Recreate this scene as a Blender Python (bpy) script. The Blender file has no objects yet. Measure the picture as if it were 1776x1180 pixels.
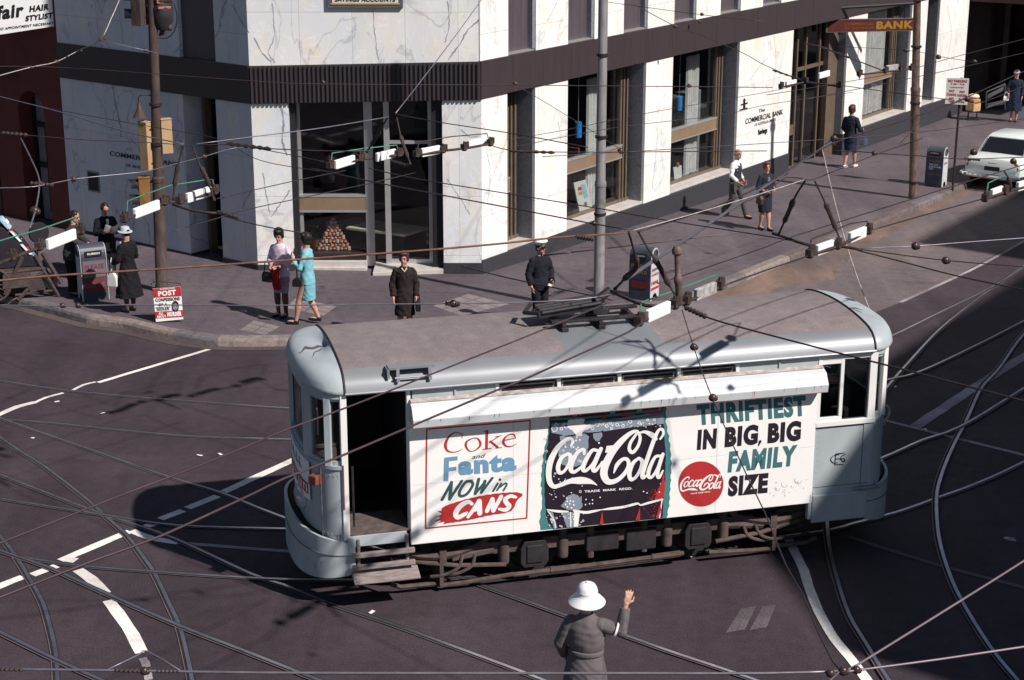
import bpy, bmesh, math, random
import numpy as np
from mathutils import Vector, Matrix
from mathutils.geometry import tessellate_polygon
random.seed(7)
rng = np.random.default_rng(7)
scene = bpy.context.scene
C = scene.collection
# ------------------------------------------------------------------ camera
F_PX, HORIZON, CAM_H = 3000.0, -320.0, 9.6          # focal length and horizon of the 1776 x 1180 photograph
PITCH = math.atan((590 - HORIZON) / F_PX)
cam_data = bpy.data.cameras.new("camera")
cam = bpy.data.objects.new("camera", cam_data)
C.objects.link(cam)
cam.location = (0, 0, CAM_H)
cam.rotation_euler = (math.pi / 2 - PITCH, 0, 0)
cam_data.sensor_width = 36.0
cam_data.lens = 36.0 * F_PX / 1776.0
cam_data.clip_start, cam_data.clip_end = 0.5, 3000.0
scene.camera = cam
# ------------------------------------------------------------------ light
SUN_EL = math.radians(43)
SUN_DIR = Vector((0.799 * math.cos(SUN_EL), -0.602 * math.cos(SUN_EL), math.sin(SUN_EL)))
world = bpy.data.worlds.new("World")
scene.world = world
world.use_nodes = True
wn = world.node_tree
sky = wn.nodes.new("ShaderNodeTexSky")
sky.sky_type = 'NISHITA'
sky.sun_disc = False
sky.sun_elevation = SUN_EL
sky.sun_rotation = math.atan2(SUN_DIR.x, SUN_DIR.y)
sky.air_density, sky.dust_density, sky.ozone_density = 1.0, 0.4, 1.6
wn.links.new(sky.outputs[0], wn.nodes["Background"].inputs[0])
wn.nodes["Background"].inputs[1].default_value = 0.05
sun_data = bpy.data.lights.new("sun", 'SUN')
sun_data.energy = 5.0
sun_data.angle = math.radians(0.9)
sun_data.color = (1.0, 0.93, 0.88)
sun = bpy.data.objects.new("sun", sun_data)
C.objects.link(sun)
sun.location = SUN_DIR * 60
sun.rotation_euler = SUN_DIR.to_track_quat('Z', 'Y').to_euler()
scene.view_settings.view_transform = 'Standard'
scene.view_settings.look = 'None'
scene.view_settings.exposure = 0.25
scene.view_settings.gamma = 1.0
scene.cycles.max_bounces = 6
scene.cycles.use_denoising = True

# ------------------------------------------------------------------ survey: photograph points to places on real planes
_F = np.array([0, math.cos(PITCH), -math.sin(PITCH)])
_R = np.array([1.0, 0, 0])
_U = np.cross(_R, _F)
_C = np.array([0, 0, CAM_H])
def ray(x, y):
    return _F * F_PX + _R * (x - 888) + _U * (590 - y)
def at_z(x, y, z=0.0):
    d = ray(x, y)
    return _C + d * ((z - CAM_H) / d[2])
def on_plane(x, y, p, n):
    d = ray(x, y)
    return _C + d * (np.dot(np.asarray(p) - _C, n) / np.dot(d, n))
def project(P):
    v = np.asarray(P, float) - _C
    d = v @ _F
    return 888 + F_PX * (v @ _R) / d, 590 - F_PX * (v @ _U) / d
BK = np.array([-0.67, 36.9, 0.0])                    # right corner of the bank's cut-off corner
RU = np.array([0.5664, 0.8241, 0.0]); RN = np.array([0.8241, -0.5664, 0.0])
AK = np.array([-5.59, 36.9, 0.0])                    # left corner
_a = math.radians(142.2)
LU = np.array([math.cos(_a), math.sin(_a), 0.0]); LN = np.array([-LU[1], LU[0], 0.0])
def g(x, y):                                         # the ground falls gently along the side street
    s = (x - BK[0]) * RU[0] + (y - BK[1]) * RU[1]
    return -0.72 * (1 - math.exp(-max(0.0, s + 6) / 16))
def gp(x, y, dz=0.0):
    z = 0.0
    for _ in range(40):
        P = at_z(x, y, z + dz)
        z = g(P[0], P[1])
    return P
PAVE = 0.15

# ------------------------------------------------------------------ materials
MATS = {}
def M(key, col=(0.5, 0.5, 0.5), rough=0.6, metal=0.0, var=0.12, scale=4.0, bump=0.0, spec=0.4, emit=None, stretch=None):
    if key in MATS:
        return MATS[key]
    m = bpy.data.materials.new(key)
    m.use_nodes = True
    nt = m.node_tree
    b = nt.nodes["Principled BSDF"]
    b.inputs["Roughness"].default_value = rough
    b.inputs["Metallic"].default_value = metal
    b.inputs["Specular IOR Level"].default_value = spec
    tc = nt.nodes.new("ShaderNodeTexCoord")
    src = tc.outputs["Object"]
    if stretch:
        mp = nt.nodes.new("ShaderNodeMapping")
        mp.inputs["Scale"].default_value = stretch
        nt.links.new(src, mp.inputs[0])
        src = mp.outputs[0]
    nz = nt.nodes.new("ShaderNodeTexNoise")
    nz.inputs["Scale"].default_value = scale
    nz.inputs["Detail"].default_value = 7
    nz.inputs["Roughness"].default_value = 0.62
    nt.links.new(src, nz.inputs["Vector"])
    rp = nt.nodes.new("ShaderNodeValToRGB")
    c = np.array(col)
    rp.color_ramp.elements[0].position = 0.3
    rp.color_ramp.elements[1].position = 0.7
    rp.color_ramp.elements[0].color = (*np.clip(c * (1 - var), 0, 1), 1)
    rp.color_ramp.elements[1].color = (*np.clip(c * (1 + var), 0, 1), 1)
    nt.links.new(nz.outputs["Fac"], rp.inputs[0])
    nt.links.new(rp.outputs[0], b.inputs["Base Color"])
    if bump:
        bp = nt.nodes.new("ShaderNodeBump")
        bp.inputs["Strength"].default_value = bump
        bp.inputs["Distance"].default_value = 0.02
        nt.links.new(nz.outputs["Fac"], bp.inputs["Height"])
        nt.links.new(bp.outputs[0], b.inputs["Normal"])
    if emit:
        b.inputs["Emission Color"].default_value = (*emit, 1)
        b.inputs["Emission Strength"].default_value = 1
    MATS[key] = m
    return m

def ground_mat(key, col, patch, fine=0.25, rough=0.85, big=0.25, speck=0.0):
    """tarmac: wide stains, long wear streaks, fine stone grain"""
    m = bpy.data.materials.new(key); m.use_nodes = True
    nt = m.node_tree; b = nt.nodes["Principled BSDF"]
    b.inputs["Roughness"].default_value = rough
    b.inputs["Specular IOR Level"].default_value = 0.25
    tc = nt.nodes.new("ShaderNodeTexCoord")
    def noise(sc, det, stretch=(1, 1, 1), rot=0):
        mp = nt.nodes.new("ShaderNodeMapping"); mp.inputs["Scale"].default_value = stretch; mp.inputs["Rotation"].default_value = (0, 0, rot)
        nt.links.new(tc.outputs["Object"], mp.inputs[0])
        n = nt.nodes.new("ShaderNodeTexNoise"); n.inputs["Scale"].default_value = sc; n.inputs["Detail"].default_value = det
        nt.links.new(mp.outputs[0], n.inputs["Vector"]); return n.outputs["Fac"]
    def rng_(src, a, c, lo, hi):
        r = nt.nodes.new("ShaderNodeMapRange"); r.inputs[1].default_value = a; r.inputs[2].default_value = c
        r.inputs[3].default_value = lo; r.inputs[4].default_value = hi; nt.links.new(src, r.inputs[0]); return r.outputs[0]
    def mul(a, c):
        k = nt.nodes.new("ShaderNodeMath"); k.operation = 'MULTIPLY'; nt.links.new(a, k.inputs[0]); nt.links.new(c, k.inputs[1]); return k.outputs[0]
    mixn = nt.nodes.new("ShaderNodeMix"); mixn.data_type = 'RGBA'
    mixn.inputs[6].default_value = (*col, 1); mixn.inputs[7].default_value = (*patch, 1)
    nt.links.new(rng_(noise(0.35, 5), 0.42, 0.66, 0, 1), mixn.inputs[0])
    v = mul(rng_(noise(1.1, 6, (1, 0.16, 1), -0.6), 0.3, 0.7, 1 - big, 1 + big), rng_(noise(38, 3), 0.3, 0.7, 1 - fine, 1 + fine))
    v = mul(v, rng_(noise(5, 6), 0.3, 0.7, 0.88, 1.12))
    v = mul(v, rng_(noise(0.8, 8, (1, 1.6, 1), 0.9), 0.60, 0.72, 1.0, 0.76))
    v = mul(v, rng_(noise(2.6, 5, (1, 0.05, 1), -0.55), 0.56, 0.74, 1.0, 1.16))
    sc = nt.nodes.new("ShaderNodeVectorMath"); sc.operation = 'SCALE'
    nt.links.new(mixn.outputs[2], sc.inputs[0]); nt.links.new(v, sc.inputs[3])
    nt.links.new(sc.outputs[0], b.inputs["Base Color"])
    bp = nt.nodes.new("ShaderNodeBump"); bp.inputs["Strength"].default_value = 0.35; bp.inputs["Distance"].default_value = 0.01
    nt.links.new(noise(60, 3), bp.inputs["Height"]); nt.links.new(bp.outputs[0], b.inputs["Normal"])
    MATS[key] = m
    return m

def marble_mat(key, base, cloud, vein=0.35, joint=True):
    """polished slabs: clouded stone, wandering dark veins, thin joints (UV in metres)"""
    m = bpy.data.materials.new(key); m.use_nodes = True
    nt = m.node_tree; b = nt.nodes["Principled BSDF"]
    b.inputs["Roughness"].default_value = 0.38
    b.inputs["Specular IOR Level"].default_value = 0.35
    uv = nt.nodes.new("ShaderNodeUVMap")
    def noise(sc, det, dist=0.0, off=0.0, rough=0.6):
        mp = nt.nodes.new("ShaderNodeMapping"); mp.inputs["Location"].default_value = (off, off * 1.7, off)
        mp.inputs["Scale"].default_value = (1, 0.6, 1)
        nt.links.new(uv.outputs[0], mp.inputs[0])
        n = nt.nodes.new("ShaderNodeTexNoise"); n.inputs["Scale"].default_value = sc; n.inputs["Detail"].default_value = det
        n.inputs["Distortion"].default_value = dist; n.inputs["Roughness"].default_value = rough
        nt.links.new(mp.outputs[0], n.inputs["Vector"]); return n.outputs["Fac"]
    def ramp(src, pts):
        r = nt.nodes.new("ShaderNodeValToRGB")
        while len(r.color_ramp.elements) < len(pts): r.color_ramp.elements.new(0.5)
        for e, (p, c) in zip(r.color_ramp.elements, pts): e.position = p; e.color = (*c, 1) if len(c) == 3 else c
        nt.links.new(src, r.inputs[0]); return r.outputs[0]
    def mix(fac, a, c, op='MIX'):
        k = nt.nodes.new("ShaderNodeMix"); k.data_type = 'RGBA'; k.blend_type = op
        if isinstance(fac, float): k.inputs[0].default_value = fac
        else: nt.links.new(fac, k.inputs[0])
        for s, i in ((a, 6), (c, 7)):
            if isinstance(s, tuple): k.inputs[i].default_value = (*s, 1)
            else: nt.links.new(s, k.inputs[i])
        return k.outputs[2]
    W1 = (1, 1, 1)
    col = mix(ramp(noise(0.9, 5, 0.4), [(0.38, (0, 0, 0)), (0.68, W1)]), base, cloud)
    col = mix(ramp(noise(2.2, 4, 0.3, 5.0), [(0.52, (0, 0, 0)), (0.75, (0.6, 0.6, 0.6))]), col, (0.80, 0.70, 0.52))
    d = 1 - vein
    v1 = ramp(noise(0.42, 7, 1.3, 11.0, 0.5), [(0.490, W1), (0.498, (d * .9, d * .9, d * .92)), (0.501, (d * .85, d * .85, d * .9)), (0.508, W1)])
    v2 = ramp(noise(1.3, 7, 1.8, 23.0), [(0.480, W1), (0.50, (d + .28, d + .28, d + .3)), (0.520, W1)])
    v3 = ramp(noise(3.2, 6, 0.8, 31.0), [(0.60, W1), (0.70, (0.80, 0.81, 0.83)), (0.78, (0.58, 0.60, 0.64))])
    col = mix(1.0, col, v1, 'MULTIPLY'); col = mix(0.8, col, v2, 'MULTIPLY'); col = mix(0.9, col, v3, 'MULTIPLY')
    if joint:
        br = nt.nodes.new("ShaderNodeTexBrick")
        br.offset = 0; br.inputs["Scale"].default_value = 1
        br.inputs["Brick Width"].default_value = 1.12; br.inputs["Row Height"].default_value = 1.32
        br.inputs["Mortar Size"].default_value = 0.006; br.inputs["Mortar Smooth"].default_value = 0.2
        br.inputs["Color1"].default_value = (1, 1, 1, 1); br.inputs["Color2"].default_value = (0.93, 0.93, 0.92, 1); br.inputs["Mortar"].default_value = (0.62, 0.62, 0.62, 1)
        nt.links.new(uv.outputs[0], br.inputs["Vector"])
        col = mix(1.0, col, br.outputs["Color"], 'MULTIPLY')
    nt.links.new(col, b.inputs["Base Color"])
    MATS[key] = m
    return m

def glass_mat(key, tint=(0.6, 0.65, 0.65), alpha=0.25):
    m = bpy.data.materials.new(key); m.use_nodes = True
    nt = m.node_tree; out = nt.nodes["Material Output"]
    nt.nodes.remove(nt.nodes["Principled BSDF"])
    tr = nt.nodes.new("ShaderNodeBsdfTransparent"); tr.inputs[0].default_value = (*tint, 1)
    gl = nt.nodes.new("ShaderNodeBsdfGlossy"); gl.inputs["Roughness"].default_value = 0.03
    lw = nt.nodes.new("ShaderNodeLayerWeight"); lw.inputs[0].default_value = 0.5
    pw = nt.nodes.new("ShaderNodeMath"); pw.operation = 'POWER'; pw.inputs[1].default_value = 4.0
    nt.links.new(lw.outputs["Facing"], pw.inputs[0])
    fr = nt.nodes.new("ShaderNodeMath"); fr.operation = 'MULTIPLY_ADD'; fr.inputs[1].default_value = 0.6; fr.inputs[2].default_value = 0.045
    nt.links.new(pw.outputs[0], fr.inputs[0])
    mx = nt.nodes.new("ShaderNodeMixShader")
    nt.links.new(fr.outputs[0], mx.inputs[0]); nt.links.new(tr.outputs[0], mx.inputs[1]); nt.links.new(gl.outputs[0], mx.inputs[2])
    nt.links.new(mx.outputs[0], out.inputs[0])
    MATS[key] = m
    return m

# ------------------------------------------------------------------ mesh helpers
WM = {}
class Fr:
    """a local frame: origin and three axes"""
    def __init__(s, o, ax, ay, az=(0, 0, 1)):
        s.o, s.ax, s.ay, s.az = (np.asarray(k, float) for k in (o, ax, ay, az))
    def __call__(s, p):
        return s.o + s.ax * p[0] + s.ay * p[1] + s.az * p[2]
    def move(s, p):
        return Fr(s(p), s.ax, s.ay, s.az)
def rotfr(o, ang, scale=1.0):
    c, n = math.cos(ang) * scale, math.sin(ang) * scale
    return Fr(o, (c, n, 0), (-n, c, 0), (0, 0, scale))
WORLD = Fr((0, 0, 0), (1, 0, 0), (0, 1, 0))

class MB:
    def __init__(s, fr=WORLD):
        s.fr, s.v, s.f, s.mi, s.cur = fr, [], [], [], 0
    def mat(s, i):
        s.cur = i; return s
    def add(s, verts, faces):
        o = len(s.v)
        s.v += [s.fr(p) for p in verts]
        for f in faces:
            s.f.append([i + o for i in f]); s.mi.append(s.cur)
        return s
    def box(s, x0, x1, y0, y1, z0, z1):
        return s.add([(x0, y0, z0), (x1, y0, z0), (x1, y1, z0), (x0, y1, z0), (x0, y0, z1), (x1, y0, z1), (x1, y1, z1), (x0, y1, z1)],
                     [(3, 2, 1, 0), (4, 5, 6, 7), (0, 1, 5, 4), (1, 2, 6, 5), (2, 3, 7, 6), (3, 0, 4, 7)])
    def hexa(s, p8):
        return s.add(p8, [(3, 2, 1, 0), (4, 5, 6, 7), (0, 1, 5, 4), (1, 2, 6, 5), (2, 3, 7, 6), (3, 0, 4, 7)])
    def rbox(s, c, size, ang=0.0, tilt=0.0):
        """a box turned about z by ang, then leaned"""
        ca, sa = math.cos(ang), math.sin(ang)
        P = []
        for dz in (-.5, .5):
            for dx, dy in ((-.5, -.5), (.5, -.5), (.5, .5), (-.5, .5)):
                x, y, z = dx * size[0], dy * size[1], dz * size[2]
                x += z * tilt
                P.append((c[0] + x * ca - y * sa, c[1] + x * sa + y * ca, c[2] + z))
        return s.hexa(P)
    def tube(s, pts, r, n=8, caps=True):
        """round bar along points; r a number or one per point"""
        P = [np.asarray(p, float) for p in pts]
        R = [r] * len(P) if np.isscalar(r) else list(r)
        keep = [0]
        for i in range(1, len(P)):
            if np.linalg.norm(P[i] - P[keep[-1]]) > 1e-6: keep.append(i)
        P, R = [P[i] for i in keep], [R[i] for i in keep]
        if len(P) < 2: return s
        V, Fc = [], []
        up = np.array([0.0, 0, 1]); prev = None
        for i, p in enumerate(P):
            t = P[min(i + 1, len(P) - 1)] - P[max(i - 1, 0)]
            t = t / np.linalg.norm(t)
            if prev is None:
                a = np.cross(t, up)
                if np.linalg.norm(a) < 0.05: a = np.cross(t, [1.0, 0, 0])
            else:
                a = prev - t * (prev @ t)
            a = a / np.linalg.norm(a); prev = a
            b = np.cross(t, a)
            for k in range(n):
                q = 2 * math.pi * k / n
                V.append(p + (a * math.cos(q) + b * math.sin(q)) * R[i])
        for i in range(len(P) - 1):
            for k in range(n):
                Fc.append((i * n + k, i * n + (k + 1) % n, (i + 1) * n + (k + 1) % n, (i + 1) * n + k))
        if caps:
            Fc.append(tuple(range(n - 1, -1, -1))); Fc.append(tuple((len(P) - 1) * n + k for k in range(n)))
        return s.add(V, Fc)
    def lathe(s, prof, n=20, o=(0, 0, 0), axis=None):
        """turn (radius, height) profile about z (or axis) at o"""
        o = np.asarray(o, float)
        az = np.array([0, 0, 1.0]) if axis is None else np.asarray(axis, float) / np.linalg.norm(axis)
        ax = np.cross(az, [0, 1.0, 0.0])
        if np.linalg.norm(ax) < 0.1: ax = np.cross(az, [1.0, 0, 0])
        ax /= np.linalg.norm(ax); ay = np.cross(az, ax)
        V, Fc = [], []
        for r, h in prof:
            for k in range(n):
                q = 2 * math.pi * k / n
                V.append(o + az * h + (ax * math.cos(q) + ay * math.sin(q)) * max(r, 1e-4))
        for i in range(len(prof) - 1):
            for k in range(n):
                Fc.append((i * n + k, i * n + (k + 1) % n, (i + 1) * n + (k + 1) % n, (i + 1) * n + k))
        Fc.append(tuple(range(n - 1, -1, -1))); Fc.append(tuple((len(prof) - 1) * n + k for k in range(n)))
        return s.add(V, Fc)
    def ell(s, c, r, n=12, m=8, rot=None):
        c = np.asarray(c, float); V, Fc = [], []
        Rm = np.eye(3) if rot is None else rot
        for i in range(m + 1):
            th = math.pi * i / m
            for k in range(n):
                q = 2 * math.pi * k / n
                p = np.array([r[0] * max(math.sin(th), 1e-3) * math.cos(q), r[1] * max(math.sin(th), 1e-3) * math.sin(q), -r[2] * math.cos(th)])
                V.append(c + Rm @ p)
        for i in range(m):
            for k in range(n):
                Fc.append((i * n + k, i * n + (k + 1) % n, (i + 1) * n + (k + 1) % n, (i + 1) * n + k))
        Fc.append(tuple(range(n - 1, -1, -1))); Fc.append(tuple(m * n + k for k in range(n)))
        return s.add(V, Fc)
    def loft(s, rings, closed=True, caps=False):
        n = len(rings[0]); V = [p for r in rings for p in r]; Fc = []
        for i in range(len(rings) - 1):
            for k in range(n if closed else n - 1):
                Fc.append((i * n + k, i * n + (k + 1) % n, (i + 1) * n + (k + 1) % n, (i + 1) * n + k))
        if caps:
            Fc.append(tuple(range(n - 1, -1, -1))); Fc.append(tuple((len(rings) - 1) * n + k for k in range(n)))
        return s.add(V, Fc)
    def prism(s, poly, ax, h0, h1):
        """outline (2-D) swept from h0 to h1 along the third axis; ax = letters of the two outline axes"""
        idx = {'x': 0, 'y': 1, 'z': 2}; i, j = idx[ax[0]], idx[ax[1]]; k = 3 - i - j
        V = []
        for h in (h0, h1):
            for p in poly:
                q = [0, 0, 0]; q[i], q[j], q[k] = p[0], p[1], h; V.append(q)
        n = len(poly)
        tris = tessellate_polygon([[Vector((p[0], p[1], 0)) for p in poly]])
        Fc = [tuple(t) for t in tris] + [tuple(i + n for i in reversed(t)) for t in tris]
        Fc += [(a, (a + 1) % n, (a + 1) % n + n, a + n) for a in range(n)]
        return s.add(V, Fc)
    def build(s, name, mats, parent=None, smooth=False, bevel=0.0, at=None, uv=None, fix=True):
        me = bpy.data.meshes.new(name)
        V = np.array(s.v, float).reshape(-1, 3)
        if parent is not None:
            Mi = WM[parent.name].inverted(); mat4 = np.array(Mi)
            L = V @ mat4[:3, :3].T + mat4[:3, 3]
            loc = (L.min(0) + L.max(0)) / 2
        else:
            L = V
            loc = np.array(at, float) if at is not None else np.array([*(V.min(0) + V.max(0))[:2] / 2, V[:, 2].min()])
        me.from_pydata([tuple(p) for p in (L - loc)], [], s.f)
        if not isinstance(mats, (list, tuple)): mats = [mats]
        for m in mats: me.materials.append(m)
        if len(mats) > 1: me.polygons.foreach_set("material_index", s.mi)
        if uv is not None:
            ul = me.uv_layers.new(name="UVMap")
            for poly in me.polygons:
                for li in poly.loop_indices:
                    ul.data[li].uv = uv(V[me.loops[li].vertex_index])
        if fix:
            bm = bmesh.new(); bm.from_mesh(me)
            bmesh.ops.recalc_face_normals(bm, faces=bm.faces)
            bm.to_mesh(me); bm.free()
        if smooth:
            me.polygons.foreach_set("use_smooth", [True] * len(me.polygons))
            if smooth != 'all':
                me.set_sharp_from_angle(angle=math.radians(40))
        me.update()
        o = bpy.data.objects.new(name, me)
        C.objects.link(o)
        o.location = loc
        if parent is not None:
            o.parent = parent
            WM[o.name] = WM[parent.name] @ Matrix.Translation(Vector(loc))
        else:
            WM[o.name] = Matrix.Translation(Vector(loc))
        if bevel:
            md = o.modifiers.new("bevel", 'BEVEL'); md.width = bevel; md.segments = 2; md.limit_method = 'ANGLE'; md.harden_normals = False
        return o

def tag(o, label, cat, group=None, kind=None):
    if label: o["label"] = label
    if cat: o["category"] = cat
    if group: o["group"] = group
    if kind: o["kind"] = kind
    return o
def thing(name, label, cat, loc, rot=0.0, group=None):
    o = bpy.data.objects.new(name, None)
    C.objects.link(o)
    o.location = tuple(loc); o.rotation_euler = (0, 0, rot)
    o.empty_display_size = 0.2
    WM[o.name] = Matrix.Translation(Vector(tuple(loc))) @ Matrix.Rotation(rot, 4, 'Z')
    return tag(o, label, cat, group)
def struct(o, kind='structure'):
    o["kind"] = kind
    return o

def smooth_line(pts, step=0.25, closed=False):
    """Catmull-Rom through points, resampled"""
    P = [np.asarray(p, float) for p in pts]
    if len(P) < 3:
        n = max(2, int(np.linalg.norm(P[1] - P[0]) / step) + 1)
        return [P[0] + (P[1] - P[0]) * t for t in np.linspace(0, 1, n)]
    Q = [2 * P[0] - P[1]] + P + [2 * P[-1] - P[-2]]
    out = []
    for i in range(1, len(Q) - 2):
        a, b, c, d = Q[i - 1:i + 3]
        n = max(2, int(np.linalg.norm(c - b) / step) + 1)
        for t in np.linspace(0, 1, n, endpoint=False):
            out.append(0.5 * (2 * b + (c - a) * t + (2 * a - 5 * b + 4 * c - d) * t * t + (3 * b - a - 3 * c + d) * t ** 3))
    out.append(P[-1])
    return out

_tcache = {}
def text_shape(txt, bold=0.0):
    """triangles of a word, scaled to the unit square"""
    k = (txt, bold)
    if k not in _tcache:
        cu = bpy.data.curves.new("lettering", 'FONT')
        cu.body = txt; cu.offset = bold; cu.space_character = 1 + bold * 2.6; cu.resolution_u = 4
        ob = bpy.data.objects.new("lettering", cu)
        me = bpy.data.meshes.new_from_object(ob)
        V = np.array([v.co[:2] for v in me.vertices]); Fc = [tuple(p.vertices) for p in me.polygons]
        bpy.data.objects.remove(ob); bpy.data.curves.remove(cu); bpy.data.meshes.remove(me)
        lo, hi = V.min(0), V.max(0)
        _tcache[k] = ((V - lo) / (hi - lo), Fc)
    return _tcache[k]
def put_text(mb, txt, bl, br, tl, bold=0.0):
    """letters filling the parallelogram given by three world corners"""
    LAY[0] += 1
    V, Fc = text_shape(txt, bold)
    bl, br, tl = (np.asarray(k, float) for k in (bl, br, tl))
    return mb.add([bl + (br - bl) * a + (tl - bl) * b for a, b in V], Fc)
LAY = [0]
def put_poly(mb, pts):
    LAY[0] += 1
    tris = tessellate_polygon([[Vector(tuple(p)) for p in pts]])
    return mb.add([tuple(p) for p in pts], [tuple(t) for t in tris])
def put_stroke(mb, P, widths, nrm, step=0.01, caps=True):
    """a painted brush stroke of changing width lying in the plane with normal nrm"""
    P = [np.asarray(p, float) for p in P]
    W = [widths] * len(P) if np.isscalar(widths) else list(widths)
    Q = smooth_line([np.append(p, w) for p, w in zip(P, W)], step)
    L, V, Fc = [], [], []
    n = len(Q)
    for i, q in enumerate(Q):
        t = Q[min(i + 1, n - 1)][:3] - Q[max(i - 1, 0)][:3]
        t = t / (np.linalg.norm(t) + 1e-12)
        s = np.cross(nrm, t); w = max(q[3], 1e-4) / 2; up = nrm * (4e-5 * i / n)
        V += [q[:3] + s * w + up, q[:3] - s * w + up]
    Fc = [(2 * i, 2 * i + 1, 2 * i + 3, 2 * i + 2) for i in range(n - 1)]
    mb.add(V, Fc); LAY[0] += 1
    if caps:
        for q in (Q[0], Q[-1]):
            w = max(q[3], 1e-4) / 2
            a = np.cross(nrm, [0, 0, 1.0]) if abs(nrm[2]) < 0.9 else np.array([1.0, 0, 0])
            a = a / np.linalg.norm(a); b = np.cross(nrm, a)
            put_poly(mb, [q[:3] + nrm * (-2e-5 if q is Q[0] else 6e-5) + (a * math.cos(k * math.pi / 6) + b * math.sin(k * math.pi / 6)) * w for k in range(12)])
    return mb
# ================================================================== ground, pavement, rails, markings
m_road = ground_mat("road_tarmac", (0.042, 0.0315, 0.039), (0.055, 0.042, 0.049), big=0.16)
m_lane = ground_mat("worn_lane_tarmac", (0.125, 0.104, 0.108), (0.15, 0.12, 0.115), big=0.10)
m_gutter = ground_mat("gutter_grit", (0.185, 0.125, 0.10), (0.115, 0.088, 0.085), big=0.25)
m_pave = ground_mat("pavement_asphalt", (0.090, 0.074, 0.085), (0.116, 0.095, 0.105), big=0.12)
m_tile = ground_mat("pavement_tile", (0.22, 0.19, 0.19), (0.18, 0.15, 0.155), big=0.1)
m_rail = M("rail_steel", (0.50, 0.50, 0.56), rough=0.3, metal=0.9, var=0.25, scale=2.5)
m_railw = M("rail_worn_edge", (0.20, 0.15, 0.15), rough=0.6, metal=0.4, var=0.3, scale=2)
m_groove = M("rail_groove", (0.012, 0.01, 0.014), rough=0.9, var=0.2)
m_line = ground_mat("road_line_paint", (0.62, 0.58, 0.55), (0.80, 0.78, 0.72), fine=0.18, big=0.12)
m_linef = ground_mat("faded_line_paint", (0.20, 0.18, 0.20), (0.36, 0.34, 0.35), fine=0.4, big=0.3)
m_kerb = [M("kerb_stone_grey", (0.135, 0.118, 0.122), rough=0.85, var=0.35, scale=9, bump=0.6), M("kerb_stone_brown", (0.11, 0.085, 0.082), rough=0.85, var=0.4, scale=9, bump=0.6),
          M("kerb_stone_pale", (0.21, 0.17, 0.155), rough=0.85, var=0.35, scale=11, bump=0.6)]

xs = sorted(set([-500, -300, -180, -110, -70, -48] + list(np.arange(-36, 46, 1.0)) + [55, 75, 110, 180, 300, 500]))
ys = sorted(set([-300, -150, -70, -30, -12] + list(np.arange(-4, 96, 1.0)) + [110, 140, 200, 320, 600]))
mb = MB()
mb.add([(x, y, g(x, y)) for y in ys for x in xs], [(j * len(xs) + i, j * len(xs) + i + 1, (j + 1) * len(xs) + i + 1, (j + 1) * len(xs) + i) for j in range(len(ys) - 1) for i in range(len(xs) - 1)])
struct(mb.build("road", m_road, smooth='all', at=(0, 0, 0)))

def ribbon(name, lines, mats, h, kind=True):
    """flat strips lying on the ground: lines = [(left edge world pts, right edge world pts, material index)]"""
    mb = MB()
    for Lp, Rp, mi in lines:
        mb.mat(mi)
        V = []
        for p, q in zip(Lp, Rp):
            V += [(p[0], p[1], g(p[0], p[1]) + h), (q[0], q[1], g(q[0], q[1]) + h)]
        mb.add(V, [(2 * i, 2 * i + 1, 2 * i + 3, 2 * i + 2) for i in range(len(Lp) - 1)])
    return struct(mb.build(name, mats))
def offset_pair(P, a, b):
    """edges at offsets a and b to the right of a ground line"""
    L, R = [], []
    for i, p in enumerate(P):
        t = P[min(i + 1, len(P) - 1)][:2] - P[max(i - 1, 0)][:2]
        t = t / np.linalg.norm(t); n = np.array([t[1], -t[0]])
        L.append(p[:2] + n * a); R.append(p[:2] + n * b)
    return L, R
def ground_line(px, step=0.4, h=0.0):
    return smooth_line([gp(x, y, h)[:2] for x, y in px], step)

# --- kerb line (outer top edge), read along the photograph from left to right
kerb_px = [(-330, 470), (-150, 488), (0, 511), (84, 530), (153, 548), (216, 557), (280, 572), (343, 582), (407, 587)]
kerb_l = [gp(x, y, PAVE)[:2] for x, y in kerb_px]
kerb_r = [gp(x, y, PAVE)[:2] for x, y in [(1150, 528), (1240, 496), (1326, 461), (1480, 398), (1656, 326)]]
far = kerb_r[-1] + RU[:2] * 45
mid = [kerb_l[-1] + np.array([1.6, 0.15]), (kerb_l[-1] + kerb_r[0]) / 2 + np.array([0.40, -0.50])]
KERB = smooth_line(kerb_l + mid + kerb_r + [far], 0.3)
def kerb_prof(P, prof, name, mats):
    mb = MB(); rows = []
    for i, p in enumerate(P):
        t = P[min(i + 1, len(P) - 1)] - P[max(i - 1, 0)]; t = t / np.linalg.norm(t); n = np.array([t[1], -t[0]])
        rows.append([(*(p + n * a), g(*p) + z) for a, z in prof])
    seg = 0; dist = 0; limit = 1.0; mi = 0
    k = len(prof)
    for i in range(len(rows) - 1):
        dist += np.linalg.norm(P[i + 1] - P[i])
        if dist > limit:
            dist = 0; limit = random.uniform(0.7, 1.3); mi = random.choice([0, 0, 1, 1, 2])
        mb.mat(mi)
        mb.add(rows[i] + rows[i + 1], [(j, j + 1, k + j + 1, k + j) for j in range(k - 1)])
    return struct(mb.build(name, mats))
kerb_prof(KERB, [(0.075, -0.02), (0.05, PAVE - 0.05), (0.02, PAVE - 0.006), (0.0, PAVE + 0.004), (-0.19, PAVE + 0.006), (-0.195, PAVE - 0.02)], "kerb", m_kerb)
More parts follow.
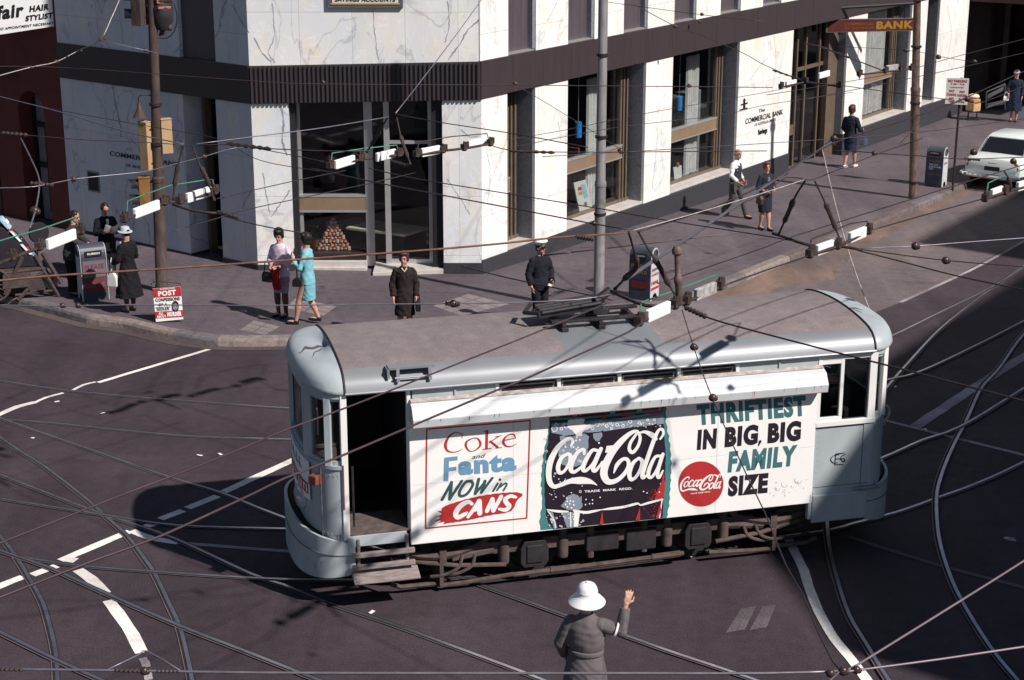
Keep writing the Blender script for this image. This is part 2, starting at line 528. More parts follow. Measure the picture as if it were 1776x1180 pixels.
# --- pavement between the kerb and the buildings
back = smooth_line([AK[:2] + LU[:2] * 40, AK[:2] + LU[:2] * 20 - LN[:2] * 1.0, AK[:2] + LU[:2] * 3 - LN[:2] * 1.0, AK[:2] + np.array([0.5, 1.2]), BK[:2] + np.array([-0.5, 1.2]), BK[:2] + RU[:2] * 3 - RN[:2] * 1.0, BK[:2] + RU[:2] * 30 - RN[:2] * 1.0, BK[:2] + RU[:2] * 70 - RN[:2] * 1.0], 0.3)
def resample(P, n):
    P = np.array(P); d = np.r_[0, np.cumsum(np.linalg.norm(np.diff(P, axis=0), axis=1))]
    return np.c_[np.interp(np.linspace(0, d[-1], n), d, P[:, 0]), np.interp(np.linspace(0, d[-1], n), d, P[:, 1])]
kin, _ = offset_pair(KERB, -0.18, 0)
A_, B_ = resample(kin, 220), resample(back, 220)
mb = MB(); rows = 14
mb.add([(*(A_[i] * (1 - t) + B_[i] * t), g(*(A_[i] * (1 - t) + B_[i] * t)) + PAVE) for i in range(220) for t in np.linspace(0, 1, rows)],
       [(i * rows + j, i * rows + j + 1, (i + 1) * rows + j + 1, (i + 1) * rows + j) for i in range(219) for j in range(rows - 1)])
struct(mb.build("pavement", m_pave, smooth='all', at=(0, 30, 0)))
# --- gutter dirt and the worn outer lane of the side street
ks = [i for i, p in enumerate(KERB) if p[0] > 1.5]
KR = [KERB[i] for i in ks]
L0, R0 = offset_pair(KR, 0.0, 1.25 )
wob = [1.0 + 0.35 * math.sin(i * 0.43) * math.sin(i * 0.17 + 1) for i in range(len(KR))]
ribbon("gutter", [(L0, [l + (r - l) * w for l, r, w in zip(L0, R0, wob)], 0)], m_gutter, 0.007)
lane_edge = ground_line([(1300, 612), (1562, 525), (1776, 417), (2100, 250)], 0.5)
le = resample(lane_edge, 90); kk = resample(KR, 90)
ribbon("outer_lane", [(le[:], kk, 0)], m_lane, 0.003)
KL = [p for p in KERB if p[0] < 1.5]
L1, R1 = offset_pair(KL, 0.0, 0.30)
ribbon("gutter", [(L1, R1, 0)], ground_mat("dark_gutter_grit", (0.085, 0.065, 0.06), (0.06, 0.048, 0.05), big=0.25), 0.006)
# --- tram rails let into the road: bright head, dark groove, worn keeper
def rail(px, name="tram_rail", head=0.046, step=0.4, h=0.010):
    P = ground_line(px, step)
    e = [offset_pair(P, -head / 2, head / 2), offset_pair(P, head / 2, head / 2 + 0.032), offset_pair(P, head / 2 + 0.032, head / 2 + 0.044), offset_pair(P, -head / 2 - 0.012, -head / 2)]
    ribbon(name, [(*e[0], 0), (*e[1], 1), (*e[2], 2), (*e[3], 1)], [m_rail, m_groove, m_railw], h)
RAILS = [
    [(-60, 655), (0, 661), (120, 678), (250, 690), (345, 697), (450, 705), (520, 709), (640, 712)],
    [(-60, 721), (0, 727), (100, 735), (215, 747), (330, 757), (450, 761), (520, 763), (640, 766)],
    [(-60, 700), (13, 730), (165, 783), (285, 825), (381, 854), (450, 882), (520, 908), (600, 935)],
    [(-40, 730), (30, 780), (78, 810), (156, 871), (190, 902), (220, 929), (251, 970), (271, 1000), (295, 1051), (312, 1088), (325, 1139), (334, 1185), (338, 1230)],
    [(-40, 895), (0, 931), (28, 966), (51, 1004), (74, 1045), (89, 1096), (97, 1134), (100, 1185), (100, 1230)],
    [(-60, 800), (0, 824), (149, 882), (217, 905), (305, 936), (437, 997), (491, 1015), (560, 1043), (679, 1083), (780, 1120), (880, 1157), (935, 1178), (990, 1200)],
    [(-60, 856), (0, 866), (186, 895), (305, 912), (485, 918), (640, 922)],
    [(-60, 945), (0, 956), (30, 966), (135, 982), (258, 992), (407, 1002), (542, 1007), (760, 1005), (930, 993), (1160, 967), (1330, 936), (1440, 920), (1480, 909), (1560, 888), (1621, 866), (1700, 837), (1776, 802), (1840, 770)],
    [(28, 966), (88, 987), (176, 1027), (312, 1087), (420, 1129), (549, 1180), (600, 1200)],
    [(-40, 1080), (0, 1098), (98, 1146), (173, 1180), (220, 1200)],
    [(600, 935), (700, 968), (819, 1011), (890, 1036), (981, 1069), (1060, 1095), (1151, 1128), (1253, 1162), (1320, 1185), (1360, 1200)],
    [(1840, 520), (1776, 581), (1733, 640), (1702, 675), (1677, 729), (1651, 780), (1631, 831), (1624, 868), (1628, 932), (1644, 990), (1668, 1044), (1716, 1122), (1763, 1180), (1790, 1210)],
    [(1500, 715), (1534, 678), (1565, 642), (1626, 576), (1682, 530), (1723, 500), (1776, 462), (1850, 415)],
    [(1440, 630), (1545, 585), (1631, 543), (1715, 502), (1776, 465), (1860, 415)],
    [(1460, 690), (1537, 661), (1593, 647), (1690, 602), (1776, 558), (1860, 515)],
    [(1440, 830), (1527, 797), (1600, 765), (1667, 741), (1776, 675), (1850, 632)],
    [(1432, 880), (1434, 902), (1438, 949), (1451, 1004), (1472, 1068), (1502, 1119), (1533, 1170), (1560, 1210)],
]
def carried_on(px):
    """rails and lines run on beyond the frame"""
    out = list(px)
    for end, nxt in ((0, 1), (-1, -2)):
        x, y = out[end]
        if x < 0 or x > 1776 or y > 1180:
            a, b = gp(*out[end]), gp(*out[nxt]); d = (a - b)[:2]; d = d / np.linalg.norm(d)
            q = [project((a[0] + d[0] * t, a[1] + d[1] * t, g(a[0] + d[0] * t, a[1] + d[1] * t))) for t in (2.0, 4.5) if a[1] + d[1] * t > 5]
            out = (q[::-1] + out) if end == 0 else (out + q)
    return out
for i_, r_ in enumerate(RAILS):
    r_ = carried_on(r_)
    rail(r_, h=0.008 + 0.0012 * i_)
# --- painted lines
MK = [0]
def mark(segs, w, mat, name="road_marking", h=0.006):
    MK[0] += 1; h = 0.0040 + 0.0003 * MK[0]
    lines = []
    for px in segs:
        P = ground_line(px, 0.3)
        L, R = offset_pair(P, -w / 2, w / 2)
        n = len(P)
        lines.append(([p + (q - p) * (0.03 * math.sin(i * 2.1)) for i, (p, q) in enumerate(zip(L, R))], [q + (p - q) * (0.03 * math.sin(i * 1.7 + 1)) for i, (p, q) in enumerate(zip(L, R))], 0))
    return ribbon(name, lines, mat, h)
mark([[(437, 584), (170, 664)]], 0.10, m_line)
mark([[(166, 663), (145, 668), (125, 678)], [(110, 682), (80, 690), (60, 699)]], 0.07, m_line)
mark([[(62, 698), (30, 706), (0, 719), (-40, 736)]], 0.13, m_line)
mark([[(560, 776), (501, 802), (383, 856)], [(377, 861), (325, 882)], [(317, 886), (278, 901)], [(271, 908), (246, 916)], [(225, 922), (105, 973)], [(98, 982), (56, 998)], [(40, 1001), (0, 1017), (-40, 1034)]], 0.15, m_line)
mark([[(228, 921), (262, 934), (310, 942)]], 0.13, m_line)
mark([[(310, 942), (370, 947), (490, 956), (600, 962)]], 0.09, m_linef)
mark([[(132, 973), (112, 970)], [(135, 989), (158, 1005), (183, 1030)], [(188, 1042), (212, 1074), (230, 1102), (246, 1133)]], 0.16, m_line)
mark([[(247, 1142), (252, 1150), (254, 1158)], [(255, 1163), (258, 1180)]], 0.10, m_linef)
mark([[(1850, 384), (1776, 419), (1690, 466), (1562, 525)]], 0.09, m_linef)
mark([[(1850, 575), (1776, 619), (1702, 665), (1585, 742)]], 0.21, m_linef)
mark([[(1520, 726), (1631, 754), (1776, 790), (1850, 808)]], 0.10, m_linef)
mark([[(1472, 932), (1624, 980), (1776, 1020), (1850, 1040)]], 0.09, ground_mat("ghost_line_paint", (0.075, 0.065, 0.072), (0.12, 0.105, 0.115), fine=0.4, big=0.3))
mark([[(1366, 930), (1372, 946), (1394, 990), (1407, 1031), (1438, 1095), (1487, 1158), (1510, 1190)]], 0.13, m_line)
m_ghost = MATS["ghost_line_paint"]
for quad in ([(1258, 1098), (1285, 1056), (1312, 1051), (1292, 1092)], [(1300, 1093), (1322, 1052), (1346, 1049), (1330, 1088)]):
    mb = MB(); put_poly(mb, [gp(x, y, 0.006) for x, y in quad]); struct(mb.build("road_marking", m_ghost))
mb = MB(); put_poly(mb, [gp(x, y, 0.006) for x, y in [(1743, 930), (1760, 933), (1763, 939), (1746, 937)]]); struct(mb.build("road_marking", m_linef))
# --- pavement patches: service covers with paler tiles
def patch(px, name, mat, label, cat, cols=3, rows_=2, h=0.0045):
    q = [gp(x, y, PAVE) for x, y in px]
    mb = MB()
    for i in range(cols):
        for j in range(rows_):
            def P(u, v):
                p = (q[0] * (1 - u) + q[1] * u) * (1 - v) + (q[3] * (1 - u) + q[2] * u) * v
                return (p[0], p[1], g(p[0], p[1]) + PAVE + h)
            e = 0.035
            u0, u1, v0, v1 = (i + e) / cols, (i + 1 - e) / cols, (j + e) / rows_, (j + 1 - e) / rows_
            mb.add([P(u0, v0), P(u1, v0), P(u1, v1), P(u0, v1)], [(0, 1, 2, 3)])
    o = mb.build(name, mat)
    return tag(o, label, cat, kind='structure')
patch([(415, 573), (440, 556), (486, 567), (460, 582)], "tiled_paving", m_tile, None, None)
patch([(495, 535), (512, 517), (585, 532), (562, 549)], "tiled_paving", m_tile, None, None)
patch([(750, 531), (812, 510), (885, 528), (800, 549)], "tiled_paving", m_tile, None, None, 4, 3)
# scattered litter on the road: a few scraps
# ================================================================== the bank on the corner
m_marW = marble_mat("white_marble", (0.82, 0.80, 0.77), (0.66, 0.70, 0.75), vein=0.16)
m_marB = marble_mat("shade_tinted_marble", (0.62, 0.63, 0.66), (0.52, 0.54, 0.59), vein=0.35)  # the bank's marble again, with the side's shade put into a darker, bluer colour
m_marR = marble_mat("pier_marble", (0.82, 0.81, 0.79), (0.78, 0.77, 0.75), vein=0.10)
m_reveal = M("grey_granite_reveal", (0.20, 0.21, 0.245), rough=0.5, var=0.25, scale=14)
m_plinth = M("dark_granite_plinth", (0.040, 0.040, 0.048), rough=0.5, var=0.2, scale=18)
m_fascia = M("plum_metal_fascia", (0.045, 0.034, 0.038), rough=0.45, var=0.12, scale=1.2, stretch=(6, 6, 0.6))
m_panel = M("plum_window_panel", (0.085, 0.07, 0.08), rough=0.4, var=0.2, scale=1.5, stretch=(5, 5, 0.5))
m_bronze = M("bronze_frame", (0.17, 0.13, 0.095), rough=0.4, metal=0.3, var=0.15)
m_alu = M("aluminium_trim", (0.55, 0.54, 0.53), rough=0.35, metal=0.6, var=0.1)
m_span = M("tan_spandrel", (0.22, 0.155, 0.10), rough=0.5, var=0.1)
m_curt = M("cream_curtain", (0.74, 0.72, 0.70), rough=0.9, var=0.15)
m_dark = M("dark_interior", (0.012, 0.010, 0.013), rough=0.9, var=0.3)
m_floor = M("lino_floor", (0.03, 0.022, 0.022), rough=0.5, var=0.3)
m_glass = glass_mat("shop_glass", (0.86, 0.88, 0.88))
m_ledge = M("pale_stone_ledge", (0.48, 0.45, 0.42), rough=0.6, var=0.15)
m_black = M("black_paint", (0.012, 0.012, 0.014), rough=0.6, var=0.2)
m_count = M("counter_top", (0.85, 0.76, 0.58), rough=0.5, var=0.15)

bank = thing("bank_building", "white marble bank with a cut-off corner and a dark band above its shop windows", "bank building", (BK[0] - 2.4, BK[1] + 0.5, g(-3, 37) + PAVE))
FR_R = Fr(BK, RU, RN)                # x along the street, y out of the wall, z up
FR_L = Fr(AK, LU, LN)
FR_C = Fr(AK, (1, 0, 0), (0, -1, 0))
uvR = lambda p: ((p - BK) @ RU + 0.4 * ((p - BK) @ RN), p[2] + 0.12)
uvL = lambda p: ((p - AK) @ LU + 0.4 * ((p - AK) @ LN) + 31, p[2] + 0.12)
uvC = lambda p: (p[0] + 60.3 + 0.4 * p[1], p[2] - 0.35)
Z0, ZP, ZF0, ZF1, ZT = -1.0, 0.24, 3.80, 4.60, 13.0
CL = BK[0] - AK[0]
D = 0.62                              # depth of the window reveals
# --- right street front
P_R = [(0.02, 1.0), (2.10, 3.45), (7.02, 8.36), (12.0, 15.3), (19.10, 20.50), (24.10, 25.45), (26.55, 29.3)]
mb = MB(FR_R)
for a, b in P_R:
    mb = MB(FR_R); mb.box(a, b, -D, 0, ZP, ZF0); mb.build("pier", m_marR, bank, uv=uvR)
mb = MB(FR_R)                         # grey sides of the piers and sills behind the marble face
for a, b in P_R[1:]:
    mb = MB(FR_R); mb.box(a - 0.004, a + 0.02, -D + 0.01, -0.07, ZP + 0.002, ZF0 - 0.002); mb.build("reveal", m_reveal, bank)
mb = MB(FR_R)
for a, b in [(0.0, 15.32), (19.05, 29.32)]: mb.box(a, b, -D, 0.03, Z0, ZP - 0.004)
mb.box(15.32, 19.05, -D, -0.1, Z0, -0.42)
mb.build("plinth", m_plinth, bank, bevel=0.01)
mb = MB(FR_R)
for (a0, a1), (b0, b1) in zip(P_R[:-1], P_R[1:]):
    if 15 < a1 < 16: continue
    mb = MB(FR_R); mb.box(a1 + 0.003, b0 - 0.003, -D, -0.02, ZP, ZP + 0.06); mb.build("sill", m_ledge, bank, bevel=0.01)
mb = MB(FR_R); mb.box(-0.03, 29.35, -D, 0.035, ZF0 + 0.003, ZF1)
for i in range(25): mb.box(i * 1.176, i * 1.176 + 0.006, 0.035, 0.038, ZF0 + 0.02, ZF1 - 0.02)
mb.build("fascia", m_fascia, bank)
# windows of the ground floor
def bay(x0, x1, nm):
    w = x1 - x0
    f = MB(FR_R)
    for a in (x0 + 0.02, x1 - 0.50, x1 - 0.36, x1 - 0.20): f.box(a, a + 0.07, -0.52, -0.42, ZP + 0.06, ZF0)
    f.box(x0 + 0.1, x1 - 0.02, -0.50, -0.43, ZP + 0.062, ZP + 0.14)
    fo = f.build("window", m_bronze, bank)
    s = MB(FR_R); s.mat(0).box(x0 + 0.09, x1 - 0.42, -0.53, -0.40, 1.46, 1.73); s.mat(1).box(x0 + 0.09, x1 - 0.42, -0.54, -0.39, 1.732, 1.775); s.box(x0 + 0.09, x1 - 0.42, -0.54, -0.39, 1.425, 1.458)
    s.build("spandrel", [m_span, m_alu], fo)
    gl = MB(FR_R); gl.box(x0 + 0.09, x1 - 0.13, -0.475, -0.47, ZP + 0.14, ZF0 - 0.002); gl.build("pane", m_glass, fo)
    cu = MB(FR_R)
    def folds(a, b, z0, z1):
        n = max(8, int((b - a) / 0.028)); row = []
        for i in range(n + 1):
            x = a + (b - a) * i / n; y = -0.72 + 0.055 * math.sin(i * 1.15) + 0.03 * math.sin(i * 0.43)
            row.append((x, y))
        cu.add([(x, y, z) for z in (z0, z1) for x, y in row], [(i, i + 1, n + 2 + i, n + 1 + i) for i in range(n)])
    if nm == 'open':
        folds(x0 + 0.55 * w, x0 + 0.76 * w, ZP + 0.1, ZF0 - 0.3)
    elif nm == 'left':
        folds(x0 + 0.05, x0 + 0.3, ZP + 0.1, ZF0 - 0.5); folds(x0 + 0.62 * w, x1 - 0.3, ZP + 0.1, ZF0 - 0.3)
    else:
        folds(x0 + 0.1, x1 - 0.5, ZP + 0.1, ZF0 - 0.25)
    cu.build("curtain", m_curt, fo, smooth=True, fix=False)
    return fo
bay(1.0, 2.10, 'left'); bay(3.45, 7.02, 'open'); bay(8.36, 12.0, 'open'); bay(20.5, 24.1, 'full'); bay(25.45, 26.55, 'full')
# door bay
d = MB(FR_R)
for a in (15.33, 16.55, 17.15, 18.1, 18.42): d.box(a, a + 0.08, -0.56, -0.45, -0.42, ZF0)
d.box(16.63, 18.42, -0.54, -0.46, 2.4, 2.5)
d.box(15.41, 16.55, -0.54, -0.46, 0.55, 0.85)
do = d.build("door", m_bronze, bank)
d = MB(FR_R); d.box(15.41, 18.42, -0.505, -0.5, -0.4, ZF0 - 0.002); d.build("pane", m_glass, do)
d = MB(FR_R); d.box(18.42, 19.09, -0.6, -0.3, -0.5, ZF0); d.build("side_panel", m_bronze, do)
# upper floor of the right front: white piers, dark window panels
U_R = [(-0.02, 1.04)] + [(2.12 + 2.46 * i, 2.12 + 2.46 * i + 1.32) for i in range(11)] + [(29.0, 29.35)]
mb = MB(FR_R)
for a, b in U_R:
    mb = MB(FR_R); mb.box(a, b, -D, 0.0, ZF1 + 0.003, ZT); mb.build("pier", m_marR, bank, uv=uvR)
mb = MB(FR_R)
for (a0, a1), (b0, b1) in zip(U_R[:-1], U_R[1:]):
    mb = MB(FR_R); mb.mat(0).box(a1, b0, -D, -0.16, ZF1 + 0.003, ZT); mb.mat(1).box(b0 - 0.10, b0 - 0.003, -0.158, -0.03, ZF1 + 0.05, ZT); mb.mat(2).box(a1 + 0.003, b0 - 0.003, -0.157, -0.05, ZF1 + 0.004, ZF1 + 0.045)
    mb.build("window_panel", [m_panel, m_reveal, m_alu], bank)
# --- corner front (facing the crossing)
mb = MB(FR_C)
mb.box(0.0, 0.80, -D, 0, ZP - 0.1, ZF0 - 0.1); mb.box(4.09, CL, -D, 0, ZP - 0.06, ZF0 - 0.0)
mb.box(0.0, CL, -D, 0, ZF1 - 0.3, ZT)
mb.build("corner_wall", m_marW, bank, uv=uvC)
mb = MB(FR_C); mb.box(0.0, 0.81, -D, 0.025, Z0, ZP - 0.104); mb.box(4.08, CL + 0.02, -D, 0.025, Z0, ZP - 0.064); mb.build("plinth", m_plinth, bank)
mb = MB(FR_C)
mb.hexa([(-0.03, -D, ZF0 - 0.11), (CL + 0.03, -D, ZF0 - 0.02), (CL + 0.03, 0.035, ZF0 - 0.02), (-0.03, 0.035, ZF0 - 0.11), (-0.03, -D, ZF1 - 0.10), (CL + 0.03, -D, ZF1 - 0.004), (CL + 0.03, 0.035, ZF1 - 0.004), (-0.03, 0.035, ZF1 - 0.10)])
n = 52
for i in range(n):
    x = CL * (i + 0.5) / n; dz = 0.09 * i / n
    mb.box(x - 0.022, x + 0.022, 0.034, 0.075, ZF0 - 0.095 + dz, ZF1 - 0.115 + dz)
mb.build("fascia", m_fascia, bank)
mb = MB(FR_C)
for a, b in [(0.92, 0.99), (2.37, 2.55), (2.80, 2.92), (3.76, 3.85)]: mb.box(a, b, -0.50, -0.38, 0.02, ZF0)
mb.box(2.92, 3.76, -0.48, -0.40, 0.02, 0.16); mb.box(2.92, 3.76, -0.48, -0.40, 2.75, 2.82)
wo = mb.build("window", m_alu, bank)
for a, b in ((0.80, 0.92), (3.85, 4.09)):
    mb = MB(FR_C); mb.box(a, b, -0.55, -0.11, 0.02, ZF0); mb.build("window_surround", m_black, bank)
mb = MB(FR_C); mb.mat(0).box(0.90, 2.39, -0.51, -0.34, 1.29, 1.58); mb.mat(1).box(0.90, 2.39, -0.52, -0.33, 1.582, 1.63); mb.box(0.90, 2.39, -0.52, -0.33, 1.24, 1.288); mb.build("spandrel", [m_span, m_alu], wo)
mb = MB(FR_C); mb.box(0.99, 2.37, -0.445, -0.44, 0.36, ZF0 - 0.002); mb.box(2.55, 3.76, -0.445, -0.44, 0.16, ZF0 - 0.002); mb.build("pane", m_glass, wo)
mb = MB(FR_C)
for k in range(3): mb.box(0.82, 2.38, -0.6, -0.32 + 0.10 * k, 0.28 - 0.12 * k - 0.125, 0.28 - 0.12 * k)
mb.hexa([(2.55, -0.6, -0.1), (4.1, -0.6, -0.1), (4.1, 0.02, -0.1), (2.55, 0.35, -0.1), (2.55, -0.6, 0.07), (4.1, -0.6, 0.07), (4.1, 0.02, 0.05), (2.55, 0.35, 0.05)])
mb.build("step", m_ledge, bank, bevel=0.01)
# --- left front (in shade)
mb = MB(FR_L)
mb.box(0.0, 1.10, -D, 0, ZP - 0.1, ZF0 - 0.11); mb.box(2.16, 6.42, -D, 0, 0.06, ZF0 - 0.11)
mb.box(0.0, 1.03, -D, 0, ZF1 - 0.095, ZT); mb.box(2.17, 6.42, -D, 0, ZF1 - 0.095, ZT)
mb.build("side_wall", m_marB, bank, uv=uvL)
mb = MB(FR_L); mb.box(1.03, 2.17, -D, -0.1, ZF1 - 0.095, ZT); mb.build("window_panel", m_panel, bank)
mb = MB(FR_L); mb.box(-0.03, 6.45, -D, 0.035, ZF0 - 0.11, ZF1 - 0.10); mb.build("fascia", m_fascia, bank)
mb = MB(FR_L); mb.box(0.0, 1.11, -D, 0.025, Z0, ZP - 0.104); mb.box(2.15, 6.42, -D, 0.02, Z0, 0.056); mb.build("plinth", m_plinth, bank)
mb = MB(FR_L); mb.box(1.14, 1.22, -0.7, -0.5, 0.0, ZF0); mb.box(2.02, 2.1, -0.7, -0.5, 0.0, ZF0); mb.box(1.22, 2.02, -0.68, -0.55, 2.3, 2.5); mb.build("door_frame", m_bronze, bank)
mb = MB(FR_L); mb.mat(0).box(5.22, 5.66, -0.02, 0.012, 1.06, 1.56); mb.mat(1).box(5.26, 5.62, 0.012, 0.016, 1.10, 1.52); mb.build("night_safe", [m_reveal, m_black], bank)
# interior shell: floor, back wall, ceiling, so that the glass shows a dark room
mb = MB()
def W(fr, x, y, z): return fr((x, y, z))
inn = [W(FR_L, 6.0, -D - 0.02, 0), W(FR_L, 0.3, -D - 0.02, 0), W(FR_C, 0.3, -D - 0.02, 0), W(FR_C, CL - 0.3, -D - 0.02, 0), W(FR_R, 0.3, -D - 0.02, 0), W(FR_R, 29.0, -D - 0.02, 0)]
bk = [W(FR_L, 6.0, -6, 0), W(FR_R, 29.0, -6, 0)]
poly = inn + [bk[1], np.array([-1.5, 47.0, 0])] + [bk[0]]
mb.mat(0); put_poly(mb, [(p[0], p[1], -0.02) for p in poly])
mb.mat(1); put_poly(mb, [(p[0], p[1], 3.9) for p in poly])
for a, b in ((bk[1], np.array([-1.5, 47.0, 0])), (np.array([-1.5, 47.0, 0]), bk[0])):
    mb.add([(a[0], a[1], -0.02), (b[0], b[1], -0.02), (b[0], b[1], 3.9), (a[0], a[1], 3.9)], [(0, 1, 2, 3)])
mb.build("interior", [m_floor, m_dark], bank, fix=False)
mb = MB(); mb.add([tuple(p) + () for p in []], [])
roofp = [FR_L((6.42, 0, 0)), FR_L((0, 0, 0)), FR_C((CL, 0, 0)), FR_R((29.35, 0, 0)), FR_R((29.35, -12, 0)), FR_L((6.42, -12, 0))]
mb = MB(); put_poly(mb, [(p[0], p[1], ZT + 0.01) for p in roofp])
for fr_, x_ in ((FR_R, 29.35), (FR_L, 6.42)):
    a, b = fr_((x_, -D, 0)), fr_((x_, -12, 0)); mb.add([(a[0], a[1], -1), (b[0], b[1], -1), (b[0], b[1], ZT), (a[0], a[1], ZT)], [(0, 1, 2, 3)])
mb.build("roof", m_plinth, bank, fix=False)

# long natural cracks of the stone, inlaid on the face
m_crack = M("marble_dark_vein", (0.30, 0.31, 0.34), rough=0.5, var=0.4, scale=12)
def crack(fr, pts, w):
    n = fr.ay; p0 = fr((0, 0.0025, 0))
    P = [on_plane(x, y, p0, n) for x, y in pts]
    Q = smooth_line(P, 0.05); u = np.cross(n, [0, 0, 1.0])
    Q = [q + u * 0.009 * math.sin(i * 1.3 + math.sin(i * .7) * 2) + np.array([0, 0, .006 * math.sin(i * 2.1)]) for i, q in enumerate(Q)]
    W_ = [w * (0.35 + 0.65 * abs(math.sin(i * 0.37 + 1))) for i in range(len(Q))]
    mb = MB(); put_stroke(mb, Q, W_, n, 0.05, False); return mb
for fr_, pts, w in [(FR_C, [(441, 66), (452, 88), (470, 108)], .03), (FR_C, [(472, 6), (475, 40), (474, 70), (465, 92), (478, 109)], .02), (FR_C, [(647, 17), (650, 60), (656, 104)], .02), (FR_C, [(833, 33), (812, 52), (795, 80), (777, 104)], .035), (FR_C, [(776, 2), (779, 40), (772, 74)], .022),
                    (FR_C, [(487, 184), (492, 214), (489, 240), (497, 270)], .05), (FR_C, [(456, 300), (462, 340), (468, 370)], .022), (FR_C, [(503, 330), (488, 352), (470, 376)], .03), (FR_C, [(775, 310), (795, 340), (815, 372)], .016), (FR_C, [(800, 225), (815, 238), (830, 236)], .016),
                    (FR_L, [(195, 147), (201, 185), (208, 215), (210, 238)], .06), (FR_L, [(226, 242), (240, 255), (246, 263)], .03), (FR_L, [(165, 4), (168, 40), (170, 66)], .02), (FR_L, [(205, 5), (210, 45), (214, 75)], .018), (FR_L, [(402, 8), (418, 36), (432, 58)], .035), (FR_L, [(436, 330), (424, 352), (420, 362)], .03),
                    (FR_R, [(949, 38), (958, 20), (966, 4)], .02), (FR_R, [(968, 210), (972, 240)], .016), (FR_R, [(1141, 230), (1136, 280), (1131, 330)], .014), (FR_R, [(1300, 140), (1320, 112), (1332, 100)], .02), (FR_R, [(1342, 60), (1346, 110), (1339, 160)], .016), (FR_R, [(1643, 10), (1650, 60), (1641, 110)], .02), (FR_R, [(840, 240), (850, 300), (846, 350)], .016)]:
    crack(fr_, pts, w).build("stone_vein", m_crack, bank, fix=False)
# ------------------------------------------------------------------ lettering and signs on the bank
def face(fr, off):
    """plane of a facade moved out by off: gives world points for photograph points"""
    p = fr((0, off, 0)); n = fr.ay
    return lambda x, y: on_plane(x, y, p, n)
m_letter = M("letter_black", (0.010, 0.010, 0.012), rough=0.5, var=0.1)
fR = face(FR_R, 0.012)
mb = MB()
put_text(mb, "The", fR(1316, 196), fR(1327, 193), fR(1316, 190), 0.01)
put_text(mb, "COMMERCIAL BANK", fR(1293, 216), fR(1358, 198.5), fR(1293, 206.5), 0.012)
put_text(mb, "OF AUSTRALIA LIMITED", fR(1309, 219.5), fR(1346, 209.5), fR(1309, 214.5), 0.01)
put_text(mb, "Savings", fR(1315, 237), fR(1331, 232.5), fR(1315, 225), 0.05)
for pts in ([(1283, 190), (1297, 186.5), (1297, 188.5), (1283, 192)], [(1289, 188), (1293, 187), (1292.5, 172), (1290, 172.5)], [(1285, 181), (1297, 177.5), (1297, 180), (1285, 183.5)], [(1288.5, 176), (1294, 174.5), (1291, 170)]):
    put_poly(mb, [fR(*p) for p in pts])
mb.build("wall_lettering", m_letter, bank, fix=False)
fL = face(FR_L, 0.012)
mb = MB()
put_text(mb, "The", fL(240, 264.5), fL(250, 266), fL(240, 259), 0.01)
put_text(mb, "COMMERCIAL BANK", fL(190, 270), fL(310, 290), fL(190.5, 262), 0.014)
put_text(mb, "OF AUSTRALIA LTD", fL(218, 289), fL(283, 300), fL(218, 284), 0.02)
mb.build("wall_lettering", m_letter, bank, fix=False)
# framed notice above the corner
m_frameg = M("grey_sign_frame", (0.10, 0.10, 0.12), rough=0.4)
m_gold = M("gold_line", (0.50, 0.36, 0.14), rough=0.4)
m_cream = M("cream_board", (0.70, 0.66, 0.58), rough=0.6)
fC = face(FR_C, 0.07)
sg = thing("notice_board", "grey framed savings accounts notice on the marble wall above the corner window", "sign", FR_C((2.6, 0.0, 5.7)))
x0, x1, zb = fC(568, 14)[0], fC(699, 14)[0], fC(630, 14)[2]
mb = MB(); mb.mat(0).box(x0, x1, 36.83, 36.898, zb, zb + 0.9); mb.mat(1).box(x0 + 0.1, x1 - 0.1, 36.82, 36.83, zb + 0.10, zb + 0.8); mb.mat(2).box(x0 + 0.07, x1 - 0.07, 36.815, 36.83, zb + 0.07, zb + 0.095)
mb.build("frame", [m_frameg, m_cream, m_gold], sg, bevel=0.006)
mb = MB(); P_ = lambda x, z: (x, 36.812, z)
put_text(mb, "SAVINGS ACCOUNTS", P_(x0 + 0.16, zb + 0.13), P_(x1 - 0.16, zb + 0.13), P_(x0 + 0.16, zb + 0.23), 0.03)
put_text(mb, "OPEN A", P_(x0 + 0.5, zb + 0.36), P_(x1 - 0.5, zb + 0.36), P_(x0 + 0.5, zb + 0.50), 0.03)
mb.build("lettering", m_letter, sg, fix=False)
# hanging red sign over the pavement
m_red = M("sign_red", (0.085, 0.020, 0.015), rough=0.45, var=0.2)
m_yel = M("sign_yellow", (0.30, 0.155, 0.02), rough=0.5)
hs = thing("hanging_sign", "red hanging bank sign with yellow letters on a dark bracket", "sign", FR_R((19.6, 0.0, 3.0)))
bl = np.array(FR_R((18.6, 0.25, 0)))
A0 = on_plane(1434, 36, bl, np.array([0.18, -1, 0])); A1 = on_plane(1588, 47, bl, np.array([0.18, -1, 0]))
sd = (A1 - A0); sd[2] = 0; L_ = np.linalg.norm(sd); sd /= L_
FS = Fr((A0[0], A0[1], A0[2]), sd, (-sd[1], sd[0], 0))
hz = 0.335
mb = MB(FS); mb.box(0, L_, 0.0, 0.12, -hz, 0); mb.build("panel", m_red, hs, bevel=0.008)
mb = MB(FS)
for a, b in ((0, 0.02), (L_ - 0.02, L_)): mb.box(a - 0.012, b + 0.012, -0.012, 0.132, -hz - 0.01, 0.01)
mb.box(0, L_, -0.010, 0.13, 0.001, 0.02); mb.box(0, L_, -0.010, 0.13, -hz - 0.02, -hz - 0.001); mb.build("frame", m_frameg, hs)
T_ = lambda a, z: FS((a, -0.006, z))
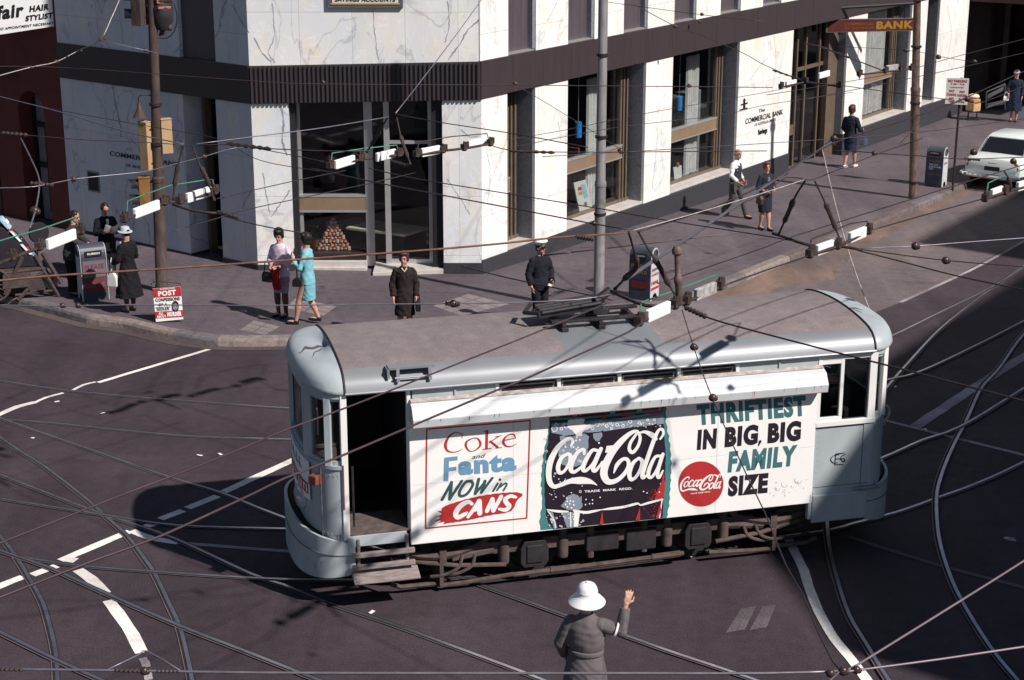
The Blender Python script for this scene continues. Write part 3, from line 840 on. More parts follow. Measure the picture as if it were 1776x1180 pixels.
mb = MB(); put_text(mb, "BANK", T_(L_ * 0.555, -hz * 0.86), T_(L_ * 0.975, -hz * 0.86), T_(L_ * 0.555, -hz * 0.16), 0.055)
mb.mat(1); put_text(mb, "COMMERCIAL", T_(L_ * 0.20, -hz * 0.50), T_(L_ * 0.53, -hz * 0.50), T_(L_ * 0.20, -hz * 0.24), 0.02); put_text(mb, "OF AUSTRALIA", T_(L_ * 0.20, -hz * 0.83), T_(L_ * 0.53, -hz * 0.83), T_(L_ * 0.20, -hz * 0.60), 0.02)
mb.build("lettering", [m_yel, M("sign_dull_orange", (0.20, 0.055, 0.02))], hs, fix=False)
mb = MB(FS); mb.tube([(-0.12, 0.06, 0.34), (L_ * 1.0, 0.06, 0.46)], 0.055); mb.tube([(-0.12, 0.06, 0.34), (-0.12, 0.06, -0.1)], 0.03)
for a in (0.35, L_ - 0.35): mb.tube([(a, 0.06, 0.38 + 0.08 * a / L_), (a, 0.06, 0.02)], 0.02)
mb.build("bracket", m_black, hs, smooth=True)
# ------------------------------------------------------------------ things in the bank's windows
dsk = thing("counter", "cream topped bank counter seen through the corner window", "counter", (-2.75, 38.1, 0.0))
mb = MB()
cq = [at_z(x, y, 0.60) for x, y in [(600, 398), (645, 386), (746, 398), (702, 411)]]
mb.add([(*p[:2], 0.60) for p in cq] + [(*p[:2], 0.65) for p in cq], [(3, 2, 1, 0), (4, 5, 6, 7), (0, 1, 5, 4), (1, 2, 6, 5), (2, 3, 7, 6), (3, 0, 4, 7)])
mb.build("counter_top", m_count, dsk)
cc = sum(cq) / 4
mb = MB(); mb.hexa([(*(cc + (p - cc) * 0.9)[:2], 0.0) for p in cq] + [(*(cc + (p - cc) * 0.9)[:2], 0.598) for p in cq]); mb.build("base", m_floor, dsk)
m_can = [M("can_orange", (0.45, 0.12, 0.03), rough=0.35), M("can_red", (0.35, 0.03, 0.03), rough=0.35), M("can_pale", (0.6, 0.5, 0.42), rough=0.35)]
py0 = thing("display_can", "top can of the pyramid of small tins in the corner shop window", "can", (0, 0, 0))
bpy.data.objects.remove(py0)
base = FR_C((1.62, -0.62, 0.32)); rr = 0.040; hh = 0.082
mbm = MB(); mbm.lathe([(0.034, 0), (0.038, 0.004), (0.038, hh - 0.004), (0.034, hh)], 10)
cans = []
nrow = 9
mb = MB(); mb.box(base[0] - 0.55, base[0] + 0.75, base[1] - 0.3, base[1] + 0.35, 0.02, 0.318); tag(mb.build("display_stand", m_floor), "low dark stand under the can pyramid in the corner window", "stand")
proto = [None, None, None]
tops = []
for r in range(nrow):
    for i in range(nrow - r):
        k = (i + 2 * r) % 3
        loc = (base[0] + (i - (nrow - r - 1) / 2) * 0.084, base[1] + 0.02 * (r % 2), base[2] + r * (hh + 0.001))
        if proto[k] is None:
            mbk = MB(Fr(loc, (1, 0, 0), (0, 1, 0))); mbk.mat(0).lathe([(0.034, 0), (0.039, 0.004), (0.039, hh - 0.006), (0.034, hh)], 10)
            mbk.mat(1).lathe([(0.0395, 0.03), (0.0395, 0.055)], 10)
            o = mbk.build("tin_can", [m_can[k], m_can[2]], smooth=True); proto[k] = o; o.location = loc
        else:
            o = proto[k].copy(); C.objects.link(o); o.location = loc
        tag(o, "small tin in the pyramid of tins in the corner shop window", "tin", "pyramid of tins")
# plant behind the corner glass
mb = MB()
pc = FR_C((1.22, -0.75, 0.3))
for i in range(90):
    a = random.uniform(0, 6.28); r = random.uniform(0.02, 0.22); z = random.uniform(0.25, 0.95)
    c = pc + np.array([r * math.cos(a), r * math.sin(a), z]); d = np.array([math.cos(a), math.sin(a), random.uniform(-.4, .7)]) * random.uniform(.08, .15); s = np.cross(d, [0, 0, 1.0]); s = s / np.linalg.norm(s) * 0.03
    mb.mat(0).add([c, c + d * .5 + s, c + d, c + d * .5 - s], [(0, 1, 2, 3)])
pl = thing("potted_plant", "dark leafy plant behind the left pane of the corner window", "plant", pc)
mb.build("leaf_cluster", M("plant_leaf", (0.03, 0.07, 0.025), rough=0.5, var=0.5, scale=8), pl, fix=False)
mb = MB(Fr(pc, (1, 0, 0), (0, 1, 0))); mb.lathe([(0.10, 0.02), (0.14, 0.24), (0.15, 0.25), (0.13, 0.25), (0.12, 0.2)], 14); mb.build("pot", M("terracotta", (0.30, 0.12, 0.07)), pl, smooth=True)
# notice boards standing in the side-street windows
m_poster = M("poster_paper", (0.72, 0.72, 0.68), rough=0.6, var=0.06)
m_posty = M("poster_yellow", (0.62, 0.33, 0.06)); m_postr = M("poster_red", (0.5, 0.07, 0.04)); m_postb = M("poster_blue", (0.35, 0.55, 0.68)); m_postn = M("poster_brown", (0.22, 0.12, 0.06))
def easel(px, label, art=True):
    fW = face(FR_R, -0.62)
    q = [fW(*p) for p in px]                        # bl br tr tl
    t = thing("display_board", label, "display board", (q[0] + q[1]) / 2)
    back = -RN * 0.03
    mb = MB(); mb.hexa([q[0] + back, q[1] + back, q[1], q[0], q[3] + back, q[2] + back, q[2], q[3]]); mb.build("board", m_poster, t)
    if art:
        def U(u, v): return (q[0] * (1 - u) + q[1] * u) * (1 - v) + (q[3] * (1 - u) + q[2] * u) * v + RN * 0.004
        mb = MB()
        mb.mat(0); put_poly(mb, [U(.22, .74), U(.50, .74), U(.50, .84), U(.22, .84)])
        mb.mat(1); put_poly(mb, [U(.20, .60), U(.50, .60), U(.50, .70), U(.20, .70)])
        mb.mat(2); put_poly(mb, [U(.55, .45), U(.88, .5), U(.86, .88), U(.5, .9)])
        mb.mat(3); put_poly(mb, [U(.45, .22), U(.62, .22), U(.66, .36), U(.45, .34)])
        mb.build("printing", [m_postr, m_posty, m_postb, m_postn], t, fix=False)
    else:
        mb = MB()
        c = (q[2] + q[3]) / 2
        mb.ell(c + np.array([0, 0, 0.05]), (0.06, 0.05, 0.07)); mb.build("figure_top", m_postn, t, smooth=True)
    mb = MB()
    for k in (0, 1):
        a = q[k] * 0.5 + q[3 - k] * 0.5 - RN * 0.04; b = q[k] - RN * 0.30
        mb.tube([a, (b[0], b[1], q[k][2])], 0.012, 5)
    mb.build("strut", m_bronze, t)
easel([(1007, 375), (1029, 366), (1016, 312), (995, 318)], "white leaning poster board in the window left of the steel pole")
easel([(1170, 312), (1183, 308), (1182, 287), (1168, 291)], "small white card with a dark top in the window behind the walking couple", False)
m_blue = M("blue_plastic", (0.03, 0.28, 0.75), rough=0.35)
for (x, y0, y1, yt, lab) in ((1003, 211, 239, 166, "blue hanging tube lamp in the window left of the steel pole"), (1178, 167, 192, 123, "blue hanging tube lamp in the window right of the steel pole")):
    fW = face(FR_R, -0.75)
    a, b, t_ = fW(x, y0), fW(x, y1), fW(x, yt)
    t = thing("pendant_lamp", lab, "lamp", (a[0], a[1], b[2]))
    mb = MB(); mb.lathe([(0.06, 0), (0.085, 0.01), (0.085, a[2] - b[2] - 0.01), (0.05, a[2] - b[2])], 12, (a[0], a[1], b[2])); mb.build("shade", m_blue, t, smooth=True)
    mb = MB(); mb.tube([(a[0], a[1], a[2]), (a[0], a[1], 3.9)], 0.008, 5); mb.build("cord", m_alu, t)
# curved cabinet seen in the second window
fW = face(FR_R, -1.15)
a, b = fW(1172, 243), fW(1228, 215)
mbx = MB(Fr((a[0], a[1], 0.0), RU, RN)); Lc = float((b - a) @ RU) + 0.5
mbx.prism([(0, 0.0), (0, 2.1), (0.06, 2.3), (0.25, 2.4), (Lc, 2.4), (Lc, 0)], 'xz', -0.8, 0.0)
tag(mbx.build("cabinet", M("steel_cabinet", (0.20, 0.22, 0.22), rough=0.4, var=0.2), bevel=0.03), "grey rounded cabinet inside the window right of the steel pole", "cabinet")
mbx = MB(Fr(tuple(fW(990, 283)), RU, RN)); mbx.rbox((0.2, 0, -0.1), (0.5, 0.5, 0.08)); mbx.rbox((0.0, 0, 0.15), (0.08, 0.5, 0.5), 0, -0.15)
for sx in (0.0, 0.4):
    for sy in (-0.2, 0.2): mbx.tube([(sx, sy, -0.1), (sx, sy, -0.6)], 0.02, 6)
tag(mbx.build("office_chair", M("brown_vinyl", (0.20, 0.07, 0.03), rough=0.5)), "brown office chair inside the window left of the steel pole", "chair")

# ================================================================== neighbours
m_brick = M("red_painted_wall", (0.115, 0.024, 0.016), rough=0.75, var=0.2, scale=2.5)
m_shopw = M("shop_cream_frame", (0.30, 0.27, 0.26), rough=0.6, var=0.15)
m_blind = M("window_blind", (0.22, 0.19, 0.21), rough=0.8, var=0.15)
m_brown = M("dark_brown_wall", (0.045, 0.022, 0.02), rough=0.7, var=0.3)
rb = thing("red_building", "narrow red painted building with arched window beside the bank", "building", FR_L((8.1, -1, 0.0)))
X0, X1 = 6.46, 9.1
mb = MB(FR_L)
mb.box(X0, 7.15, -0.6, -0.02, -0.6, 13); mb.box(8.15, X1, -0.6, -0.02, -0.6, 13)
arc = [(7.15 + 0.5 - 0.5 * math.cos(math.pi * k / 12), 2.75 + 0.5 * math.sin(math.pi * k / 12)) for k in range(13)]
mb.prism([(7.15, 13), (7.15, 2.75)] + arc[1:-1] + [(8.15, 2.75), (8.15, 13)], 'xz', -0.6, -0.02)
mb.build("wall", m_brick, rb)
mb = MB(FR_L); mb.box(7.15, 8.15, -0.55, -0.4, 2.3, 2.42); mb.box(7.62, 7.70, -0.55, -0.4, 0.2, 2.3); mb.box(7.15, 7.23, -0.55, -0.4, 0.0, 3.3); mb.box(8.07, 8.15, -0.55, -0.4, 0, 3.3); mb.box(7.15, 8.15, -0.55, -0.4, 1.3, 1.42)
w_ = mb.build("window", m_black, rb)
mb = MB(FR_L); mb.box(7.23, 8.07, -0.50, -0.48, -0.2, 3.35); mb.build("pane", m_blind, w_)
mb = MB(FR_L); mb.box(X0, X1, -8, -0.62, 12.9, 13.0); mb.box(X0, X1, -8, -7.9, -0.6, 12.9); mb.build("roof", m_brown, rb)
sb = thing("corner_shop", "dark shop front with cream frames at the left edge", "shop", FR_L((12.0, -1, 0.0)))
mb = MB(FR_L)
mb.box(9.12, 30, -0.6, 0.0, 3.55, 13); mb.box(9.12, 9.5, -0.6, 0.0, -0.6, 3.55); mb.box(9.5, 30, -0.6, 0.0, -0.6, 0.45)
mb.build("wall", m_brown, sb)
mb = MB(FR_L)
for a in (9.5, 10.9, 12.4, 14.0, 16.0): mb.box(a, a + 0.16, -0.5, 0.02, 0.45, 3.55)
mb.box(9.5, 30, -0.45, -0.02, 2.4, 2.52); mb.box(9.5, 30, 0.0, 0.06, 3.3, 3.9)
w_ = mb.build("shop_window", m_shopw, sb)
mb = MB(FR_L); mb.box(9.66, 30, -0.40, -0.38, 0.45, 3.3); mb.build("pane", M("dim_glass", (0.02, 0.02, 0.024), rough=0.15), w_)
f2 = face(FR_L, 0.07)
mb = MB(); put_text(mb, "SALON", f2(-40, 128), f2(24, 140), f2(-40, 110), 0.02); mb.build("lettering", m_letter, sb, fix=False)
mb = MB(FR_L); mb.box(9.12, 30, -8, -0.62, 12.9, 13); mb.build("roof", m_brown, sb)
# hair stylist's hanging sign, white, over the pavement
hp = on_plane(60, 30, FR_L((7.4, 0.9, 0)), np.array([0.15, -1, 0]))
nS = np.array([0.15, -1, 0]) / np.linalg.norm([0.15, -1, 0])
S_ = lambda x, y, o=0.0: on_plane(x, y, hp, nS) + nS * o
st = thing("hanging_sign", "white hair stylist sign hanging at the top left", "sign", S_(100, 30))
q = [S_(-60, 70), S_(101, 45), S_(101, -14), S_(-60, 8)]
mb = MB(); bk_ = -nS * 0.12; mb.hexa([q[0], q[1], q[1] + bk_, q[0] + bk_, q[3], q[2], q[2] + bk_, q[3] + bk_]); mb.build("board", M("sign_white", (0.80, 0.80, 0.79), rough=0.5, var=0.04), st, bevel=0.008)
mb = MB(); put_text(mb, "HAIR", S_(51, 21.5, .01), S_(85, 17, .01), S_(52, 10.5, .01), 0.05); put_text(mb, "STYLIST", S_(44, 37.5, .01), S_(91, 31.5, .01), S_(45, 27.5, .01), 0.045)
put_text(mb, "BY NO APPOINTMENT NECESSARY", S_(-14, 54.5, .01), S_(93, 42, .01), S_(-13.5, 50, .01), 0.02); put_text(mb, "Mayfair", S_(-60, 50, .01), S_(40, 36, .01), S_(-58, 18, .01), 0.04)
mb.build("lettering", m_letter, st, fix=False)
mb = MB(); a = S_(-20, 10); b = S_(88, -8)
for k in (a, b): mb.tube([k - nS * 0.06, k - nS * 0.06 + np.array([0, 0, 1.2])], 0.02, 6)
pA = S_(101, -14) - nS * 0.06; mb.tube([b - nS * 0.06 + np.array([0, 0, 0.9]), FR_L((6.6, -0.2, b[2] + 0.9))], 0.025, 6)
mb.build("bracket", m_black, st)
# dark building beyond the bank
db = thing("dark_building", "dark maroon shop building in shade beyond the bank at the upper right", "building", FR_R((34, -1, -0.5)))
mb = MB(FR_R)
mb.box(29.4, 33.0, -0.9, -0.3, -1.2, 12); mb.box(33.6, 60, -0.6, 0.0, 2.9, 12); mb.box(33.0, 33.6, -0.6, 0.05, -1.2, 12)
for a in (36.0, 38.6, 42): mb.box(a, a + 0.5, -0.6, 0.05, -1.2, 2.9)
mb.build("wall", M("maroon_brick", (0.040, 0.020, 0.022), rough=0.8, var=0.45, scale=3), db)
mb = MB(FR_R); mb.box(29.6, 60, -1.2, -1.0, -1.2, 3.0)
for a in (30.2, 31.5, 34.6, 37.2): mb.box(a, a + 0.08, -1.0, -0.7, -1.0, 2.8)
mb.build("shop_window", M("maroon_dim_glass", (0.016, 0.012, 0.016), rough=0.2), db)
mb = MB(FR_R); mb.box(29.4, 60, -8, 5.2, 3.4, 3.6); mb.box(29.4, 60, -8, -0.9, 12, 12.1); mb.box(29.4, 60, 5.1, 5.2, 3.1, 3.4); mb.build("shading_awning", m_brown, db)  # awning out of view, lengthened so its shadow covers the shop wall

# ------------------------------------------------------------------ buildings across the side street (outside the frame; they shade the crossing)
m_off = M("across_street_render", (0.20, 0.17, 0.15), rough=0.8, var=0.15)
m_offw = M("across_street_glass", (0.03, 0.035, 0.04), rough=0.2)
def across(name, label, s0, s1, h, cut=0.0, off=24.0):
    fr = Fr(BK + RN * off, RU, RN)
    t = thing(name, label, "building", fr(((s0 + s1) / 2, 4, -0.6)))
    mb = MB(fr)
    c = cut
    outline = [(s0 + c, 0), (s1, 0), (s1, 14), (s0, 14), (s0, c)] if c else [(s0, 0), (s1, 0), (s1, 14), (s0, 14)]
    mb.prism(outline, 'xy', -1.0, h); mb.build("wall", m_off, t)
    n = max(2, int((s1 - s0) / 2.6)); fl = int(h // 3.4)
    for i in range(n):
        for k in range(fl):
            x = s0 + c + (s1 - s0 - c) * (i + 0.5) / n
            w = MB(fr); w.box(x - 0.65, x + 0.65, -0.04, 0.02, 0.7 + k * 3.4, 2.6 + k * 3.4); w.build("window", m_offw, t)
    mb = MB(fr); mb.box(s0 + c, s1, -0.25, -0.002, h - 0.5, h - 0.2); mb.build("cornice", m_off, t)
OFF = 24.0
across("corner_building", "rendered corner building across the side street", -12.9, 8.8, 13.15, cut=4.1)
across("tall_building", "taller rendered building across the side street", 8.86, 42, 16.2)
# ================================================================== the tram
TO = np.array([1.065, 21.969, 0.0]); TA = math.radians(14.80)
FT = rotfr(TO, TA)
HWD, XS = 1.17, 3.52
tram = thing("tram", "pale blue-grey electric tram with a long painted soft drink advertisement along its side", "tram", TO, TA)
m_blue_p = M("tram_pale_blue", (0.365, 0.410, 0.430), rough=0.42, var=0.13, scale=2.2, stretch=(1, 1, 0.35))
m_white_p = M("tram_cream_white", (0.74, 0.74, 0.72), rough=0.45, var=0.05, scale=2)
m_cove = M("roof_cove_silver", (0.225, 0.238, 0.255), rough=0.42, metal=0.2, var=0.08, scale=1.2)
m_canvas = ground_mat("roof_canvas", (0.185, 0.155, 0.155), (0.215, 0.180, 0.175), big=0.08, fine=0.14, rough=0.9)
m_board = M("advert_board_white", (0.83, 0.82, 0.79), rough=0.45, var=0.04, scale=1.3)
m_hood = M("hood_white", (0.56, 0.59, 0.60), rough=0.45, var=0.05)
m_dirty = M("grimy_ledge", (0.40, 0.36, 0.33), rough=0.8, var=0.4, scale=10)
m_truck = M("truck_rust_dust", (0.085, 0.060, 0.055), rough=0.9, var=0.4, scale=7)
m_truckd = M("truck_oily_black", (0.022, 0.018, 0.020), rough=0.7, var=0.4, scale=7)
m_wood = M("weathered_step_wood", (0.23, 0.19, 0.18), rough=0.9, var=0.4, scale=6, stretch=(1, 6, 6))
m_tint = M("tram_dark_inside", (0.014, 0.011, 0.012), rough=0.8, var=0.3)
m_redstrip = M("rust_red_strip", (0.20, 0.06, 0.045), rough=0.6, var=0.3)
m_tglass = glass_mat("tram_glass", (0.55, 0.58, 0.60))
m_iron = M("dark_iron", (0.03, 0.026, 0.03), rough=0.6, metal=0.3, var=0.3, scale=8)
m_soot = M("soot_streak", (0.10, 0.09, 0.095), rough=0.8, var=0.4, scale=8)
def endcurve(sx, ex, w, phis, inset=0.0):
    """end outline: from the near side round the nose to the far side"""
    out = []
    for ph in phis:
        c, s = math.cos(ph), math.sin(ph)
        out.append((sx * (XS + (ex - inset) * (abs(c) ** 0.85)), (w - inset) * math.copysign(abs(s) ** 0.80, s)))
    return out
PH = np.linspace(-math.pi / 2, math.pi / 2, 33)
PROF = [(1.205, 2.862), (1.215, 2.885), (1.205, 2.91), (1.185, 2.965), (1.145, 3.025), (1.08, 3.08), (0.98, 3.122), (0.86, 3.15), (0.70, 3.175), (0.5, 3.198), (0.25, 3.215), (0.0, 3.222)]
# roof: cove and canvas on the straight part
full = [(-y, z) for y, z in PROF] + [(y, z) for y, z in PROF[-2::-1]]
nx = 60
XR = np.linspace(-XS, XS, nx)
mb = MB(FT)
V = [(x, y, z) for x in XR for y, z in full]; k = len(full)
o0 = len(mb.v); mb.v += [FT(p) for p in V]
for i in range(nx - 1):
    for j in range(k - 1):
        ym = abs((full[j][0] + full[j + 1][0]) / 2); xm = (XR[i] + XR[i + 1]) / 2
        bare = -0.62 < xm < 0.62 and full[j][0] < -0.05
        mb.f.append([i * k + j, i * k + j + 1, (i + 1) * k + j + 1, (i + 1) * k + j]); mb.mi.append(0 if (ym < 0.93 and not bare) else 1)
roof = mb.build("roof", [m_canvas, m_cove], tram, smooth=True)
for sx in (-1, 1):
    mb = MB(FT); rings = []
    for y, z in PROF:
        q = y / 1.205
        oc = endcurve(sx, 0.51, 1.205, PH)
        rise = 0.045 * (1 - ((z - 2.862) / 0.36))
        ring = []
        for (x, yy), ph in zip(oc, PH):
            xx = sx * XS + (x - sx * XS) * (q ** 0.9)
            ring.append((xx, yy * q, z + rise * math.cos(ph) * 1.2 - 0.10 * (1 - q) * math.cos(ph)))
        rings.append(ring)
    mb.loft(rings, closed=False)
    e = mb.build("roof_end", m_blue_p, tram, smooth='all')
    mb = MB(FT); mb.tube([(sx * XS, y * 1.004, z + 0.006) for y, z in full], 0.014, 6); mb.build("seam", m_iron, e, smooth=True)
    def dome(q, ph, lift=0.006):
        qs = [y / 1.205 for y, z in PROF][::-1]; z = float(np.interp(q, qs, [z for y, z in PROF][::-1]))
        (x, yy), = endcurve(sx, 0.51, 1.205, [ph])
        return (sx * XS + (x - sx * XS) * (q ** 0.9), yy * q, z + 0.045 * (1 - (z - 2.862) / 0.36) * math.cos(ph) * 1.2 - 0.10 * (1 - q) * math.cos(ph) + lift)
    mb = MB(FT)
    for ph0, w0, q1 in ((-0.10, 0.13, 0.80), (-0.55, 0.07, 0.62)) if sx < 0 else ((-0.9, 0.16, 0.45), (-0.3, 0.10, 0.5)):
        qq = np.linspace(0.10, q1, 12); 
        mb.add([dome(q, ph0 + k * w0 * math.sin(math.pi * (0.12 + 0.85 * i / 11)) * (0.25 / max(q, .2)) + .06 * math.sin(i * 1.1)) for i, q in enumerate(qq) for k in (-1, 0, 1)], [(3 * i + j, 3 * i + j + 1, 3 * i + j + 4, 3 * i + j + 3) for i in range(11) for j in (0, 1)])
    mb.build("soot_mark", m_soot, e, fix=False)
# gutter bead along the sides
mb = MB(FT)
for s_ in (-1, 1): mb.tube([(x, s_ * 1.222, 2.874) for x in np.linspace(-XS, XS, 12)], 0.018, 6)
mb.build("gutter", m_cove, roof, smooth=True)
mb = MB(FT)      # small rack bracket on the near cove
for x in (-2.86, -2.46): mb.hexa([(x - .02, -1.235, 2.98), (x + .02, -1.235, 2.98), (x + .02, -1.20, 2.98), (x - .02, -1.20, 2.98), (x - .02, -1.20, 3.15), (x + .02, -1.20, 3.15), (x + .02, -1.14, 3.15), (x - .02, -1.14, 3.15)])
mb.box(-2.97, -2.40, -1.20, -1.02, 3.13, 3.155); mb.tube([(-2.9, -1.22, 3.03), (-2.45, -1.22, 3.03)], 0.014, 6); mb.box(-2.99, -2.96, -1.20, -1.04, 3.02, 3.14)
mb.build("roof_bracket", m_cove, roof)
# --- body shell
mb = MB(FT); mb.box(-XS, XS, -1.10, 1.10, 0.90, 1.0)
for sx in (-1, 1):
    pr_ = endcurve(sx, 0.55, 1.10, PH); mb.prism(pr_ if sx < 0 else pr_, 'xy', 0.90, 0.998)
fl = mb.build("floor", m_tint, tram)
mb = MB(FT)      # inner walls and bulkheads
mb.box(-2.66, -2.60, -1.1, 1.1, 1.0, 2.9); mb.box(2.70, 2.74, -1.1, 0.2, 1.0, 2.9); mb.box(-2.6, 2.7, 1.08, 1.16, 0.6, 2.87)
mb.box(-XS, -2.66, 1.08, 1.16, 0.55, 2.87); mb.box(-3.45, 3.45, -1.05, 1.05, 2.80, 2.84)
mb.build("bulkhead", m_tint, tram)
mb = MB(FT)      # far side panels
mb.box(-XS, XS, 1.16, 1.17, 0.55, 1.95); mb.box(-XS, 2.72, 1.16, 1.17, 1.95, 2.87); mb.box(2.74, XS, 1.08, 1.16, 0.55, 1.95); mb.box(2.74, XS, 1.08, 1.17, 2.78, 2.87); mb.box(3.44, XS, 1.08, 1.17, 1.95, 2.78)
mb.build("far_side", m_blue_p, tram)
# near side: letterboard, louvres, right bay
mb = MB(FT)
mb.box(-XS, XS, -1.17, -1.12, 2.835, 2.865)
mb.box(-2.68, -1.62, -1.165, -1.12, 2.66, 2.835); mb.box(1.62, 2.74, -1.165, -1.12, 2.66, 2.835)
for x in (-2.14, 2.18): mb.box(x - .012, x + .012, -1.185, -1.165, 2.70, 2.835)
lb = mb.build("letterboard", m_blue_p, tram, bevel=0.004)
mb = MB(FT)
mb.mat(1).box(-1.62, 1.62, -1.10, -1.09, 2.66, 2.835)
for i in range(5): x = -1.60 + 0.80 * i; mb.mat(0).box(x - .022, x + .022, -1.175, -1.10, 2.66, 2.835)
for i in range(4): x = -1.58 + 0.80 * i; mb.mat(2).box(x + .02, x + 0.74, -1.13, -1.105, 2.665, 2.79); mb.mat(1).box(x + .05, x + 0.71, -1.135, -1.13, 2.69, 2.775)
mb.build("vent_louvre", [m_white_p, m_truckd, m_dirty], lb)
# hood above the advertisement
mb = MB(FT)
prof = [(-1.17, 2.715), (-1.215, 2.70), (-1.31, 2.66), (-1.395, 2.52), (-1.375, 2.412), (-1.35, 2.40), (-1.17, 2.44)]
mb.prism(prof, 'yz', -2.72, 2.79); hood = mb.build("advert_hood", m_hood, tram, bevel=0.008)
mb = MB(FT); mb.hexa([(-2.71, -1.24, 2.700), (2.78, -1.24, 2.700), (2.78, -1.17, 2.722), (-2.71, -1.17, 2.722), (-2.71, -1.24, 2.708), (2.78, -1.24, 2.708), (2.78, -1.17, 2.73), (-2.71, -1.17, 2.73)]); mb.build("ledge", m_dirty, hood)
mb = MB(FT); mb.box(-2.72, 2.79, -1.381, -1.3785, 2.413, 2.42); mb.build("lower_edge", m_redstrip, hood)
mb = MB(FT); mb.box(-2.73, 2.73, -1.19, -1.12, 0.795, 2.45); board = mb.build("advert_board", m_board, tram, bevel=0.006)
mb = MB(FT)
for x in (-1.4, 0.28, 1.35): mb.box(x - .003, x + .003, -1.1915, -1.19, 0.80, 2.3)
mb.box(-2.7, 2.7, -1.1915, -1.19, 1.60, 1.604); mb.build("sheet_joint", M("joint_grey", (0.55, 0.54, 0.52)), board)
# left doorway frame
mb = MB(FT)
mb.mat(0).box(-3.58, -3.50, -1.185, -1.08, 0.95, 2.865); mb.box(-2.75, -2.70, -1.16, -1.08, 1.0, 2.84)
mb.mat(1).box(-3.575, -3.555, -1.195, -1.184, 1.36, 1.95)
df = mb.build("door_post", [m_white_p, m_redstrip], tram, bevel=0.006)
mb = MB(FT); mb.mat(1).box(-3.50, -2.72, -1.16, -0.5, 0.985, 1.012); mb.mat(0).box(-3.52, -2.78, -1.175, -1.12, 0.84, 0.984); mb.build("door_sill", [m_blue_p, M("worn_floor_brown", (0.10, 0.075, 0.07), rough=0.9, var=0.4, scale=9)], tram, bevel=0.004)
mb = MB(FT); mb.tube([(-3.44, -1.13, 1.1), (-3.44, -1.13, 1.9)], 0.015, 6); mb.build("grab_rail", m_iron, df)
st_ = MB(FT); st_.box(-3.42, -3.38, -1.20, -1.15, 0.45, 0.95); st_.box(-2.80, -2.76, -1.20, -1.15, 0.45, 0.95)
for z, yy in ((0.76, -1.235), (0.605, -1.255)): st_.box(-3.50, -2.70, yy - 0.05, yy, z - 0.034, z + 0.034)
st_.hexa([(-3.50, -1.42, 0.425), (-2.66, -1.42, 0.425), (-2.66, -1.20, 0.455), (-3.50, -1.20, 0.455), (-3.50, -1.42, 0.455), (-2.66, -1.42, 0.455), (-2.66, -1.20, 0.53), (-3.50, -1.20, 0.53)])
st_.build("door_step", m_wood, tram, bevel=0.012)
# right platform bay
mb = MB(FT)
mb.mat(0).box(2.735, XS + 0.06, -1.17, -1.12, 0.55, 1.86)
mb.mat(1).box(2.735, XS + 0.07, -1.19, -1.11, 1.86, 1.93); mb.box(2.735, 2.79, -1.175, -1.10, 1.93, 2.84); mb.box(3.475, XS + 0.06, -1.18, -1.08, 1.93, 2.865); mb.box(2.79, 3.475, -1.17, -1.10, 2.775, 2.84)
for x0, x1 in ((3.06, 3.11),): mb.box(x0, x1, -1.168, -1.11, 1.985, 2.775)
mb.box(2.79, 3.11, -1.166, -1.11, 1.93, 1.985); mb.box(2.79, 3.11, -1.166, -1.11, 2.72, 2.775)
pb = mb.build("platform_side", [m_blue_p, m_white_p], tram, bevel=0.005)
mb = MB(FT); mb.box(2.79, 3.475, -1.145, -1.14, 1.93, 2.78); mb.build("pane", m_tglass, pb)
mb = MB(FT); mb.box(3.43, 3.436, -1.174, -1.17, 0.6, 1.86); mb.box(2.74, 3.55, -1.173, -1.17, 1.00, 1.006); mb.box(2.74, 3.43, -1.172, -1.17, 1.83, 1.845); mb.build("panel_seam", m_iron, pb)
mb = MB(FT); mb.box(-0.14 + 3.55, 0.14 + 3.55, -1.25, -1.17, 0.93, 0.955); mb.tube([(3.3, -1.22, 0.95), (3.62, -1.24, 0.96)], 0.015, 6); mb.build("foot_iron", m_cove, pb)
mb = MB(FT)      # monogram
def TP(x, z, y=-1.176): return FT((x, y, z))
nT = -FT.ay
def ms(pts, w=0.011): put_stroke(mb, [np.array(TP(*p)) for p in pts], w, nT, 0.02)
mb.fr = WORLD
cx, cz = 3.08, 1.385
ms([(cx + 0.02, cz + .06), (cx - .06, cz + .05), (cx - .10, cz), (cx - .06, cz - .05), (cx + .0, cz - .055)])
ms([(cx + .09, cz + .075), (cx - .03, cz + .075)]); ms([(cx - .03, cz + .075), (cx - .035, cz - .08)]); ms([(cx - .035, cz - .08), (cx + .085, cz - .085)]); ms([(cx - .03, cz), (cx + .05, cz)])
ms([(cx + .11, cz + .055), (cx + .08, cz + .045), (cx + .055, cz + .03), (cx + .05, cz - .01), (cx + .085, cz - .05), (cx + .11, cz - .04)])
ms([(cx + .05, cz - .005), (cx + .10, cz - .005), (cx + .10, cz - .04)])
mb.build("monogram", m_letter, pb, fix=False)
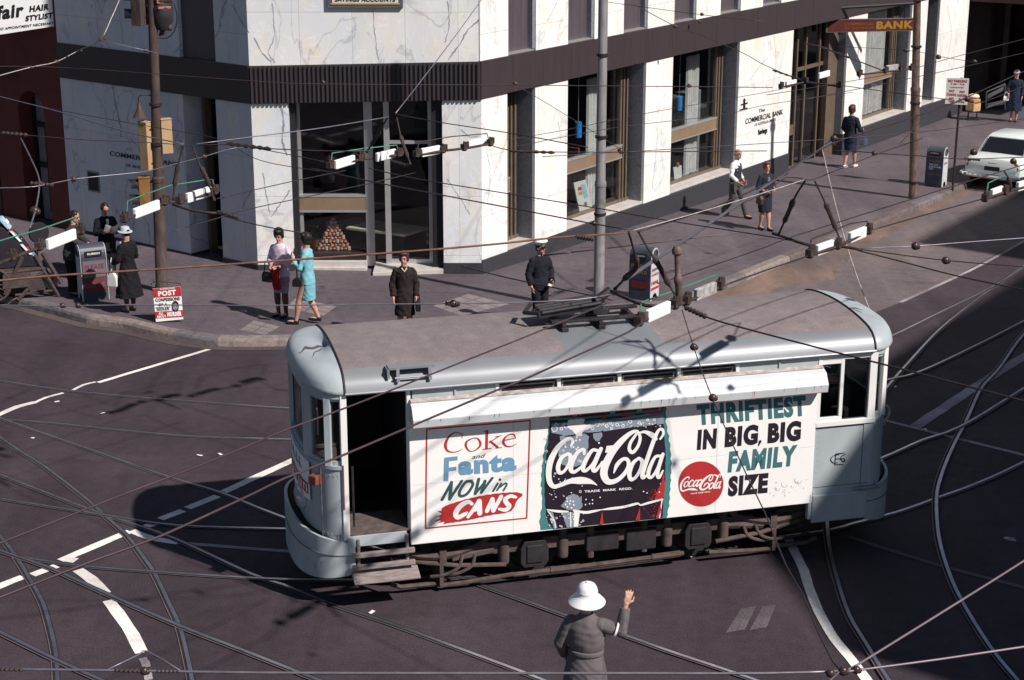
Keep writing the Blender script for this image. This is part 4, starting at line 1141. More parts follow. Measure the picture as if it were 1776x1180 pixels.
# ends
def endpart(sx):
    ph = np.linspace(-math.pi / 2 + 0.03, math.pi / 2 - 0.03, 33)
    mb = MB(FT); a = endcurve(sx, 0.46, 1.165, ph)
    b = endcurve(sx, 0.46, 1.165, ph, 0.05)
    r = lambda o, z: [(x, y, z) for x, y in o]
    mb.loft([r(a, 0.86), r(a, 1.88)], closed=False); mb.loft([r(b, 1.88), r(b, 0.86)], closed=False)
    mb.loft([r(a, 1.88), r(endcurve(sx, 0.48, 1.185, ph), 1.885), r(endcurve(sx, 0.48, 1.185, ph), 1.93), r(b, 1.932)], closed=False)
    mb.loft([r(endcurve(sx, 0.47, 1.175, ph), 2.80), r(endcurve(sx, 0.475, 1.18, ph), 2.91)], closed=False)
    dash = mb.build("dash_panel", m_blue_p, tram, smooth=True)
    # posts
    mb = MB(FT)
    for p in (-1.13, -0.54, 0.54, 1.13, 1.5):
        (x, y), = endcurve(sx, 0.46, 1.165, [p])
        mb = MB(FT); mb.rbox((x - sx * 0.02 * (p < 1.4), y, 2.39), (0.065, 0.17 if abs(p) < .6 else 0.085, 0.94), p * (1 if sx > 0 else -1)); mb.build("window_post", m_blue_p if sx < 0 else m_white_p, dash, bevel=0.006)
    pass
    mb = MB(FT)
    for p0, p1 in ((-1.5, -0.58), (-0.5, 0.5), (0.58, 1.5)):
        q = np.linspace(p0 + 0.03, p1 - 0.03, 7)
        for z0, z1 in ((1.93, 1.985), (2.76, 2.81)):
            o = endcurve(sx, 0.45, 1.15, q); i_ = endcurve(sx, 0.45, 1.15, q, 0.05)
            mb.loft([r(o, z0), r(o, z1), r(i_, z1), r(i_, z0)], closed=False)
    mb.build("window_frame", m_blue_p, dash)
    mb = MB(FT); q = np.linspace(-1.5, 1.5, 25); o = endcurve(sx, 0.45, 1.15, q, 0.03); mb.loft([r(o, 1.95), r(o, 2.80)], closed=False); mb.build("pane", m_tglass, dash, smooth='all', fix=False)
    # apron / bumper
    mb = MB(FT)
    q = np.linspace(-math.pi / 2, math.pi / 2, 37)
    o = endcurve(sx, 0.61, 1.192, q); i_ = endcurve(sx, 0.61, 1.192, q, 0.04)
    top = [0.90 + 0.13 * max(0, math.cos(p)) ** 0.7 for p in q]; bot = [0.47 - 0.10 * max(0, math.cos(p)) for p in q]
    mid = [0.74 + 0.03 * math.cos(p) for p in q]
    O = lambda oo, zz: [(x, y, z) for (x, y), z in zip(oo, zz)]
    mb.loft([O(o, bot), O(o, mid), O(o, top), O(i_, top), O(i_, bot), O(o, bot)], closed=False)
    ap = mb.build("bumper_apron", m_blue_p, tram, smooth=True)
    mb = MB(FT); oo = endcurve(sx, 0.615, 1.197, q); mb.tube([(x, y, z) for (x, y), z in zip(oo, mid)], 0.006, 5); mb.build("seam", m_soot, ap, smooth=True)
    return dash, ap
dl, al = endpart(-1); dr, ar = endpart(1)
mb = MB(FT); mb.box(2.735, XS + 0.02, -1.20, -1.16, 0.50, 0.90); mb.box(2.68, 2.735, -1.19, -1.1, 0.55, 0.93); mb.build("skirt", m_blue_p, tram, bevel=0.02)
mb = MB(FT); mb.box(-XS - 0.02, -3.44, -1.20, -1.10, 0.47, 0.98); mb.build("skirt", m_blue_p, tram, bevel=0.02)
# front fittings: head lamp, small sign, horn, dash plates
(hx, hy), = endcurve(-1, 0.46, 1.165, [-0.25]); 
ang = math.atan2(hy, hx + XS)
nrm = np.array([-0.93, -0.28, 0]); nrm = nrm / np.linalg.norm(nrm)
mb = MB(FT); mb.mat(0).lathe([(0.16, 0), (0.165, 0.05), (0.14, 0.075)], 20, (hx + 0.01, hy, 1.28), nrm); mb.mat(1).lathe([(0.135, 0.076), (0.09, 0.095), (0.0, 0.1)], 20, (hx + 0.01, hy, 1.28), nrm)
mb.build("headlamp", [m_blue_p, M("lamp_lens", (0.45, 0.48, 0.52), rough=0.1, metal=0.5)], dl, smooth=True)
# poster on the dash: white board following the curve, red brush mark
mb = MB(FT); q = np.linspace(-0.62, 0.55, 12); o = endcurve(-1, 0.485, 1.19, q); mb.loft([[(x, y, 1.30 + 0.10 * abs(p)) for (x, y), p in zip(o, q)], [(x, y, 1.88) for x, y in o]], closed=False); dp = mb.build("dash_poster", m_board, dl, fix=False)
def DP(u, v, e=0.006):
    (x, y), = endcurve(-1, 0.485 + e, 1.19 + e, [-0.62 + 1.17 * (1 - u)]); return (x, y, 1.36 + 0.5 * v)
m_cokered = M("poster_paint_red", (0.42, 0.028, 0.030), rough=0.5, var=0.06); m_teal = M("poster_paint_teal", (0.050, 0.150, 0.165), rough=0.5, var=0.06)
m_sky = M("poster_paint_blue", (0.135, 0.29, 0.44), rough=0.5, var=0.06); m_inkb = M("poster_paint_black", (0.018, 0.012, 0.020), rough=0.5, var=0.1); m_dkgreen = M("poster_paint_green", (0.032, 0.085, 0.085), rough=0.5, var=0.08)
m_artdark = M("poster_paint_plum", (0.018, 0.011, 0.020), rough=0.45, var=0.15); m_artgrey = M("poster_paint_grey", (0.22, 0.27, 0.33), rough=0.5, var=0.08); m_artteal = M("poster_paint_sea_green", (0.055, 0.20, 0.20), rough=0.5, var=0.08); m_artwhite = M("poster_paint_white", (0.80, 0.79, 0.77), rough=0.5, var=0.03)
mb = MB(FT)
def strip_(u0, u1, v0, v1, mi, e): 
    us = np.linspace(u0, u1, 8); mb.mat(mi).add([DP(u, v, e) for u in us for v in (v0, v1)], [(2 * i, 2 * i + 1, 2 * i + 3, 2 * i + 2) for i in range(7)])
strip_(0.15, 0.95, 0.12, 0.42, 0, .004)
for k_, u in enumerate((0.22, 0.42, 0.62, 0.80)): 
    strip_(u, u + 0.035, 0.17, 0.37, 1, .007); strip_(u + 0.09, u + 0.125, 0.17, 0.37, 1, .007); strip_(u, u + .125, 0.33 if k_ % 2 else 0.17, 0.37 if k_ % 2 else 0.21, 1, .0075)
for u in (0.3, 0.42, 0.54, 0.66): strip_(u, u + 0.03, 0.66, 0.92, 2, .005); strip_(u, u + .09, 0.66, 0.72, 2, .0055)
mb.build("painted_lettering", [m_cokered, m_artwhite, m_sky], dp, fix=False)
mb = MB(FT); (x, y), = endcurve(-1, 0.46, 1.165, [-0.86]); mb.rbox((x - 0.05, y - 0.05, 1.72), (0.12, 0.12, 0.12), 0.7); mb.tube([(x - .05, y - .05, 1.72), (x - .02, y + .3, 1.72)], 0.018, 6); mb.build("tail_lamp", m_redstrip, dl, bevel=0.01)
mb = MB(FT); (x, y), = endcurve(-1, 0.46, 1.165, [-1.0]); mb.tube([(x - .03, y - .03, 0.9), (x - .03, y - .03, 1.88)], 0.008, 5); mb.build("conduit", m_soot, dl)
# driver's fittings inside
mb = MB(FT); mb.lathe([(0.17, 0), (0.17, 0.95), (0.20, 0.96), (0.20, 1.0), (0.05, 1.02)], 14, (3.68, 0.35, 1.0)); mb.tube([(3.68, 0.35, 2.03), (3.84, 0.25, 2.05)], 0.02, 6); mb.lathe([(.12, 0), (.12, .85), (.02, .87)], 12, (3.4, -0.5, 1.0))
mb.lathe([(0.17, 0), (0.17, 0.95), (0.20, 0.96), (0.20, 1.0), (0.05, 1.02)], 14, (-3.68, -0.35, 1.0))
mb.build("controller", m_truck, fl, smooth=True)
# --- truck, wheels and rigging
tk = MB(FT)
for s_ in (-1, 1):
    tk.box(-2.0, 2.0, s_ * 0.90 - 0.04, s_ * 0.90 + 0.04, 0.44, 0.60)
    for x in (-1.46, -0.66, 0.78, 1.58): tk.lathe([(0.07, 0.30), (0.075, 0.34), (0.075, 0.55), (0.055, 0.56), (0.055, 0.80)], 10, (x, s_ * 0.93, 0))
    tk.lathe([(0.05, 0.25), (0.05, 0.72)], 8, (-0.28, s_ * 0.93, 0)); tk.lathe([(0.05, 0.25), (0.05, 0.72)], 8, (0.46, s_ * 0.93, 0))
    tk.tube([(-1.35, s_ * 1.0, 0.14), (-0.6, s_ * 1.0, 0.15), (0.1, s_ * 1.0, 0.16), (1.0, s_ * 1.0, 0.18)], 0.032, 7); tk.tube([(-0.85, s_ * 1.0, 0.147), (-0.45, s_ * 1.0, 0.15)], 0.045, 7); tk.tube([(0.55, s_ * 1.0, 0.17), (0.95, s_ * 1.0, 0.18)], 0.045, 7)
    for sx in (-1, 1):
        # semi-elliptic spring, its buckle, and hanger links at the platform ends
        arc = [(sx * (1.75 + 0.55 + 0.62 * t), s_ * 0.95, 0.66 - 0.16 * (1 - t * t)) for t in np.linspace(-1, 1, 13)]
        tk.tube(arc, [0.028 + 0.035 * (1 - abs(t)) for t in np.linspace(-1, 1, 13)], 6)
        tk.box(sx * 2.28 - 0.045, sx * 2.28 + 0.045, s_ * 0.95 - 0.06, s_ * 0.95 + 0.06, 0.42, 0.60)
        tk.ell((sx * 2.92, s_ * 0.95, 0.67), (0.07, 0.06, 0.06), 8, 6); tk.ell((sx * 1.70, s_ * 0.95, 0.70), (0.08, 0.06, 0.06), 8, 6)
        tk.tube([(sx * 1.6, s_ * 0.92, 0.50), (sx * 2.15, s_ * 0.92, 0.44)], 0.06, 7)
        tk.tube([(sx * 1.45, s_ * 1.0, 0.30), (sx * 2.1, s_ * 1.0, 0.36), (sx * 2.95, s_ * 0.9, 0.50)], 0.03, 7)
        tk.tube([(sx * 1.35, s_ * 1.02, 0.16), (sx * 2.0, s_ * 0.98, 0.10), (sx * 2.3, s_ * 0.95, 0.08)], 0.03, 7)
        for kx in (1.85, 2.02):
            tk.tube(smooth_line([(sx * kx, s_ * 0.98, 0.48), (sx * (kx + 0.06), s_ * 1.02, 0.34), (sx * (kx + 0.24), s_ * 1.0, 0.25), (sx * (kx + 0.42), s_ * 0.95, 0.22)], 0.06), 0.022, 6)
truck = tk.build("truck_frame", m_truck, tram, smooth=True)
for x in (-1.07, 1.19):
    for s_ in (-1, 1):
        mb = MB(FT); mb.prism([(x - .15, .24), (x + .15, .24), (x + .19, .30), (x + .19, .50), (x + .14, .60), (x - .14, .60), (x - .19, .50), (x - .19, .30)], 'xz', s_ * 0.86, s_ * 1.04); mb.box(x - .11, x + .11, s_ * 1.04 - .02, s_ * 1.04 + .03, .30, .55)
        mb.build("axle_box", m_truckd, truck, bevel=0.015)
        w = MB(FT); w.lathe([(0.05, -0.08), (0.05, -0.05), (0.28, -0.03), (0.30, -0.06), (0.385, -0.06), (0.395, 0.03), (0.42, 0.05), (0.42, 0.07), (0.3, 0.07), (0.05, 0.05)], 28, (x, s_ * 0.72, 0.405), (0, -s_, 0)); w.build("wheel", m_truckd, truck, smooth=True)
mb = MB(FT); mb.box(-2.7, 2.72, -1.05, 1.05, 0.80, 0.90); mb.box(-0.4, 0.75, -0.80, -0.5, 0.30, 0.62); mb.box(-1.0, 1.1, -0.4, 0.4, 0.2, 0.75); mb.box(-0.35, 0.1, -0.98, -0.8, 0.33, 0.58); mb.box(0.2, 0.62, -0.98, -0.8, 0.28, 0.58); mb.build("underfloor_gear", m_truckd, truck, bevel=0.02)
for sx in (-1, 1):
    mb = MB(FT)
    for i in range(9):
        y = -0.92 + 1.84 * i / 8; mb.tube([(sx * 2.95, y, 0.16), (sx * 2.82, y, 0.105), (sx * 2.30, y, 0.10)], 0.022 if abs(y) < .9 else 0.032, 6)
    mb.box(sx * 2.30 - 0.025, sx * 2.30 + 0.025, -1.0, 1.0, 0.07, 0.42)
    mb.build("lifeguard_tray", m_truck, truck)
mb = MB(FT); mb.tube(smooth_line([(4.0, -0.35, 1.75), (4.16, -0.4, 1.78), (4.2, -0.4, 1.66), (4.12, -0.4, 1.5)], 0.05), 0.018, 6); mb.build("coupling_hose", m_dirty, dr)
# --- trolley gear on the roof
FB = 0.08
mb = MB(FT)
for y in (-0.30, 0.16): mb.box(-0.66, 0.66, y - 0.05, y + 0.05, 3.30, 3.335)
for x in (-0.5, 0.0, 0.5): mb.box(x - .03, x + .03, -0.40, 0.26, 3.22, 3.30)
for x in (-0.5, 0.0, 0.5): mb.box(x - .045, x + .045, -0.43, -0.36, 3.19, 3.26)
tb = mb.build("trolley_plank", m_iron, tram, bevel=0.006)
for x in (-0.5, 0.0, 0.5):
    pass
mb = MB(FT)
mb.lathe([(0.16, 3.335), (0.16, 3.36), (0.07, 3.38), (0.07, 3.46), (0.10, 3.47), (0.10, 3.50)], 16, (0.05, -0.05, 0))
mb.hexa([(-0.80, -0.24, 3.36), (0.0, -0.24, 3.42), (0.0, 0.14, 3.42), (-0.80, 0.14, 3.36), (-0.80, -0.24, 3.38), (0.0, -0.24, 3.45), (0.0, 0.14, 3.45), (-0.80, 0.14, 3.38)])
for y in (-0.20, -0.07, 0.03, 0.14):
    mb.tube([(-0.75, y, 3.42), (0.05, y, 3.50)], 0.028, 7)
mb.tube([(-0.80, -0.26, 3.43), (-0.95, -0.05, 3.40), (-0.80, 0.2, 3.43)], 0.03, 6); mb.tube([(0.0, -0.1, 3.5), (0.22, -0.05, 3.62)], 0.06, 8)
mb.build("trolley_base", m_iron, tb)
wheel = at_z(1443, 246, 4.8)
b_ = np.array(FT((0.10, -0.05, 3.55)))
mb = MB(); mb.tube([b_, b_ * .5 + wheel * .5, wheel], [0.028, 0.022, 0.015], 8); pole_ = mb.build("trolley_pole", M("pole_paint_blue_grey", (0.115, 0.11, 0.14), rough=0.4, metal=0.3), tb, smooth=True)
dv = (wheel - b_) / np.linalg.norm(wheel - b_); sd_ = np.cross(dv, [0, 0, 1.0]); sd_ /= np.linalg.norm(sd_)
mb = MB(); mb.lathe([(0.03, -.03), (0.075, -.025), (0.05, 0), (0.075, .025), (0.03, .03)], 16, wheel + dv * 0.05, sd_); mb.tube([wheel - dv * 0.12 + sd_ * .04, wheel + dv * .06 + sd_ * .04], 0.012, 6); mb.tube([wheel - dv * 0.12 - sd_ * .04, wheel + dv * .06 - sd_ * .04], 0.012, 6); mb.build("trolley_wheel", m_iron, pole_, smooth=True)
rope_end = np.array(FT((4.06, 0.0, 2.95)))
mb = MB(); s0_ = wheel - dv * 0.3; mb.tube([s0_ * (1 - t) + rope_end * t - np.array([0, 0, 0.18 * math.sin(math.pi * t)]) for t in np.linspace(0, 1, 14)], 0.008, 5); mb.build("trolley_rope", m_dirty, pole_)

# ------------------------------------------------------------------ the painted advertisement (paint layers 1-2 mm proud of the board)
_bn = -FT.ay
def art(ox, oy, sc, lay=0):
    p0 = FT((0, -1.1925 - 0.003 * lay, 0))
    return lambda u, v: on_plane(ox + u / sc, oy + v / sc, p0, _bn) + _bn * (1.2e-4 * (LAY[0] % 22))
A1 = lambda lay: art(930, 690, 1180 / 240, lay); A2 = lambda lay: art(1165, 680, 1461 / 260, lay); A3 = lambda lay: art(720, 710, 1180 / 220, lay)
PXM = 1 / 128.5                       # metres per photograph pixel on the board
def st(mb, A, sc, pts, w, caps=True):
    W_ = [w] * len(pts) if np.isscalar(w) else w
    put_stroke(mb, [A(*p) for p in pts], [q / sc * PXM for q in W_], _bn, 0.012, caps)
S1, S2, S3 = 1180 / 240, 1461 / 260, 1180 / 220
def wob_poly(A, pts, amp, n):
    P = smooth_line([np.array([*p, 0.0]) for p in pts], n)
    return [A(p[0] + amp * math.sin(i * 1.7) * random.uniform(.3, 1), p[1] + amp * 0.5 * math.cos(i * 2.3)) for i, p in enumerate(P)]
def circ(mb, A, x, y, r, ry=None, n=14):
    put_poly(mb, [A(x + r * math.cos(6.2832 * k / n), y + (ry or r) * math.sin(6.2832 * k / n)) for k in range(n)])
def ring_(mb, A, x, y, r, w):
    n = 14; LAY[0] += 1
    V_ = []
    for k in range(n): 
        c, s = math.cos(6.2832 * k / n), math.sin(6.2832 * k / n); V_ += [A(x + r * c, y + r * s), A(x + (r - w) * c, y + (r - w) * s)]
    mb.add(V_, [(2 * k, 2 * k + 1, (2 * k + 3) % (2 * n), (2 * k + 2) % (2 * n)) for k in range(n)])
# bottle picture
mb = MB()
A = A1(0); mb.mat(0)
left = [(95, 60), (112, 200), (95, 330), (70, 450), (50, 600), (42, 750), (52, 900), (30, 1050), (40, 1131)]
right = [(1112, 1020), (1135, 900), (1140, 800), (1150, 640), (1150, 500), (1132, 350), (1108, 200), (1104, -10)]
put_poly(mb, wob_poly(A, left, 7, 22) + wob_poly(A, right, 7, 22))
A = A1(1); mb.mat(1)
put_poly(mb, wob_poly(A, [(118, 190), (108, 330), (92, 450), (78, 600), (72, 750), (78, 900), (95, 1040), (150, 1122)], 4, 25) + [A(1078, 1024)] + wob_poly(A, [(1082, 940), (1085, 860), (1095, 780), (1100, 620), (1104, 480), (1090, 300), (1085, 108)], 3, 25))
A = A1(2); mb.mat(0); put_poly(mb, [A(*p) for p in [(108, 60), (1100, -12), (1092, 112), (960, 122), (700, 155), (400, 182), (118, 192)]])
A = A1(3); mb.mat(1); put_poly(mb, [A(*p) for p in [(112, 60), (1098, -10), (1092, 90), (900, 112), (700, 135), (400, 165), (118, 175)]])
A = A1(4); mb.mat(2)
for x, w in ((175, 38), (322, 42), (385, 12), (640, 44), (870, 42), (1052, 18)): put_poly(mb, [A(x + 22, 66 - x * 0.066), A(x + 22 + w, 62 - x * 0.066), A(x + w - 14, 178 - x * 0.066), A(x - 14, 182 - x * 0.066)])
A = A1(3); mb.mat(2)
put_poly(mb, [A(*p) for p in [(128, 222), (400, 200), (700, 175), (1085, 118), (1088, 222), (900, 243), (700, 268), (572, 288), (398, 300), (330, 312), (215, 330), (200, 312), (130, 300)]])
put_poly(mb, wob_poly(A, [(200, 325), (300, 330), (392, 305), (445, 330), (440, 420), (432, 540), (380, 572), (290, 590), (215, 560), (190, 470), (205, 390)], 6, 24))
put_poly(mb, wob_poly(A, [(482, 300), (560, 296), (552, 350), (520, 372), (485, 350)], 5, 14))
put_poly(mb, wob_poly(A, [(240, 885), (262, 845), (320, 822), (375, 850), (392, 905), (375, 955), (300, 962), (235, 940), (215, 925)], 7, 18))
put_poly(mb, [A(*p) for p in [(218, 975), (378, 975), (350, 1100), (262, 1108), (240, 1050)]])
put_poly(mb, [A(*p) for p in [(110, 965), (140, 970), (180, 1112), (150, 1120)]])
A = A1(4); mb.mat(3)
put_poly(mb, wob_poly(A, [(272, 190), (340, 184), (412, 182), (408, 225), (470, 235), (510, 240), (440, 270), (400, 285), (388, 322), (345, 330), (322, 290), (280, 262), (262, 225)], 7, 18))
put_poly(mb, [A(*p) for p in [(322, 968), (372, 968), (358, 1098), (320, 1102)]]); put_poly(mb, [A(*p) for p in [(286, 975), (296, 975), (300, 1104), (290, 1105)]])
for x, y, r in [(155, 265, 26), (170, 230, 16), (255, 240, 22), (215, 265, 14), (560, 215, 22), (600, 240, 16), (520, 230, 18), (630, 215, 14), (480, 262, 14), (800, 205, 16), (690, 230, 16), (740, 240, 14), (880, 215, 14), (950, 190, 12), (640, 262, 12), (1010, 190, 12)]: ring_(mb, A, x, y, r, 6)
for _ in range(46): circ(mb, A, random.uniform(140, 1060), random.uniform(210, 250) - 0, random.uniform(3, 8), n=7)
for x, y in [(345, 340), (340, 365), (372, 360), (318, 420), (357, 425), (345, 440), (250, 420), (535, 385), (265, 885), (290, 880), (315, 885), (285, 905), (320, 915), (265, 930), (300, 940), (250, 910)]: circ(mb, A, x, y, 8, n=9)
for _ in range(70):
    x, y = random.uniform(85, 420), random.choice([random.uniform(330, 560), random.uniform(640, 930), random.uniform(980, 1100)])
    ring_(mb, A, x, y, random.uniform(5, 13), 4) if random.random() < .6 else circ(mb, A, x, y, random.uniform(3, 6), n=7)
for x, y in [(425, 868), (455, 905), (480, 872), (480, 903), (420, 912), (545, 850), (915, 800), (945, 812), (1060, 735), (1080, 760), (1025, 845), (1050, 805)]: circ(mb, A, x, y, 6, n=8)
st(mb, A, S1, [(92, 955), (180, 968), (270, 972)], [8, 22, 14]); st(mb, A, S1, [(320, 962), (420, 978), (500, 966), (556, 955)], [16, 24, 20, 8]); st(mb, A, S1, [(556, 955), (640, 945), (740, 932), (850, 905), (878, 903)], [8, 22, 22, 20, 8])
st(mb, A, S1, [(868, 898), (890, 915), (960, 896), (1078, 866)], [8, 14, 20, 14]); st(mb, A, S1, [(1074, 872), (1052, 1022)], 10)
st(mb, A, S1, [(100, 968), (150, 1040), (165, 1110)], 9)
mb.mat(4)
put_poly(mb, [A(562, 962), A(540, 1082), A(574, 1079)]); put_poly(mb, [A(884, 932), A(846, 1046), A(886, 1041)])
put_poly(mb, wob_poly(A, [(1088, 610), (1094, 780), (1076, 862), (1012, 880), (1030, 800), (1068, 720)], 4, 14)); put_poly(mb, [A(1060, 890), A(1066, 960), A(1040, 1030), A(1020, 1028)])
for x, y, rx in ((575, 166, 24), (782, 148, 66), (968, 130, 60), (1040, 122, 30)): circ(mb, A, x, y, rx, 11)
for _ in range(70): circ(mb, A, random.gauss(1005, 40), random.choice([random.uniform(780, 880), random.uniform(900, 1020)]), random.uniform(2.5, 6), n=6)
mb.mat(0); st(mb, A, S1, [(412, 212), (500, 192), (760, 186), (1000, 150), (1085, 132)], [18, 14, 12, 14, 10])
mb.mat(1); st(mb, A, S1, [(398, 300), (480, 302), (565, 290)], 9)
for x, y in [(215, 320), (275, 325), (825, 252), (565, 286), (1020, 226), (460, 310), (450, 360)]: circ(mb, A, x, y, 8, n=8)
mb.build("bottle_picture", [m_artteal, m_artdark, m_artgrey, m_artwhite, m_cokered], board, fix=False)
# brush script
SCRIPT = [
    ([(296, 412), (312, 372), (288, 348), (238, 372), (172, 440), (122, 540), (106, 640), (116, 720), (152, 758), (212, 742), (290, 712), (372, 706), (440, 712), (488, 728), (518, 747)], [16, 26, 26, 34, 44, 52, 48, 44, 36, 36, 44, 62, 48, 22, 5]),
    ([(268, 478), (216, 512), (186, 590), (200, 640), (240, 624), (282, 556), (290, 496), (270, 478)], [26, 34, 38, 32, 26, 30, 34, 28]),
    ([(282, 492), (310, 500), (345, 480)], [16, 12, 14]),
    ([(408, 478), (404, 442), (350, 468), (304, 556), (296, 616), (326, 632), (384, 590), (425, 545)], [24, 28, 32, 40, 38, 30, 24, 22]),
    ([(526, 452), (478, 450), (424, 530), (398, 604), (424, 622), (484, 560), (534, 460)], [24, 30, 38, 38, 28, 24, 28]),
    ([(552, 436), (508, 540), (484, 606), (504, 624), (548, 572), (562, 545)], [34, 36, 36, 30, 22, 14]),
    ([(884, 330), (862, 288), (806, 302), (724, 372), (644, 470), (588, 580), (578, 660), (614, 716), (684, 706), (750, 650), (786, 584), (780, 532), (740, 524), (690, 572), (662, 640)], [16, 24, 36, 52, 62, 66, 62, 50, 40, 36, 34, 32, 30, 36, 12]),
    ([(862, 288), (886, 336), (870, 408), (824, 466), (794, 440), (804, 384), (852, 312)], [20, 26, 28, 30, 30, 28, 22]),
    ([(876, 300), (930, 292), (992, 322), (1020, 352)], [14, 26, 44, 30]),
    ([(872, 516), (824, 560), (794, 644), (808, 696), (850, 676), (892, 600), (902, 540), (876, 516)], [24, 34, 38, 34, 28, 30, 32, 26]),
    ([(896, 530), (925, 540), (955, 500)], [16, 14, 16]),
    ([(1058, 352), (1084, 310), (1076, 272), (1044, 278), (1006, 356), (960, 484), (914, 620), (908, 680), (942, 664)], [18, 22, 24, 26, 36, 38, 40, 34, 20]),
    ([(1062, 496), (1014, 508), (968, 598), (956, 664), (984, 678), (1030, 610), (1070, 500)], [22, 28, 34, 34, 26, 24, 26]),
    ([(1080, 482), (1044, 600), (1034, 660), (1050, 680), (1080, 622)], [30, 32, 32, 26, 14]),
]
mb = MB(); A = A1(5); mb.mat(0)
for pts, w in SCRIPT: st(mb, A, S1, pts, w)
put_poly(mb, [A(600, 412), A(656, 406), A(632, 470), A(586, 468)])
put_text(mb, "TRADE  MARK  REGD.", A(412, 810), A(822, 782), A(411, 791), 0.03)
mb.build("painted_script", [m_artwhite], board, fix=False)
# left square
mb = MB(); A = A3(0); mb.mat(0)
Q = [(108, 186), (1070, 106), (1038, 1012), (98, 1108)]
for a, b in zip(Q, Q[1:] + Q[:1]): st(mb, A, S3, [a, b], 12)
for pts, w in [([(436, 268), (432, 232), (372, 216), (312, 260), (282, 330), (300, 385), (350, 400), (410, 388), (436, 366)], [5, 7, 9, 18, 27, 18, 10, 8, 4]), ([(438, 222), (437, 270)], 6),
               ([(538, 268), (482, 300), (472, 340), (500, 385), (545, 388), (598, 350), (606, 310), (580, 272), (538, 268)], [8, 17, 20, 12, 8, 17, 20, 12, 8]),
               ([(668, 204), (664, 364)], 24), ([(636, 206), (674, 200)], 7), ([(630, 373), (706, 364)], 8), ([(688, 312), (780, 252)], 9), ([(700, 300), (768, 354)], 20), ([(750, 364), (806, 356)], 7), ([(745, 256), (802, 246)], 7),
               ([(830, 290), (936, 268)], 8), ([(936, 268), (916, 234), (872, 236), (830, 272), (822, 312), (850, 344), (900, 344), (942, 322)], [8, 12, 10, 16, 22, 14, 9, 5])]: st(mb, A, S3, pts, w)
put_poly(mb, wob_poly(A, [(250, 916), (330, 880), (500, 830), (700, 790), (900, 772), (975, 778), (1002, 800), (955, 840), (932, 885), (908, 932), (850, 962), (700, 985), (500, 1030), (380, 1050), (300, 1060)], 4, 26) + [A(*p) for p in [(262, 1070), (275, 1045), (215, 1055), (245, 1030), (180, 1048), (238, 1004), (205, 1000), (250, 972), (210, 945), (248, 945)]])
mb.mat(1); A = A3(1)
for pts, w in [([(528, 880), (490, 862), (420, 902), (378, 965), (396, 1006), (462, 976), (482, 962)], [30, 38, 48, 48, 42, 36, 20]), ([(492, 1002), (598, 856)], [30, 42]), ([(596, 856), (602, 968)], 46), ([(532, 948), (600, 926)], 26), ([(668, 946), (720, 838)], 40), ([(718, 838), (728, 942)], 42), ([(728, 942), (800, 812)], 36), ([(936, 818), (886, 808), (838, 838), (852, 874), (876, 902), (842, 936), (782, 928)], [26, 34, 40, 42, 40, 38, 24])]: st(mb, A, S3, pts, w)
mb.mat(2); A = A3(0)
st(mb, A, S3, [(293, 460), (287, 668)], 42, False); st(mb, A, S3, [(274, 468), (394, 455)], 36, False); st(mb, A, S3, [(288, 562), (382, 550)], 34, False)
put_text(mb, "anta", A(404, 616), A(942, 570), A(402, 452), 0.052)
mb.mat(3)
for pts, w in [([(250, 842), (340, 680)], 26), ([(338, 682), (322, 836)], 30), ([(322, 836), (434, 668)], 26), ([(524, 668), (468, 680), (414, 766), (424, 808), (484, 786), (536, 706), (524, 668)], 26), ([(592, 650), (560, 784)], 28), ([(560, 784), (652, 676)], 24), ([(650, 668), (618, 772)], 28), ([(618, 772), (718, 640)], 24), ([(768, 692), (726, 762)], 20), ([(802, 690), (762, 754)], 18), ([(786, 730), (836, 690), (852, 702), (822, 756)], [12, 18, 18, 18])]: st(mb, A, S3, pts, w)
circ(mb, A, 790, 654, 13)
mb.mat(4); put_text(mb, "and", A(524, 464), A(638, 450), A(542, 424), 0.0)
mb.build("painted_panel", [m_cokered, m_artwhite, m_sky, m_dkgreen, m_inkb], board, fix=False)
# right slogan
mb = MB(); A = A2(0); mb.mat(0)
put_text(mb, "THRIFTIEST", A(252, 328), A(1312, 233), A(240, 122), 0.055); put_text(mb, "FAMILY", A(545, 786), A(1206, 718), A(564, 580), 0.055)
mb.mat(1)
put_text(mb, "IN", A(245, 566), A(430, 550), A(258, 369), 0.06); put_text(mb, "BIG", A(515, 542), A(836, 512), A(526, 342), 0.06); put_text(mb, "BIG", A(933, 503), A(1254, 474), A(944, 304), 0.06)
st(mb, A, S2, [(862, 482), (846, 524)], [28, 10]); put_text(mb, "SIZE", A(546, 1022), A(932, 984), A(558, 822), 0.06)
mb.mat(2); circ(mb, A, 284, 897, 220, 221, 44)
mb.mat(3); A = A2(1)
for pts, w in SCRIPT: st(mb, A, S2, [(82 + (x - 90) * 0.400, 968 + (y - 765) * 0.335) for x, y in pts], [q * 0.40 for q in w])
put_text(mb, "TRADE MARK REGD", A(180, 999), A(374, 978), A(180, 986), 0.03); put_poly(mb, [A(276, 852), A(300, 848), A(294, 866), A(272, 868)])
mb.mat(4); A = A2(0)
for _ in range(26): circ(mb, A, random.gauss(1130, 110), random.gauss(930, 50), random.uniform(2, 8), n=7)
for x, y, r in ((1232, 860, 34), (1098, 900, 28), (1030, 940, 22)): st(mb, A, S2, [(x + r * math.cos(a), y + r * math.sin(a)) for a in np.linspace(0, 4.2, 9)], [3, 6, 8, 4, 7, 3, 6, 4, 2], False)
mb.build("painted_slogan", [m_teal, m_inkb, m_cokered, m_artwhite, M("chipped_board", (0.52, 0.49, 0.44))], board, fix=False)

